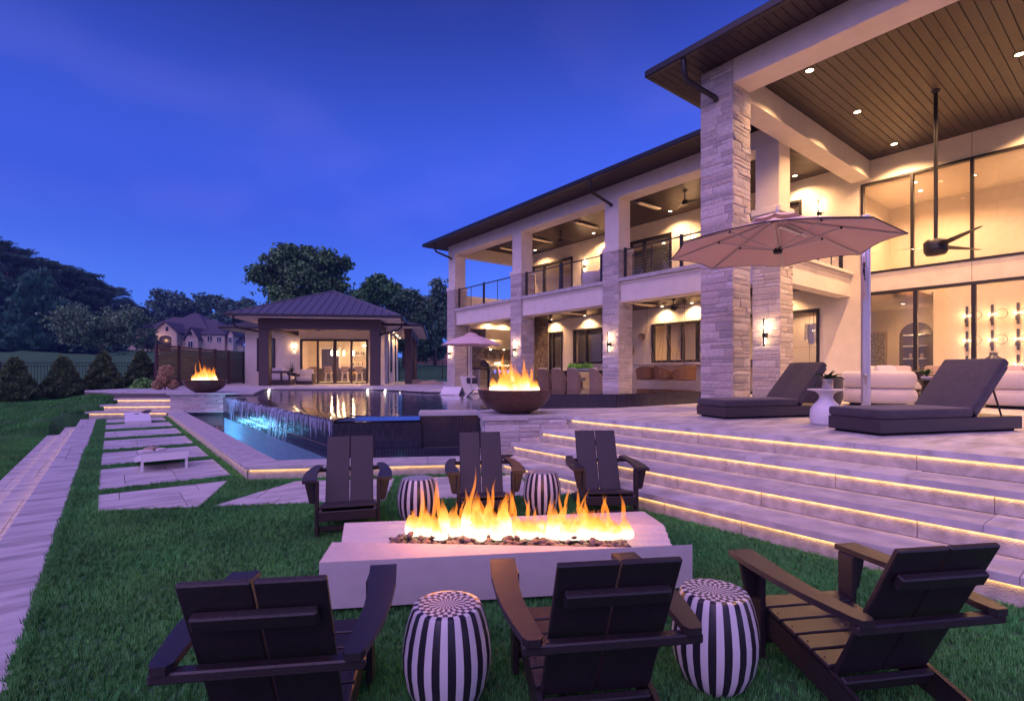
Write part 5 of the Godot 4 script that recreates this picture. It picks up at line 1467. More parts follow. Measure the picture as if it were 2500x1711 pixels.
func broadleaf(called: String, label: String, group: String, at: Vector3, h: float, w: float, n: int, leaf: float, col: Color, seed_: int, low := 0.16) -> Node3D:
	var r := RandomNumberGenerator.new(); r.seed = seed_
	var t := thing(called, label, "tree", at, 0.0, group)
	var m := MB.new()
	m.tube([Vector3(0, -0.3, 0), Vector3(0.05, h * 0.2, 0), Vector3(-0.05, h * 0.45, 0.1), Vector3(0.1, h * 0.8, 0)], [h * 0.028, h * 0.021, h * 0.015, h * 0.004], 8)
	var tips := []
	for i in 26:
		var f := r.randf_range(low + 0.03, 0.95)
		var q := i * 2.4 + r.randf_range(-0.4, 0.4)
		var env := sqrt(maxf(0.0, 1.0 - pow((f - 0.50) / 0.54, 2)))
		var ln := w * 0.5 * env * r.randf_range(0.62, 1.05)
		var a := Vector3(0, h * (f * 0.72 + 0.05), 0); var b := Vector3(cos(q) * ln, h * f + ln * 0.12, sin(q) * ln)
		limb(m, a, b, h * 0.009, h * 0.0025, w * 0.03, r)
		tips.append([b, 0.75 + 0.5 * r.randf()]); tips.append([a.lerp(b, 0.62), 0.8 + 0.4 * r.randf()])
		tips.append([b + Vector3(r.randf_range(-1, 1), r.randf_range(-0.5, 1), r.randf_range(-1, 1)) * w * 0.1, 0.5 + 0.3 * r.randf()])
	obj("trunk", m, M.bark, t)
	var pts := []
	while pts.size() < n:
		var c = tips[r.randi() % tips.size()]
		var v = Vector3(r.randfn(), r.randfn() * 0.75, r.randfn()) * w * 0.075 * c[1]
		pts.append(c[0] + v)
	crown(t, "crown", "leaf", pts, leaf, col, seed_)
	return t

func pine(called: String, label: String, group: String, at: Vector3, h: float, w: float, bare: float, n: int, leaf: float, col: Color, seed_: int) -> Node3D:
	var r := RandomNumberGenerator.new(); r.seed = seed_
	var t := thing(called, label, "tree", at, 0.0, group)
	var m := MB.new()
	m.tube([Vector3(0, -0.4, 0), Vector3(h * 0.006, h * 0.35, 0), Vector3(-h * 0.004, h * 0.7, 0), Vector3(0, h, 0)], [h * 0.014, h * 0.012, h * 0.008, h * 0.002], 7)
	var pts := []
	var nb := 34
	for i in nb:
		var f := lerpf(bare, 0.985, (i + r.randf()) / nb)
		var q := i * 2.39 + r.randf_range(-0.5, 0.5)
		var k := (f - bare) / (1.0 - bare)
		var ln := w * 0.5 * (0.35 + 0.9 * sin(PI * clampf(0.15 + k * 0.78, 0, 1))) * r.randf_range(0.5, 1.1)
		var a := Vector3(0, h * f, 0); var b := Vector3(cos(q) * ln, h * f + ln * r.randf_range(-0.05, 0.28), sin(q) * ln)
		limb(m, a, b, h * 0.0035, h * 0.001, 0.15, r)
		for j in n / nb:
			var g := 0.25 + 0.75 * sqrt(r.randf())
			pts.append(a.lerp(b, g) + Vector3(r.randfn(), r.randfn() * 0.45, r.randfn()) * w * 0.06)
	obj("trunk", m, M.bark, t)
	crown(t, "crown", "needle", pts, leaf, col, seed_)
	return t

func conifer(called: String, label: String, cat: String, group: String, at: Vector3, h: float, w: float, n: int, leaf: float, col: Color, seed_: int, top := 0.06) -> Node3D:
	# dense cone to the ground
	var r := RandomNumberGenerator.new(); r.seed = seed_
	var t := thing(called, label, cat, at, 0.0, group)
	var m := MB.new(); m.tube([Vector3(0, -0.3, 0), Vector3(0, h * 0.9, 0)], [h * 0.025, h * 0.005], 6); obj("trunk", m, M.bark, t)
	var pts := []
	for i in n:
		var f := 1.0 - sqrt(r.randf()) * 0.98
		var q := r.randf() * TAU
		var prof := (1.0 - f) * 0.92 + top
		prof *= minf(1.0, 0.72 + f * 2.2)
		var rad := w * 0.5 * prof * (0.45 + 0.55 * sqrt(r.randf())) * (1.0 + 0.16 * sin(q * 5 + f * 19) + 0.08 * sin(q * 3 - f * 31))
		pts.append(Vector3(cos(q) * rad, h * f * 0.96 + 0.04 * h, sin(q) * rad))
	crown(t, "crown", "scale", pts, leaf, col, seed_)
	return t

func trees() -> void:
	var dark := Color(0.012, 0.034, 0.020); var mid := Color(0.018, 0.046, 0.018)
	broadleaf("maple_tree", "large broad leafy tree rising behind the pavilion roof", "leafy trees behind the pavilion", on_land(740, 62.0), 13.0, 10.0, 5200, 0.50, Color(0.019, 0.046, 0.014), 3)
	broadleaf("tulip_tree", "narrower upright leafy tree right of the large tree behind the pavilion", "leafy trees behind the pavilion", on_land(915, 64.0), 11.2, 5.4, 2600, 0.46, Color(0.018, 0.05, 0.016), 4)
	broadleaf("oak_tree", "lower rounded tree between the upright tree and the house corner", "leafy trees behind the pavilion", on_land(985, 72.0), 11.6, 6.5, 1900, 0.5, Color(0.022, 0.05, 0.022), 5)
	broadleaf("ash_tree", "feathery tree at the left edge of the house's first column", "leafy trees behind the pavilion", on_land(1062, 76.0), 11.8, 8.5, 3200, 0.5, Color(0.024, 0.05, 0.03), 6)
	broadleaf("elm_tree", "small round tree just left of the big tree's lower branches", "leafy trees behind the pavilion", on_land(850, 58.0), 9.5, 5.5, 1500, 0.45, Color(0.017, 0.045, 0.014), 8)
	broadleaf("shade_tree", "dark round tree seen under the pavilion gallery eave", "leafy trees behind the pavilion", on_land(1010, 84.0), 9.0, 9.5, 1800, 0.55, Color(0.013, 0.03, 0.018), 9, 0.05)
	# the wood on the left
	var pines := [[-30, 82, 17.6, 8.0, 0.44], [18, 78, 16.8, 7.2, 0.42], [64, 84, 15.8, 6.2, 0.5], [110, 80, 14.8, 5.6, 0.58], [150, 88, 15.2, 6.6, 0.5], [183, 84, 13.8, 6.6, 0.5], [214, 92, 13.4, 5.6, 0.42], [242, 96, 13.2, 5.4, 0.3], [278, 126, 15.4, 9, 0.2], [312, 130, 12.2, 9, 0.15], [352, 134, 10.6, 5.5, 0.2]]
	var pl := ["tallest pine at the left edge of the wood", "tall pine second from the left edge of the wood", "pine with a rounded top, third from the left edge of the wood", "pine with a long bare trunk standing in front of the dense firs", "pine leaning over the gap in the wood, left of the twin trunks", "pine with two bare trunks below a flat crown mid-wood", "pine beside the dip in the wood's skyline", "bushy pine right of the dip in the wood's skyline", "lower pine above the dogwood's crown", "low pine left of the mansion's roof", "thin pine just left of the mansion's roof peak"]
	for i in pines.size():
		var q = pines[i]
		pine("pine_tree", pl[i], "pines of the wood on the left", on_land(q[0], q[1]), q[2], q[3], q[4], 900, 0.62, dark if i % 2 else Color(0.016, 0.04, 0.02), 20 + i)
	var firs := [[-20, 70, 10.5, 7.5], [40, 74, 9.5, 7.0], [92, 70, 11.0, 6.5], [140, 76, 8.0, 6.0], [178, 80, 7.5, 6.0]]
	var fl := ["dense dark fir at the left edge below the tall pines", "dense fir second from the left below the pines", "tall dense fir just left of the long bare pine trunk", "dense fir just right of the long bare pine trunk", "low dense fir behind the dogwood"]
	for i in firs.size():
		var q = firs[i]
		conifer("fir_tree", fl[i], "tree", "dense firs at the wood's edge", on_land(q[0], q[1]), q[2], q[3], 2200, 0.75, Color(0.010, 0.036, 0.024), 40 + i, 0.2)
	broadleaf("dogwood_tree", "spreading dogwood on the lawn in front of the mansion", "", on_land(248, 66.0), 5.6, 9.2, 2600, 0.36, Color(0.032, 0.06, 0.028), 61, 0.18)
	broadleaf("young_tree", "small young tree before the mansion's left gable", "", on_land(358, 90.0), 4.2, 3.6, 700, 0.3, Color(0.03, 0.055, 0.025), 62)
	for i in 4: broadleaf("distant_tree", ["round treetop right of the mansion's roof ridge", "broad distant treetop behind the mansion's right wing", "distant treetop between mansion and pavilion", "treetop peeking over the mansion's left hip"][i], "distant treetops beyond the mansion", on_land([470, 530, 575, 410][i], 135.0), [14.5, 15.0, 13.5, 16.0][i], [11, 13, 10, 9][i], 900, 0.9, Color(0.016, 0.04, 0.022), 70 + i, 0.1)
	var ub := MB.new()
	# dark undergrowth below the pines closes the wood near the ground
	var pts := []
	for i in 1500:
		var px := rng.randf_range(-160, 300); var p := on_land(px, rng.randf_range(84, 104)); p.y += pow(rng.randf(), 2.0) * 3.0 + 0.2
		pts.append(p)
	var us := thing("undergrowth", "dark undergrowth closing the wood under the pines", "undergrowth")
	us.set_meta("kind", "stuff")
	crown(us, "leaves", "leaf", pts, 1.0, Color(0.010, 0.028, 0.016), 90)
	# clipped conifers along the fence
	var bl := ["clipped conifer at the left edge of the lawn, nearest of the fence row", "clipped conifer second along the fence row from the left edge", "clipped conifer third along the fence row", "clipped conifer nearest the wooden screen in the fence row"]
	var bs := [[34, 20.6, 1.72, 1.55], [153, 21.9, 1.75, 1.50], [250, 23.6, 1.8, 1.45], [344, 25.4, 1.75, 1.40]]
	for i in 4:
		var q = bs[i]
		conifer("arborvitae", bl[i], "shrub", "clipped conifers along the fence", on_land(q[0], q[1]), q[2], q[3], 2600, 0.13, Color(0.022, 0.036, 0.014), 100 + i, 0.05)
	var sh := thing("shrub", "low bright green shrub at the foot of the wooden screen", "shrub", on_land(350, 22.3))
	var sp := []
	for i in 700:
		var d := Vector3(rng.randfn(), absf(rng.randfn()), rng.randfn()).normalized() * pow(rng.randf(), 0.4)
		sp.append(Vector3(d.x * 0.45, d.y * 0.5, d.z * 0.45))
	crown(sh, "leaves", "leaf", sp, 0.10, Color(0.035, 0.085, 0.02), 110)
	var stm := MB.new(); stm.tube([Vector3(0, -0.1, 0), Vector3(0, 0.3, 0)], 0.02, 5); obj("stem", stm, M.bark, sh)
	var tp := thing("topiary", "cloud-pruned topiary of russet balls beside the far fire bowl", "topiary", S(401, 950.5, 20.6))
	var tm := MB.new(); tm.tube([Vector3(0, -0.1, 0), Vector3(0.03, 0.4, 0), Vector3(0.0, 0.8, 0)], 0.03, 6)
	tm.tube([Vector3(0, 0.1, 0), Vector3(-0.2, 0.2, 0.05)], 0.02, 5); tm.tube([Vector3(0, 0.1, 0), Vector3(0.2, 0.18, -0.12)], 0.02, 5); obj("stem", tm, M.bark, tp)
	for q in [[0.06, 0.72, 0.0, 0.27], [-0.06, 0.42, 0.05, 0.2], [-0.22, 0.18, 0.02, 0.2], [0.26, 0.2, 0.02, 0.2]]:
		var pp := []
		for i in 420:
			var d = Vector3(rng.randfn(), rng.randfn(), rng.randfn()).normalized() * pow(rng.randf(), 0.3) * q[3]
			pp.append(Vector3(q[0], q[1], q[2]) + d)
		crown(tp, "leaf_ball", "leaf", pp, 0.05, Color(0.11, 0.075, 0.045), 120)

func grass() -> void:
	# artificial turf pile, then the lawn's rougher blades
	var r := RandomNumberGenerator.new(); r.seed = 77
	var tuft := MB.new(); tuft.tint = true
	for i in 7:
		var q := r.randf() * TAU; var b := Vector3(r.randf_range(-0.014, 0.014), 0, r.randf_range(-0.014, 0.014))
		var s := Vector3(cos(q), 0, sin(q)) * 0.0028; var ln := Vector3(-sin(q), 0, cos(q)) * r.randf_range(0.002, 0.016)
		var h := r.randf_range(0.018, 0.034); var k := r.randf_range(0.6, 1.4)
		tuft.c = Color(k, k, k)
		tuft.tri(b - s, b + s, b + ln + Vector3.UP * h)
	var tm := tuft.mesh()
	var pts := []
	var bare := func(x: float, z: float):
		var p := Vector2(x, z)
		for q in paver_polys:
			if Geometry2D.is_point_in_polygon(p, q): return true
		var b := x * BX.x + z * BX.z
		if x > 4.42 or x < -0.36 : return true
		if b > 7.36 and x > 1.44: return true
		return false
	var add := func(x0: float, x1: float, z0: float, z1: float, n: int, sc: float):
		for i in n:
			var x := r.randf_range(x0, x1); var z := r.randf_range(z0, z1)
			if bare.call(x, z): continue
			pts.append([x, -0.006, z, sc * r.randf_range(0.75, 1.3)])
	add.call(-0.36, 4.42, -4.2, 0.6, 52000, 1.0)
	add.call(-0.36, 4.42, -8.2, -4.2, 34000, 1.15)
	add.call(-0.36, 1.46, -20.4, -8.2, 30000, 1.4)
	for i in 2600: pts.append([-0.365 + r.randfn() * 0.014, -0.004, r.randf_range(-13.0, -1.0), 1.35])
	var go := turf_mm(tm, pts, Color(0.085, 0.33, 0.08), r, 0.04)
	tag(go, "short green artificial turf pile around the fire table and pavers", "grass", "", "stuff"); go.name = numbered("turf_grass"); add_child(go)
	var lp := []
	for i in 90000:
		var d := 5.0 + 22.0 * pow(r.randf(), 1.4); var px := r.randf_range(-60, 420)
		var p := S(px, 911, d)
		if p.x > -1.5 and p.z > -22.0: continue
		if built(p.x, p.z): continue
		lp.append([p.x, land(p.x, p.z), p.z, 1.2 + d * 0.06])
	var lo := turf_mm(tm, lp, Color(0.09, 0.34, 0.07), r, 0.04)
	tag(lo, "mown lawn blades left of the stepped path", "grass", "", "stuff"); lo.name = numbered("lawn_grass"); add_child(lo)

func turf_mm(mesh: Mesh, pts: Array, base: Color, r: RandomNumberGenerator, tilt: float) -> MultiMeshInstance3D:
	var nz := FastNoiseLite.new(); nz.frequency = 0.9; nz.seed = 8; nz.fractal_octaves = 4
	var mm := MultiMesh.new(); mm.transform_format = MultiMesh.TRANSFORM_3D; mm.use_colors = true; mm.mesh = mesh; mm.instance_count = pts.size()
	for i in pts.size():
		var q = pts[i]
		var b := Basis(Vector3.UP, r.randf() * TAU).scaled(Vector3.ONE * q[3])
		mm.set_instance_transform(i, Transform3D(b, Vector3(q[0], q[1], q[2])))
		var v := 1.0 + 0.45 * nz.get_noise_2d(q[0], q[2]) + r.randf_range(-0.2, 0.2)
		mm.set_instance_color(i, Color(base.r * v * (1.0 + 0.3 * nz.get_noise_2d(q[2] + 50, q[0])), base.g * v, base.b * v))
	var o := MultiMeshInstance3D.new(); o.multimesh = mm; o.material_override = M.grass_blade
	return o

func plank_shape(poly: PackedVector2Array, y0: float, y1: float, bev := 0.006) -> MB:
	var m := MB.new(); m.prism(poly, y0, y1, bev)
	return m

func make_chair(label: String) -> Node3D:
	# front is -z; origin on the ground under the seat
	var c := thing("adirondack_chair", label, "chair", Vector3.ZERO, 0.0, "dark adirondack chairs round the fire table")
	var w: Material = M.resin
	for s in [-1.0, 1.0]:
		var pl := PackedVector2Array()
		for q in [[0.25, -0.40], [0.375, -0.40], [0.388, -0.20], [0.386, -0.02], [0.374, 0.14], [0.352, 0.28], [0.335, 0.37], [0.322, 0.395], [0.275, 0.395], [0.262, 0.37], [0.272, 0.24], [0.284, 0.08], [0.280, -0.06], [0.266, -0.20]]: pl.append(Vector2(q[0] * s, q[1]))
		obj("arm", plank_shape(pl, 0.490, 0.517, 0.005), w, c)
		var lg := MB.new(); lg.b2(0.246 * s, 0, -0.375, 0.275 * s, 0.489, -0.275, 0.005); obj("front_leg", lg, w, c)
		var br := MB.new(); br.prism(PackedVector2Array([Vector2(0.277 * s, 0.30), Vector2(0.277 * s, 0.489), Vector2(0.362 * s, 0.489), Vector2(0.325 * s, 0.315), Vector2(0.31 * s, 0.30)]), -0.013, 0.013, 0.004, Transform3D(Basis(Vector3(1, 0, 0), Vector3(0, 0, 1), Vector3(0, 1, 0)), Vector3(0, 0, -0.325))); obj("arm_bracket", br, w, c)
		var sr := MB.new(); sr.prism(PackedVector2Array([Vector2(-0.36, 0.255), Vector2(-0.372, 0.235), Vector2(-0.372, 0.15), Vector2(-0.30, 0.125), Vector2(0.47, 0.0), Vector2(0.60, 0.0), Vector2(0.57, 0.055), Vector2(0.15, 0.172)]), -0.013, 0.013, 0.004, Transform3D(Basis(Vector3(0, 0, 1), Vector3(1, 0, 0), Vector3(0, 1, 0)), Vector3(0.231 * s, 0, 0))); obj("stringer", sr, w, c)
		for q in [[-0.36, 0.46], [-0.29, 0.46], [-0.35, 0.22]]:
			var bo := MB.new(); bo.lathe([Vector2(0, 0.004), Vector2(0.006, 0.003), Vector2(0.007, 0)], 8); var b := obj("bolt", bo, M.dark_metal, c); b.transform = Transform3D(Basis(Vector3.FORWARD, PI / 2 * s), Vector3(0.276 * s, q[1], q[0] + 0.02))
	for i in 5:
		var f0 := i / 5.0; var z := -0.325 + 0.102 * i; var y := 0.262 - 0.0165 * i * 1.02
		var sl := MB.new(); sl.box(Vector3(0, y, z), Vector3(0.49, 0.022, 0.094), 0.005, Basis(Vector3.RIGHT, 0.163)); var so := obj("seat_slat", sl, w, c)
		for s in [-0.22, 0.22]:
			var bo := MB.new(); bo.lathe([Vector2(0, 0.0125), Vector2(0.005, 0.0122), Vector2(0.0055, 0.0)], 6, Vector3(s, y, z)); obj("screw", bo, M.gap_black, so)
	bx("apron", -0.245, 0.150, -0.392, 0.245, 0.238, -0.374, w, c, 0.005)
	bx("stretcher", -0.245, 0.055, -0.345, 0.245, 0.095, -0.318, w, c, 0.005)
	var a := Vector3(0, 0.165, 0.135); var b := Vector3(0, 0.792, 0.437)
	var d := (b - a).normalized(); var nn := Vector3(0, -d.z, d.y)
	for s in [-1.0, 1.0]:
		var m := MB.new(); m.box((a + b) / 2 + Vector3(0.1145 * s, 0, 0), Vector3(0.221, a.distance_to(b), 0.024), 0.005, Basis(Vector3.RIGHT, d, nn)); obj("back_board", m, w, c)
	var up := a + d * 0.56
	var um := MB.new(); um.box(up + nn * 0.032, Vector3(0.385, 0.06, 0.036), 0.006, Basis(Vector3.RIGHT, d, nn)); obj("back_cleat", um, w, c)
	bx("arm_rail", -0.335, 0.452, 0.335, 0.335, 0.489, 0.385, w, c, 0.006)
	var lr := MB.new(); lr.box(a + d * 0.0 + nn * 0.036 + Vector3(0, -0.015, 0), Vector3(0.436, 0.066, 0.034), 0.006, Basis(Vector3.RIGHT, d, nn)); obj("seat_rail", lr, w, c)
	return c

func chairs() -> void:
	var c := make_chair("dark adirondack chair seen from behind, leftmost in the row nearest the camera")
	c.position = g2(-0.585, 0, 2.15); c.rotation.y = TURN
	dup(c, "adirondack_chair", "dark adirondack chair seen from behind, between the two near striped stools", g2(0.62, 0, 2.15), TURN)
	dup(c, "adirondack_chair", "dark adirondack chair seen from behind beside the steps, at the right of the nearest row", g2(1.88, 0, 2.12), TURN + 0.02)
	dup(c, "adirondack_chair", "dark adirondack chair facing the camera, left of the far left striped stool", g2(-0.86, 0, 5.06), TURN + PI + 0.14)
	dup(c, "adirondack_chair", "dark adirondack chair facing the camera behind the flames, between the far stools", g2(0.43, 0, 5.23), TURN + PI)
	dup(c, "adirondack_chair", "dark adirondack chair facing the camera right in front of the lit steps", g2(1.69, 0, 5.22), TURN + PI - 0.10)

func make_stool(label: String) -> Node3D:
	var o := thing("garden_stool", label, "stool", Vector3.ZERO, 0.0, "striped barrel stools")
	var n := 36
	var prof := [Vector2(0.120, 0.0), Vector2(0.150, 0.035), Vector2(0.178, 0.10), Vector2(0.192, 0.18), Vector2(0.193, 0.24), Vector2(0.184, 0.31), Vector2(0.168, 0.375), Vector2(0.153, 0.415), Vector2(0.146, 0.424)]
	# staves of black and white marble in turn
	for i in n:
		var m := MB.new(); m.lathe(prof, 2, Vector3.ZERO, TAU * (i + 0.015) / n, TAU * (i + 0.985) / n)
		obj("stave", m, M.marble_white if i % 2 else M.marble_black, o)
	var rings := [0.0, 0.048, 0.080, 0.104, 0.126, 0.148]
	for k in 5:
		for par in 2:
			var m := MB.new()
			for i in n:
				if (i + k) % 2 != par: continue
				var a0 := TAU * (i + 0.01) / n; var a1 := TAU * (i + 0.99) / n
				var y0 := 0.4285; var y1 := 0.4285 if k < 4 else 0.4245
				var r0: float = rings[k] + (0.0006 if k else 0.0); var r1: float = rings[k + 1] - 0.0006
				m.fan([Vector3(cos(a0) * r0, y0, -sin(a0) * r0), Vector3(cos(a0) * r1, y1, -sin(a0) * r1), Vector3(cos(a1) * r1, y1, -sin(a1) * r1), Vector3(cos(a1) * r0, y0, -sin(a1) * r0)], Vector3.UP)
			obj("top_tile", m, M.marble_white if par else M.marble_black, o)
	var c := MB.new(); c.lathe([Vector2(0.118, 0.001), Vector2(0.19, 0.2), Vector2(0.150, 0.41), Vector2(0.144, 0.4225), Vector2(0, 0.4225)], 36); obj("core", c, M.mortar, o)
	return o

func stools() -> void:
	var s := make_stool("black and white striped stool right of the near left chair, before the fire table")
	s.position = g2(0.03, 0, 2.28)
	dup(s, "garden_stool", "black and white striped stool between the near middle and near right chairs", g2(1.27, 0, 2.25), 0.05)
	dup(s, "garden_stool", "firelit striped stool between the far left and far middle chairs", g2(-0.22, 0, 5.07), 0.02)
	dup(s, "garden_stool", "firelit striped stool at the right hand of the far middle chair, near the steps", g2(1.04, 0, 5.21), 0.08)

func flame_materials() -> void:
	for k in 2:
		var m := StandardMaterial3D.new(); m.resource_name = ["flame", "flame_tip"][k]; M[m.resource_name] = m
		m.albedo_color = Color(1, 1, 1); m.roughness = 1.0; m.metallic_specular = 0.0
		m.transparency = BaseMaterial3D.TRANSPARENCY_ALPHA
		var w := 4; var h := 64
		var al := Image.create_empty(w, h, false, Image.FORMAT_RGBA8); var em := Image.create_empty(w, h, false, Image.FORMAT_RGBF)
		for y in h:
			var f := (y + 0.5) / h   # 0 at the root, 1 at the tip
			var a := (smoothstep(0.0, 0.12, f) * (0.75 - 0.62 * smoothstep(0.25, 1.0, f))) if k == 0 else (0.28 * smoothstep(0.0, 0.3, f) * (1.0 - 0.75 * smoothstep(0.6, 1.0, f)))
			var hot := Vector3(1.0, 0.74, 0.46) * 2.6; var warm := Vector3(1.0, 0.36, 0.06) * 1.25; var cool := Vector3(1.0, 0.20, 0.015) * 0.55
			var c := (hot.lerp(warm, smoothstep(0.12, 0.55, f)) if f < 0.55 else warm.lerp(cool, smoothstep(0.55, 0.95, f))) if k == 0 else Vector3(1.0, 0.27, 0.03) * lerpf(1.5, 0.8, f)
			for x in w:
				al.set_pixel(x, y, Color(0.02, 0.01, 0.0, a)); em.set_pixel(x, y, Color(c.x, c.y, c.z))
		m.albedo_texture = ImageTexture.create_from_image(al)
		m.emission_enabled = true; m.emission = Color.BLACK; m.emission_texture = ImageTexture.create_from_image(em); m.emission_energy_multiplier = 1.0
		m.texture_repeat = false

func tongue(parent: Node, at: Vector3, rad: float, h: float, r: RandomNumberGenerator, tip := false) -> void:
	var path := []; var rr := []
	var ph := r.randf() * TAU; var q := r.randf() * TAU; var lean := Vector3(cos(q), 0, sin(q)) * h * r.randf_range(0.02, 0.30)
	var n := 11
	for i in n:
		var f := float(i) / (n - 1)
		path.append(at + Vector3.UP * h * f + lean * f * f + Vector3(sin(f * 5.0 + ph), 0, cos(f * 4.3 + ph * 1.7)) * h * 0.06 * f)
		var s := pow(sin(PI * clampf(0.16 + 0.84 * pow(f, 0.62), 0, 1)), 0.9) if not tip else sin(PI * clampf(0.08 + 0.92 * f, 0, 1)) * 0.8
		rr.append(maxf(0.0015, rad * s))
	var m := MB.new(); m.tube(path, rr, 9, false)
	obj("flame_tongue", m, M.flame_tip if tip else M.flame, parent)

func fire_table() -> void:
	flame_materials()
	var o := thing("fire_table", "long white concrete fire table with rippled twisting top", "fire table", g2(0.465, 0, 3.6), TURN)
	bx("plinth", -1.10, -0.02, -0.34, 1.10, 0.035, 0.34, M.mortar, o)
	var L := 2.36; var D := 0.82; var H := 0.315
	var top := func(u, v):
		# v = 0 at the front edge (towards the camera, +z), 1 at the back
		var lo := 0.46 * maxf(0.0, 1.0 - u / 0.82); var hi := 1.0 - 0.46 * maxf(0.0, 1.0 - (1.0 - u) / 0.82)
		var t := clampf((v - lo) / (hi - lo), 0, 1)
		var d := 0.0
		if t > 0.0 and t < 1.0:
			var s := lerpf(0.30, 0.70, 1.0 - u) if false else lerpf(0.34, 0.66, 0.5)
			d = pow(sin(PI * t), 1.25) * 0.135
			d -= sin(t * TAU * 12.0) * 0.0085 * smoothstep(0.0, 0.12, t) * smoothstep(0.0, 0.12, 1.0 - t)
		return Vector3((u - 0.5) * L, H - d, (0.5 - v) * D)
	var m := MB.new()
	m.grid(190, 48, func(i, j): return top.call(j / 48.0, i / 190.0))
	# sides follow the top's edge
	for j in 48:
		for v in [0.0, 1.0]:
			var a: Vector3 = top.call(j / 48.0, v); var b: Vector3 = top.call((j + 1) / 48.0, v)
			m.fan([Vector3(a.x, 0.034, a.z), Vector3(b.x, 0.034, b.z), b, a], Vector3(0, 0, 0.5 - v))
	for i in 190:
		for u in [0.0, 1.0]:
			var a: Vector3 = top.call(u, i / 190.0); var b: Vector3 = top.call(u, (i + 1) / 190.0)
			m.fan([Vector3(a.x, 0.034, a.z), Vector3(b.x, 0.034, b.z), b, a], Vector3(u - 0.5, 0, 0))
	obj("body", m, M.concrete_white, o)
	# pebbles heaped along the trough on a shallow burner pan
	var pan := MB.new()
	pan.grid(2, 24, func(i, j):
		var u := lerpf(0.17, 0.83, j / 24.0)
		var lo := 0.46 * maxf(0.0, 1.0 - u / 0.82); var hi := 1.0 - 0.46 * maxf(0.0, 1.0 - (1.0 - u) / 0.82)
		return Vector3((u - 0.5) * L, H - 0.072, (0.5 - lerpf(lo, hi, lerpf(0.17, 0.82, i / 2.0))) * D))
	obj("burner_pan", pan, M.gap_black, o)
	var r := RandomNumberGenerator.new(); r.seed = 21
	var pm := []
	for k in 4:
		var s := MB.new(); var sq := r.randf_range(0.62, 0.8)
		s.lathe([Vector2(0.001, -sq), Vector2(0.55, -sq * 0.82), Vector2(0.92, -sq * 0.35), Vector2(1.0, 0.05), Vector2(0.85, sq * 0.52), Vector2(0.5, sq * 0.86), Vector2(0.001, sq)], 10); pm.append(s.mesh())
	for i in 290:
		var u := r.randf_range(0.155, 0.845); var lo := 0.46 * maxf(0.0, 1.0 - u / 0.82); var hi := 1.0 - 0.46 * maxf(0.0, 1.0 - (1.0 - u) / 0.82)
		var t := clampf(0.40 + r.randfn() * 0.13, 0.17, 0.76)
		var p: Vector3 = top.call(u, lerpf(lo, hi, t))
		p.y = maxf(p.y, H - 0.070)
		var heap := 0.055 * maxf(0.0, 1.0 - absf(t - 0.42) / 0.30) * r.randf() * smoothstep(0.14, 0.22, u) * smoothstep(0.14, 0.22, 1.0 - u)
		var sc := r.randf_range(0.016, 0.030)
		var b := Basis.from_euler(Vector3(r.randfn() * 0.3, r.randf() * TAU, r.randfn() * 0.3)) * Basis.from_scale(Vector3(sc * r.randf_range(1.0, 1.35), sc * 0.8, sc))
		obj("pebble", pm[r.randi() % 4], [M.pebble_a, M.pebble_b, M.pebble_c][r.randi() % 3], o).transform = Transform3D(b, p + Vector3.UP * (sc * 0.35 + heap))
	var f := thing("fire", "long row of flames licking up from the fire table's pebbles", "fire", g2(0.465, 0, 3.6), TURN)
	for c in [[-0.56, 10, 0.26], [-0.42, 9, 0.30], [-0.20, 11, 0.38], [-0.07, 10, 0.37], [0.10, 7, 0.25], [0.22, 7, 0.20], [0.34, 7, 0.34], [0.50, 10, 0.30], [0.62, 10, 0.26], [0.70, 6, 0.20]]:
		var u: float = c[0] / L + 0.5
		var lo := 0.46 * maxf(0.0, 1.0 - u / 0.82); var hi := 1.0 - 0.46 * maxf(0.0, 1.0 - (1.0 - u) / 0.82)
		for i in c[1]:
			var p: Vector3 = top.call(u, lerpf(lo, hi, 0.56 + r.randfn() * 0.05)); p.x += r.randfn() * 0.055; p.y = H - 0.04
			tongue(f, p, r.randf_range(0.034, 0.062), c[2] * r.randf_range(0.35, 0.92), r)
		for i in 3:
			var p: Vector3 = top.call(u, lerpf(lo, hi, 0.56 + r.randfn() * 0.05)); p.y = H - 0.03; p.x += r.randfn() * 0.07
			tongue(f, p + Vector3.UP * r.randf_range(0.05, 0.12), r.randf_range(0.010, 0.022), c[2] * r.randf_range(0.6, 1.05), r, true)
	for x in [-0.5, -0.12, 0.3, 0.65]: omni(f, Vector3(x, 0.60, 0.0), Color(1.0, 0.60, 0.28), 0.13, 0.14, "fire_light")

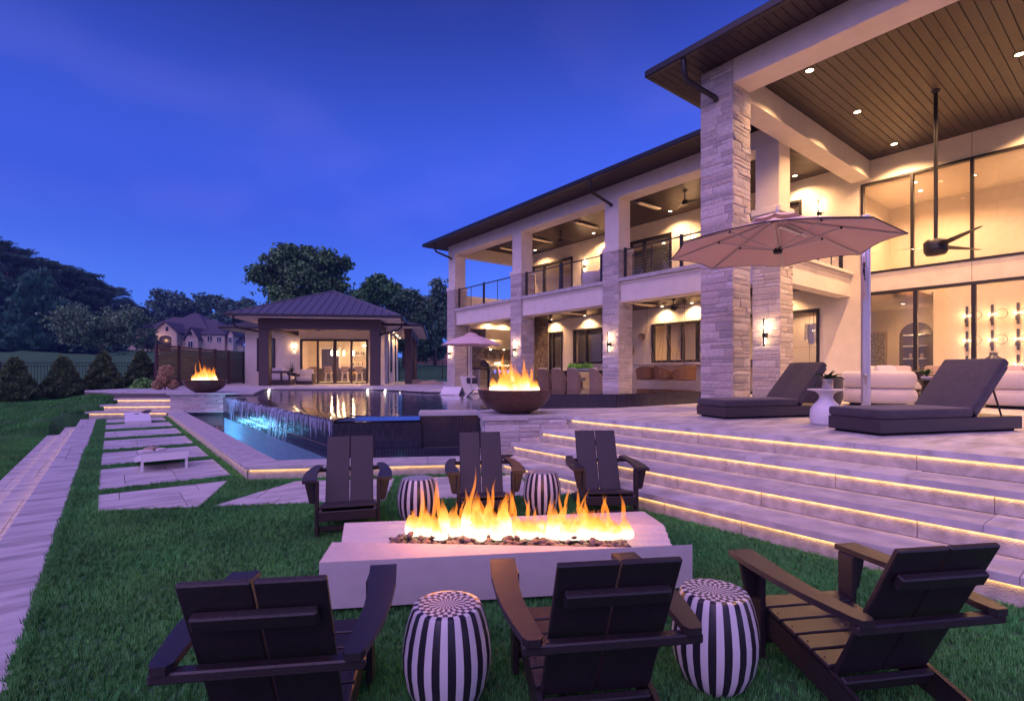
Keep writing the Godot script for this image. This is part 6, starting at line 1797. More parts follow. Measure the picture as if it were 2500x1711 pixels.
func fire_bowls() -> void:
	var r := RandomNumberGenerator.new(); r.seed = 31
	for k in 2:
		var at: Vector3 = [g2(1.22, T + 0.001, 8.42), g2(-7.98, T + 0.003, 18.9)][k]
		var s: float = [0.61, 0.675][k]
		var o := thing("fire_bowl", ["wide copper-brown fire bowl on the stone plinth beside the steps", "copper-brown fire bowl on the far pool corner by the wooden screen"][k], "fire bowl", at, 0.0, "fire bowls at the pool corners")
		var m := MB.new()
		m.lathe([Vector2(0, 0), Vector2(0.40, 0), Vector2(0.43, 0.02), Vector2(0.62, 0.10), Vector2(0.80, 0.23), Vector2(0.92, 0.38), Vector2(0.985, 0.53), Vector2(1.0, 0.625), Vector2(0.99, 0.64), Vector2(0.955, 0.64), Vector2(0.945, 0.62), Vector2(0.86, 0.50), Vector2(0.6, 0.46), Vector2(0, 0.46)].map(func(p): return p * s), 48)
		obj("bowl", m, M.bowl_copper, o)
		var st := MB.new()
		for i in 90:
			var q := r.randf() * TAU; var d := sqrt(r.randf()) * 0.82 * s
			st.box(Vector3(cos(q) * d, (0.50 + r.randf() * 0.09) * s, sin(q) * d), Vector3.ONE * r.randf_range(0.03, 0.06), 0.014, Basis.from_euler(Vector3(r.randf() * 3, r.randf() * 3, r.randf() * 3)))
		tag(obj("lava_rocks", st, M.pebble_b, o), "", "", "", "stuff")
		var f := thing("fire", ["broad flames rising from the near copper fire bowl", "flames rising from the far copper fire bowl"][k], "fire", at)
		for i in 46:
			var q := r.randf() * TAU; var d := sqrt(r.randf()) * 0.56 * s
			var hh := lerpf(0.60, 0.32, d / (0.54 * s)) * r.randf_range(0.5, 1.1) * (s / 0.61)
			tongue(f, Vector3(cos(q) * d, 0.53 * s, sin(q) * d), r.randf_range(0.05, 0.085), hh, r)
		for i in 12:
			var q := r.randf() * TAU; var d := sqrt(r.randf()) * 0.5 * s
			tongue(f, Vector3(cos(q) * d, 0.6 * s + r.randf() * 0.12, sin(q) * d), r.randf_range(0.012, 0.026), r.randf_range(0.3, 0.58) * (s / 0.61), r, true)
		for q in [[0.2, 0.0], [-0.2, 0.0], [0.0, 0.2], [0.0, -0.2]]: omni(f, Vector3(q[0], 0.95 * s, q[1]), Color(1.0, 0.60, 0.28), 0.26, 0.14, "fire_light")

func pad(m: MB, mid: Vector3, size: Vector3, bs := Basis(), rnd := 0.03) -> void:
	# cushion: rounded box with slightly domed faces
	var f := func(s: Vector3) -> Vector3:
		var h := size / 2
		var p := Vector3(clampf(s.x * h.x, -h.x + rnd, h.x - rnd), clampf(s.y * h.y, -h.y + rnd, h.y - rnd), clampf(s.z * h.z, -h.z + rnd, h.z - rnd))
		var e := (s * h - p)
		if e.length() > 1e-6: p += e.normalized() * rnd
		p.y += sign(s.y) * 0.008 * (1 - s.x * s.x) * (1 - s.z * s.z)
		return mid + bs * p
	var ks := [-1.0, -0.97, -0.9, -0.5, 0.0, 0.5, 0.9, 0.97, 1.0]
	var n := ks.size() - 1
	for ax in 3:
		for s in [-1.0, 1.0]:
			m.grid(n, n, func(i, j):
				var v := Vector3()
				v[ax] = s; v[(ax + 1) % 3] = ks[j]; v[(ax + 2) % 3] = ks[i]
				return f.call(v), s < 0)

func make_lounger(label: String) -> Node3D:
	# foot end at x = 0, near side at z = 0
	var o := thing("lounger", label, "sun lounger", Vector3.ZERO, 0.0, "dark sun loungers on the terrace")
	bx("foot_plinth", 0.05, 0.0, -0.60, 2.0, 0.03, -0.05, M.gap_black, o)
	var m := MB.new()
	m.b2(0, 0.028, -0.65, 2.05, 0.172, 0, 0.006); obj("base", m, M.lounger_base, o)
	m = MB.new(); pad(m, Vector3(0.65, 0.226, -0.325), Vector3(1.30, 0.105, 0.66)); obj("seat_cushion", m, M.cushion_dark, o)
	var d := Vector3(0.66, 0.75, 0).normalized(); var nn := Vector3(-d.y, d.x, 0)
	var h0 := Vector3(1.36, 0.20, -0.325)
	m = MB.new(); pad(m, h0 + d * 0.37 + nn * 0.055, Vector3(0.78, 0.105, 0.66), Basis(d, nn, Vector3(0, 0, 1))); obj("back_cushion", m, M.cushion_dark, o)
	m = MB.new(); m.box(h0 + d * 0.35 - nn * 0.018, Vector3(0.74, 0.022, 0.62), 0.005, Basis(d, nn, Vector3(0, 0, 1))); obj("back_frame", m, M.lounger_base, o)
	for z in [-0.05, -0.6]:
		m = MB.new(); m.tube([h0 + d * 0.42 - nn * 0.03 + Vector3(0, 0, z + 0.325), Vector3(1.80, 0.17, z)], 0.011, 6); obj("prop", m, M.dark_metal, o)
	return o

func loungers() -> void:
	var l := make_lounger("dark cushioned sun lounger nearest the steps, its raised back towards the glass doors")
	l.position = Vector3(6.32, T, -1.86); l.rotation.y = deg_to_rad(-23.5)
	dup(l, "lounger", "dark cushioned sun lounger beside the tall stone column, left of the white side table", Vector3(6.89, T, -3.91), deg_to_rad(-22.0))
	var t := thing("side_table", "white hourglass side table between the two loungers", "side table", Vector3(7.25, T, -2.73))
	var m := MB.new()
	m.lathe([Vector2(0, 0), Vector2(0.165, 0), Vector2(0.178, 0.02), Vector2(0.186, 0.10), Vector2(0.178, 0.19), Vector2(0.145, 0.255), Vector2(0.095, 0.305), Vector2(0.075, 0.345), Vector2(0.085, 0.39), Vector2(0.13, 0.425), Vector2(0.205, 0.44), Vector2(0.214, 0.446), Vector2(0.21, 0.454), Vector2(0, 0.456)], 40)
	obj("body", m, M.white_resin, t)
	plant_pot("hammered metal pot of dark leafy fern and trailing ivy on the white side table", Vector3(7.27, T + 0.457, -2.72), M.brushed_metal, 0.062, 0.125, 26, 0.20, Color(0.018, 0.05, 0.02))

func plant_pot(label: String, at: Vector3, pm: Material, rad: float, h: float, n: int, size: float, col: Color, called := "potted_plant") -> void:
	var o := thing(called, label, "plant", at)
	var m := MB.new(); m.lathe([Vector2(0, 0), Vector2(rad, 0), Vector2(rad, h), Vector2(rad * 0.92, h), Vector2(rad * 0.9, h * 0.9), Vector2(0, h * 0.9)], 20); obj("pot", m, pm, o)
	var r := RandomNumberGenerator.new(); r.seed = int(at.x * 100)
	for i in n:
		var q := r.randf() * TAU; var e := r.randf_range(0.35, 1.35)
		var d := Vector3(cos(q) * cos(e), sin(e), sin(q) * cos(e)); var l := size * r.randf_range(0.6, 1.15)
		var s := d.cross(Vector3.UP).normalized()
		var b := MB.new(); b.tint = true; var k := r.randf_range(0.7, 1.4); b.c = Color(col.r * k, col.g * k, col.b * k)
		var w := l * 0.16
		b.grid(6, 2, func(u, v):
			var f: float = u / 6.0
			return Vector3(0, h * 0.9, 0) + d * l * f + Vector3.DOWN * l * 0.35 * f * f + s * (v - 1) * w * sin(PI * clampf(0.06 + f * 0.94, 0, 1)) + Vector3.UP * absf(v - 1.0) * w * 0.3)
		obj("leaf", b, M.leaf, o)

func umbrella() -> void:
	var C := Vector3(7.38, 3.2, -3.41); var rad := 1.47
	var o := thing("cantilever_umbrella", "large octagonal cantilever umbrella with pale canopy over the loungers", "umbrella", Vector3(9.28, T, -2.93))
	var L := C - o.position
	var ap := L + Vector3(0, 0.43, 0)
	var V := []
	for k in 8: V.append(L + Vector3(cos(deg_to_rad(24 + 45 * k)), 0, sin(deg_to_rad(24 + 45 * k))) * rad)
	var m := MB.new(); var pip := MB.new()
	var f := func(k, s, t):
		# s from the crown to the edge, t along the edge
		var a: Vector3 = V[k]; var b: Vector3 = V[(k + 1) % 8]
		var e := a.lerp(b, t)
		var sag = 4.0 * t * (1.0 - t)
		e = e.lerp(L, 0.030 * sag) + Vector3.UP * 0.03 * sag
		var p := ap.lerp(e, s)
		p.y -= sin(PI * s) * 0.02 * (1.0 + 2.2 * sag) - sin(PI * s) * 0.035
		return p
	for k in 8:
		m.grid(10, 8, func(i, j): return f.call(k, lerpf(0.13, 1.0, i / 10.0), j / 8.0), true)
		m.grid(10, 8, func(i, j): return f.call(k, lerpf(0.13, 1.0, i / 10.0), j / 8.0) + Vector3.DOWN * 0.004)
		var path := []
		for j in 9: path.append(f.call(k, 1.0, j / 8.0))
		pip.tube(path, 0.009, 5)
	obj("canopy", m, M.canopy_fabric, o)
	obj("piping", pip, M.piping_dark, o)
	var vt := MB.new()
	for k in 8: vt.grid(3, 4, func(i, j): return (ap + Vector3.UP * 0.07).lerp(f.call(k, 0.24, j / 4.0) + Vector3.UP * 0.06, i / 3.0), true)
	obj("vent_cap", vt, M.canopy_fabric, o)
	var fn := MB.new(); fn.tube([ap + Vector3.UP * 0.06, ap + Vector3.UP * 0.16], [0.018, 0.006], 8); obj("finial", fn, M.pole_metal, o)
	var hub := L + Vector3(0.03, -0.03, 0.0)
	var hm := MB.new(); hm.lathe([Vector2(0, -0.045), Vector2(0.05, -0.045), Vector2(0.062, -0.02), Vector2(0.062, 0.02), Vector2(0.03, 0.04), Vector2(0, 0.04)], 14, hub); obj("hub", hm, M.dark_metal, o)
	for k in 8:
		var rb := MB.new(); rb.tube([ap + Vector3.DOWN * 0.035, (V[k] as Vector3) + Vector3.DOWN * 0.012], 0.012, 6); var ro := obj("rib", rb, M.pole_metal, o)
		var mid: Vector3 = ap.lerp(V[k], 0.52) + Vector3.DOWN * 0.03
		var sm := MB.new(); sm.tube([hub, mid], 0.009, 6); obj("strut", sm, M.pole_metal, o)
		var kn := MB.new(); kn.box(mid, Vector3(0.035, 0.035, 0.035), 0.008); obj("knuckle", kn, M.dark_metal, ro)
	var pole := MB.new()
	var pb := Basis(Vector3.UP, 0.22)
	pole.box(Vector3(0, 1.565, 0), Vector3(0.085, 3.13, 0.125), 0.022, pb)
	pole.box(Vector3(-0.055, 1.5, 0.0), Vector3(0.03, 2.6, 0.05), 0.01, pb); obj("pole", pole, M.pole_metal, o)
	var arm := MB.new(); arm.beam(Vector3(-0.03, 2.52, -0.02), ap + Vector3(0.05, -0.10, 0), 0.05, 0.075, 0.012); obj("arm", arm, M.pole_metal, o)
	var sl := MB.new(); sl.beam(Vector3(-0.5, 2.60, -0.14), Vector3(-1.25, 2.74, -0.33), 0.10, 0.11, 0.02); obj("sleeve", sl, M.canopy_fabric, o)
	var hd := MB.new(); hd.box(Vector3(-0.08, 2.42, 0), Vector3(0.06, 0.22, 0.07), 0.012, pb); hd.box(Vector3(-0.085, 1.95, 0.01), Vector3(0.06, 0.16, 0.06), 0.012, pb); obj("slider", hd, M.brushed_metal, o)
	var hn := MB.new(); hn.tube([Vector3(-0.10, 2.36, 0.02), Vector3(-0.16, 2.34, 0.03), Vector3(-0.17, 2.24, 0.03), Vector3(-0.16, 2.12, 0.03), Vector3(-0.10, 2.10, 0.02)], 0.016, 7); obj("handle", hn, M.dark_metal, o)
	for z in [0.0, 0.02]:
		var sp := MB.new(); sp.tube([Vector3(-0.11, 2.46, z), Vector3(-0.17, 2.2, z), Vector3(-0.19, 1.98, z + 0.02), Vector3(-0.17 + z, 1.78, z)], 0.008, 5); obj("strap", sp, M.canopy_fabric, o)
	var kn2 := MB.new(); kn2.lathe([Vector2(0, -0.03), Vector2(0.028, -0.02), Vector2(0.03, 0.02), Vector2(0, 0.03)], 10, Vector3(-0.085, 0.62, 0.02)); kn2.tube([Vector3(-0.085, 0.60, 0.02), Vector3(-0.06, 0.48, 0.02)], 0.012, 6); obj("crank", kn2, M.brushed_metal, o)
	bx("foot", -0.4, 0.0, -0.4, 0.4, 0.06, 0.4, M.dark_metal, o, 0.02)

func tub_chair(label: String, at: Vector3, turn: float) -> void:
	var o := thing("tub_chair", label, "armchair", at, turn, "pale round tub chairs on the porch")
	var b := MB.new(); b.lathe([Vector2(0, 0), Vector2(0.48, 0), Vector2(0.48, 0.06), Vector2(0, 0.06)], 32); obj("swivel_base", b, M.dark_table, o)
	var ring := func(y0, y1, ro, a0, a1):
		var m := MB.new(); var h: float = (y1 - y0) / 2
		var pr := []
		for i in 13:
			var q := PI * i / 12.0 - PI / 2
			pr.append(Vector2(ro - 0.10 + 0.10 * cos(q), y0 + h + (h - 0.0) * sin(q) * (1.0 if absf(sin(q)) > 0.99 else 0.985)))
		pr.append(Vector2(ro - 0.3, y1)); pr.append(Vector2(ro - 0.34, y1 - 0.1)); pr.append(Vector2(ro - 0.34, y0)); pr.append(Vector2(ro - 0.1, y0))
		m.lathe(pr, 40, Vector3.ZERO, a0, a1)
		return m
	obj("lower_roll", ring.call(0.06, 0.355, 0.655, 0.0, TAU), M.boucle, o)
	obj("upper_roll", ring.call(0.358, 0.70, 0.645, 0.6, TAU - 0.6), M.boucle, o)
	var s := MB.new(); s.lathe([Vector2(0, 0.2), Vector2(0.4, 0.2), Vector2(0.42, 0.36), Vector2(0.36, 0.42), Vector2(0, 0.44)], 28); obj("seat_cushion", s, M.boucle, o)
	var pm := MB.new(); pad(pm, Vector3(-0.22, 0.62, 0.05), Vector3(0.42, 0.14, 0.40), Basis(Vector3(0, 0, 1), 1.1), 0.06); obj("pillow", pm, M.cushion_white, o)

func pedestal(label: String, at: Vector3) -> void:
	var o := thing("pedestal_table", label, "side table", at)
	var m := MB.new(); m.lathe([Vector2(0, 0), Vector2(0.20, 0), Vector2(0.215, 0.06), Vector2(0.18, 0.16), Vector2(0.09, 0.30), Vector2(0.07, 0.38), Vector2(0.12, 0.46), Vector2(0.30, 0.50), Vector2(0.31, 0.515), Vector2(0, 0.52)], 32); obj("body", m, M.dark_table, o)

func porch_things() -> void:
	var a := S(2143, 911, 10.55); a.y = T
	tub_chair("pale pink boucle tub chair behind the umbrella pole", a, 0.9)
	var b := S(2492, 911, 9.7); b.y = T
	tub_chair("pale boucle tub chair half hidden behind the nearest lounger's back", b, 1.3)
	var p := S(2262, 911, 10.9); p.y = T
	pedestal("dark hourglass side table between the two tub chairs", p)
	plant_pot("small white bowl of broad green leaves on the dark hourglass table", p + Vector3.UP * 0.522, M.white_resin, 0.09, 0.07, 18, 0.26, Color(0.02, 0.07, 0.018))
	# dark outdoor sofa with pale cushions by the glass
	var so := thing("sofa", "dark framed sofa with pale cushions and pillows along the glass doors", "sofa", Vector3(14.2, T, -4.75), 0.0)
	bx("frame", 0, 0.05, 0, 0.85, 0.30, 2.9, M.dark_table, so, 0.03)
	for i in 3:
		var m := MB.new(); pad(m, Vector3(0.38, 0.38, 0.52 + 0.93 * i), Vector3(0.78, 0.16, 0.90)); obj("seat_cushion", m, M.cushion_white, so)
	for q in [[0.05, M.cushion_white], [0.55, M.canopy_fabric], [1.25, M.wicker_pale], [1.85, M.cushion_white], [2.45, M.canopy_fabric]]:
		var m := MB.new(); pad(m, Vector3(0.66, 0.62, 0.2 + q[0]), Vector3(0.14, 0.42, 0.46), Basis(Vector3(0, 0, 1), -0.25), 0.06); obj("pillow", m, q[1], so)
	bx("backrest", 0.78, 0.30, 0, 0.88, 0.72, 2.9, M.dark_table, so, 0.03)
	var dc := thing("club_chair", "dark club chair beside the column behind the far lounger", "armchair", S(1995, 911, 9.6) * Vector3(1, 0, 1) + Vector3.UP * T)
	var m2 := MB.new(); m2.lathe([Vector2(0, 0.05), Vector2(0.36, 0.05), Vector2(0.42, 0.2), Vector2(0.42, 0.55), Vector2(0.38, 0.60), Vector2(0.30, 0.58), Vector2(0.28, 0.4), Vector2(0, 0.38)], 28); obj("shell", m2, M.cushion_dark, dc)
	var vs := thing("vase", "dark round vase on the console inside the glass doors", "vase", Vector3(18.6, 1.62, -2.92))
	var vm := MB.new(); vm.lathe([Vector2(0, 0), Vector2(0.09, 0), Vector2(0.19, 0.12), Vector2(0.18, 0.22), Vector2(0.09, 0.29), Vector2(0.08, 0.34), Vector2(0.10, 0.37), Vector2(0, 0.36)], 24); obj("body", vm, M.dark_table, vs)
	var cs := thing("console_table", "low pale console table inside the great room", "console", Vector3(18.4, T, -3.8)); bx("top", 0, 0.79, 0, 0.42, 0.83, 2.6, M.wicker_pale, cs, 0.01)
	for z in [0.06, 2.5]: bx("leg", 0.05, 0, z, 0.37, 0.79, z + 0.05, M.wicker_pale, cs)
	# dining set
	var tb := thing("dining_table", "long dark dining table in the lower porch", "table", Vector3(14.95, T, -14.5))
	bx("tabletop", -0.5, 0.72, -1.9, 0.5, 0.76, 1.9, M.dark_table, tb, 0.008)
	for z in [-1.0, 1.0]: bx("trestle", -0.25, 0, z - 0.18, 0.25, 0.72, z + 0.18, M.dark_table, tb, 0.02)
	var ch: Node3D = null
	var zz := [-15.95, -15.08, -14.20, -13.02]
	var dl := ["woven dining chair nearest the herringbone panel", "woven dining chair second from the herringbone panel", "woven dining chair in front of the green table planter", "woven dining chair touching the third column's edge"]
	for i in 4:
		if ch == null: ch = dining_chair(dl[0]); ch.position = Vector3(14.2, T, zz[0]); ch.rotation.y = 0.15
		else: dup(ch, "dining_chair", dl[i], Vector3(14.2, T, zz[i]), [0.15, 0.05, -0.05, -0.35][i])
	var pl := thing("table_planter", "long planter of bright green leaves on the dining table", "plant", Vector3(14.95, T + 0.762, -14.7))
	bx("trough", -0.08, 0, -0.6, 0.08, 0.08, 0.6, M.white_resin, pl, 0.01)
	var pts := []
	for i in 220: pts.append(Vector3(rng.randfn() * 0.07, 0.10 + absf(rng.randfn()) * 0.07, rng.randf_range(-0.6, 0.6)))
	crown(pl, "leaves", "leaf", pts, 0.075, Color(0.06, 0.16, 0.02), 150)
	# swings
	var sw: Node3D = null
	var sl := ["wicker hanging swing nearest the woven wall plates", "wicker hanging swing in the middle of the three", "wicker hanging swing nearest the tall stone column"]
	for i in 3:
		var at := Vector3(15.1, 3.87, [-11.52, -10.76, -10.0][i])
		if sw == null: sw = swing(sl[0]); sw.position = at; sw.rotation.y = 0.5
		else: dup(sw, "hanging_chair", sl[i], at, [0.5, -0.5, 1.1][i])
	for i in 2:
		var q = [[2.82, -12.42, 0.17], [2.31, -13.02, 0.30]][i]
		var o := thing("woven_plate", ["smaller woven wall plate, upper right of the pair", "larger woven wall plate partly behind the third column"][i], "wall decoration", Vector3(HW - 0.01, q[0], q[1]), 0.0, "woven plates on the porch wall")
		o.rotation = Vector3(0, 0, PI / 2)
		var m := MB.new(); m.lathe([Vector2(0, 0.015), Vector2(q[2] * 0.6, 0.012), Vector2(q[2] * 0.85, 0.04), Vector2(q[2] * 0.84, 0.05), Vector2(q[2] * 0.55, 0.03), Vector2(0, 0.03)], 32); obj("dish", m, M.wicker_pale, o)
		var fr := MB.new()
		for k in 30: fr.tube([Vector3(cos(TAU * k / 30), 0.03 / q[2], sin(TAU * k / 30)) * q[2] * 0.85, Vector3(cos(TAU * k / 30), 0.03 / q[2], sin(TAU * k / 30)) * q[2]], 0.012, 5)
		obj("fringe", fr, M.cushion_white, o)
	# grill
	var g := thing("grill", "stainless steel built-in gas grill under the range hood", "grill", Vector3(13.2, T, -19.2))
	bx("cabinet", 0, 0.08, 0, 1.5, 0.62, 0.66, M.brushed_metal, g, 0.01)
	bx("toe_kick", 0.02, 0, 0, 1.48, 0.08, 0.6, M.gap_black, g)
	bx("control_panel", -0.02, 0.62, 0.0, 1.52, 0.84, 0.74, M.brushed_metal, g, 0.02)
	for x in [0.74]: bx("door_gap", x, 0.1, 0.655, x + 0.015, 0.6, 0.664, M.gap_black, g)
	var lid := MB.new()
	lid.grid(10, 2, func(i, j):
		var q = PI * 0.5 * i / 10.0
		return Vector3(j * 0.75, 0.86 + 0.42 * sin(q), 0.02 + 0.64 * cos(q) * 0.98), true)
	lid.b2(0.0, 0.85, 0.02, 1.5, 0.90, 0.66); obj("lid", lid, M.brushed_metal, g)
	var hb := MB.new(); hb.tube([Vector3(0.1, 0.98, 0.70), Vector3(1.4, 0.98, 0.70)], 0.016, 8); obj("lid_handle", hb, M.pole_metal, g)
	for i in 5:
		var k := MB.new(); k.lathe([Vector2(0, 0.03), Vector2(0.036, 0.028), Vector2(0.042, 0)], 14); var ko := obj("knob", k, M.pole_metal, g); ko.transform = Transform3D(Basis(Vector3.RIGHT, PI / 2), Vector3(0.24 + 0.25 * i, 0.73, 0.745))
		var r2 := MB.new(); r2.lathe([Vector2(0.042, 0.004), Vector2(0.055, 0.002), Vector2(0.055, 0)], 14); obj("knob_light", r2, M.knob_glow, ko)
	var sb := thing("side_burner", "small stainless side burner left of the gas grill", "side burner", Vector3(12.66, T, -19.2))
	bx("cabinet", 0, 0.0, 0, 0.42, 0.82, 0.66, M.brushed_metal, sb, 0.01); bx("top", -0.01, 0.82, -0.01, 0.43, 0.90, 0.67, M.dark_table, sb, 0.01)
	for y in [0.2, 0.45]: bx("drawer_gap", 0.02, y, 0.655, 0.40, y + 0.015, 0.664, M.gap_black, sb)
	# balcony chairs
	for i in 2:
		var o := thing("bucket_chair", ["white woven bucket chair behind the balcony cables, nearer the third column", "white woven bucket chair behind the balcony cables, left of the other"][i], "chair", Vector3(12.95, 4.19, [-11.35, -12.15][i]), 0.4 * i, "white bucket chairs on the balcony")
		var m := MB.new(); m.lathe([Vector2(0.20, 0.12), Vector2(0.34, 0.30), Vector2(0.40, 0.52), Vector2(0.38, 0.66), Vector2(0.33, 0.66), Vector2(0.30, 0.42), Vector2(0, 0.36)], 28, Vector3.ZERO, 0.7, TAU - 0.7); obj("shell", m, M.cushion_white, o)
		for k in 4:
			var l := MB.new(); l.tube([Vector3(cos(k * PI / 2 + 0.8) * 0.2, 0.2, sin(k * PI / 2 + 0.8) * 0.2), Vector3(cos(k * PI / 2 + 0.8) * 0.28, 0, sin(k * PI / 2 + 0.8) * 0.28)], 0.014, 6); obj("leg", l, M.wicker_pale, o)

func dining_chair(label: String) -> Node3D:
	# its round back is towards -x
	var o := thing("dining_chair", label, "chair", Vector3.ZERO, 0.0, "woven dining chairs")
	var sh := MB.new()
	sh.grid(8, 14, func(i, j):
		var q = PI + (j / 14.0 - 0.5) * 3.0
		var f = i / 8.0
		var top := 0.82 - 0.30 * pow(absf(j / 7.0 - 1.0), 3)
		return Vector3(0.31 * cos(q) * (1 + 0.06 * f), lerpf(0.05, top, f), 0.31 * sin(q) * (1 + 0.06 * f)))
	obj("back_shell", sh, M.wicker_pale, o)
	var st := MB.new()
	for j in 23:
		var q := PI + (j / 22.0 - 0.5) * 3.0
		var top := 0.82 - 0.30 * pow(absf(j / 11.0 - 1.0), 3)
		st.tube([Vector3(0.316 * cos(q), 0.04, 0.316 * sin(q)), Vector3(0.337 * cos(q), top, 0.337 * sin(q))], 0.010, 5)
	tag(obj("canes", st, M.wicker_pale, o), "", "", "", "stuff")
	var rim := []
	for j in 23:
		var q := PI + (j / 22.0 - 0.5) * 3.0
		rim.append(Vector3(0.335 * cos(q), 0.825 - 0.30 * pow(absf(j / 11.0 - 1.0), 3), 0.335 * sin(q)))
	var rm := MB.new(); rm.tube(rim, 0.018, 6); obj("rim", rm, M.wicker_pale, o)
	var s := MB.new(); pad(s, Vector3(0.04, 0.43, 0), Vector3(0.5, 0.12, 0.52)); obj("seat_cushion", s, M.cushion_white, o)
	var p := MB.new(); pad(p, Vector3(-0.16, 0.70, 0), Vector3(0.12, 0.34, 0.42), Basis(Vector3(0, 0, 1), 0.2), 0.05); obj("pillow", p, M.cushion_white, o)
	var b := MB.new(); b.lathe([Vector2(0, 0), Vector2(0.27, 0), Vector2(0.27, 0.36), Vector2(0, 0.36)], 20); obj("base", b, M.wicker_pale, o)
	return o

func swing(label: String) -> Node3D:
	# origin at the ceiling hook; seat hangs about 2.6 m below
	var o := thing("hanging_chair", label, "swing", Vector3.ZERO, 0.0, "wicker swings")
	var h := MB.new(); h.b2(-0.09, -0.02, -0.015, 0.09, 0, 0.015); h.b2(-0.015, -0.022, -0.09, 0.015, -0.002, 0.09); h.tube([Vector3(0, 0, 0), Vector3(0, -0.7, 0)], 0.007, 5); obj("hook", h, M.dark_metal, o)
	for q in [[-0.30, 0.26], [0.30, 0.26], [-0.30, -0.26], [0.30, -0.26]]:
		var m := MB.new(); m.tube([Vector3(0, -0.7, 0), Vector3(q[0], -2.42, q[1])], 0.007, 5); obj("rope", m, M.wicker_pale, o)
	var sh := MB.new()
	var fn := func(i, j):
		var q = PI + (j / 16.0 - 0.5) * TAU * 0.72
		var f: float = i / 6.0
		var top := -2.22 - 0.26 * pow(absf(j / 8.0 - 1.0), 1.6) + 0.02
		return Vector3(0.36 * cos(q) * (0.92 + 0.14 * f), lerpf(-2.66, top, f), 0.36 * sin(q) * (0.92 + 0.14 * f))
	sh.grid(6, 16, fn); obj("shell", sh, M.wicker, o)
	var st := MB.new()
	for j in 17: st.tube([fn.call(0, j) * Vector3(1.01, 1, 1.01), fn.call(6, j) * Vector3(1.01, 1, 1.01)], 0.012, 5)
	tag(obj("canes", st, M.wicker, o), "", "", "", "stuff")
	var rp := []
	for j in 17: rp.append(fn.call(6, j))
	var rm := MB.new(); rm.tube(rp, 0.02, 6); obj("rim", rm, M.wicker, o)
	var s := MB.new(); s.lathe([Vector2(0, -2.68), Vector2(0.36, -2.66), Vector2(0.37, -2.58), Vector2(0, -2.56)], 24); obj("seat", s, M.wicker, o)
	return o

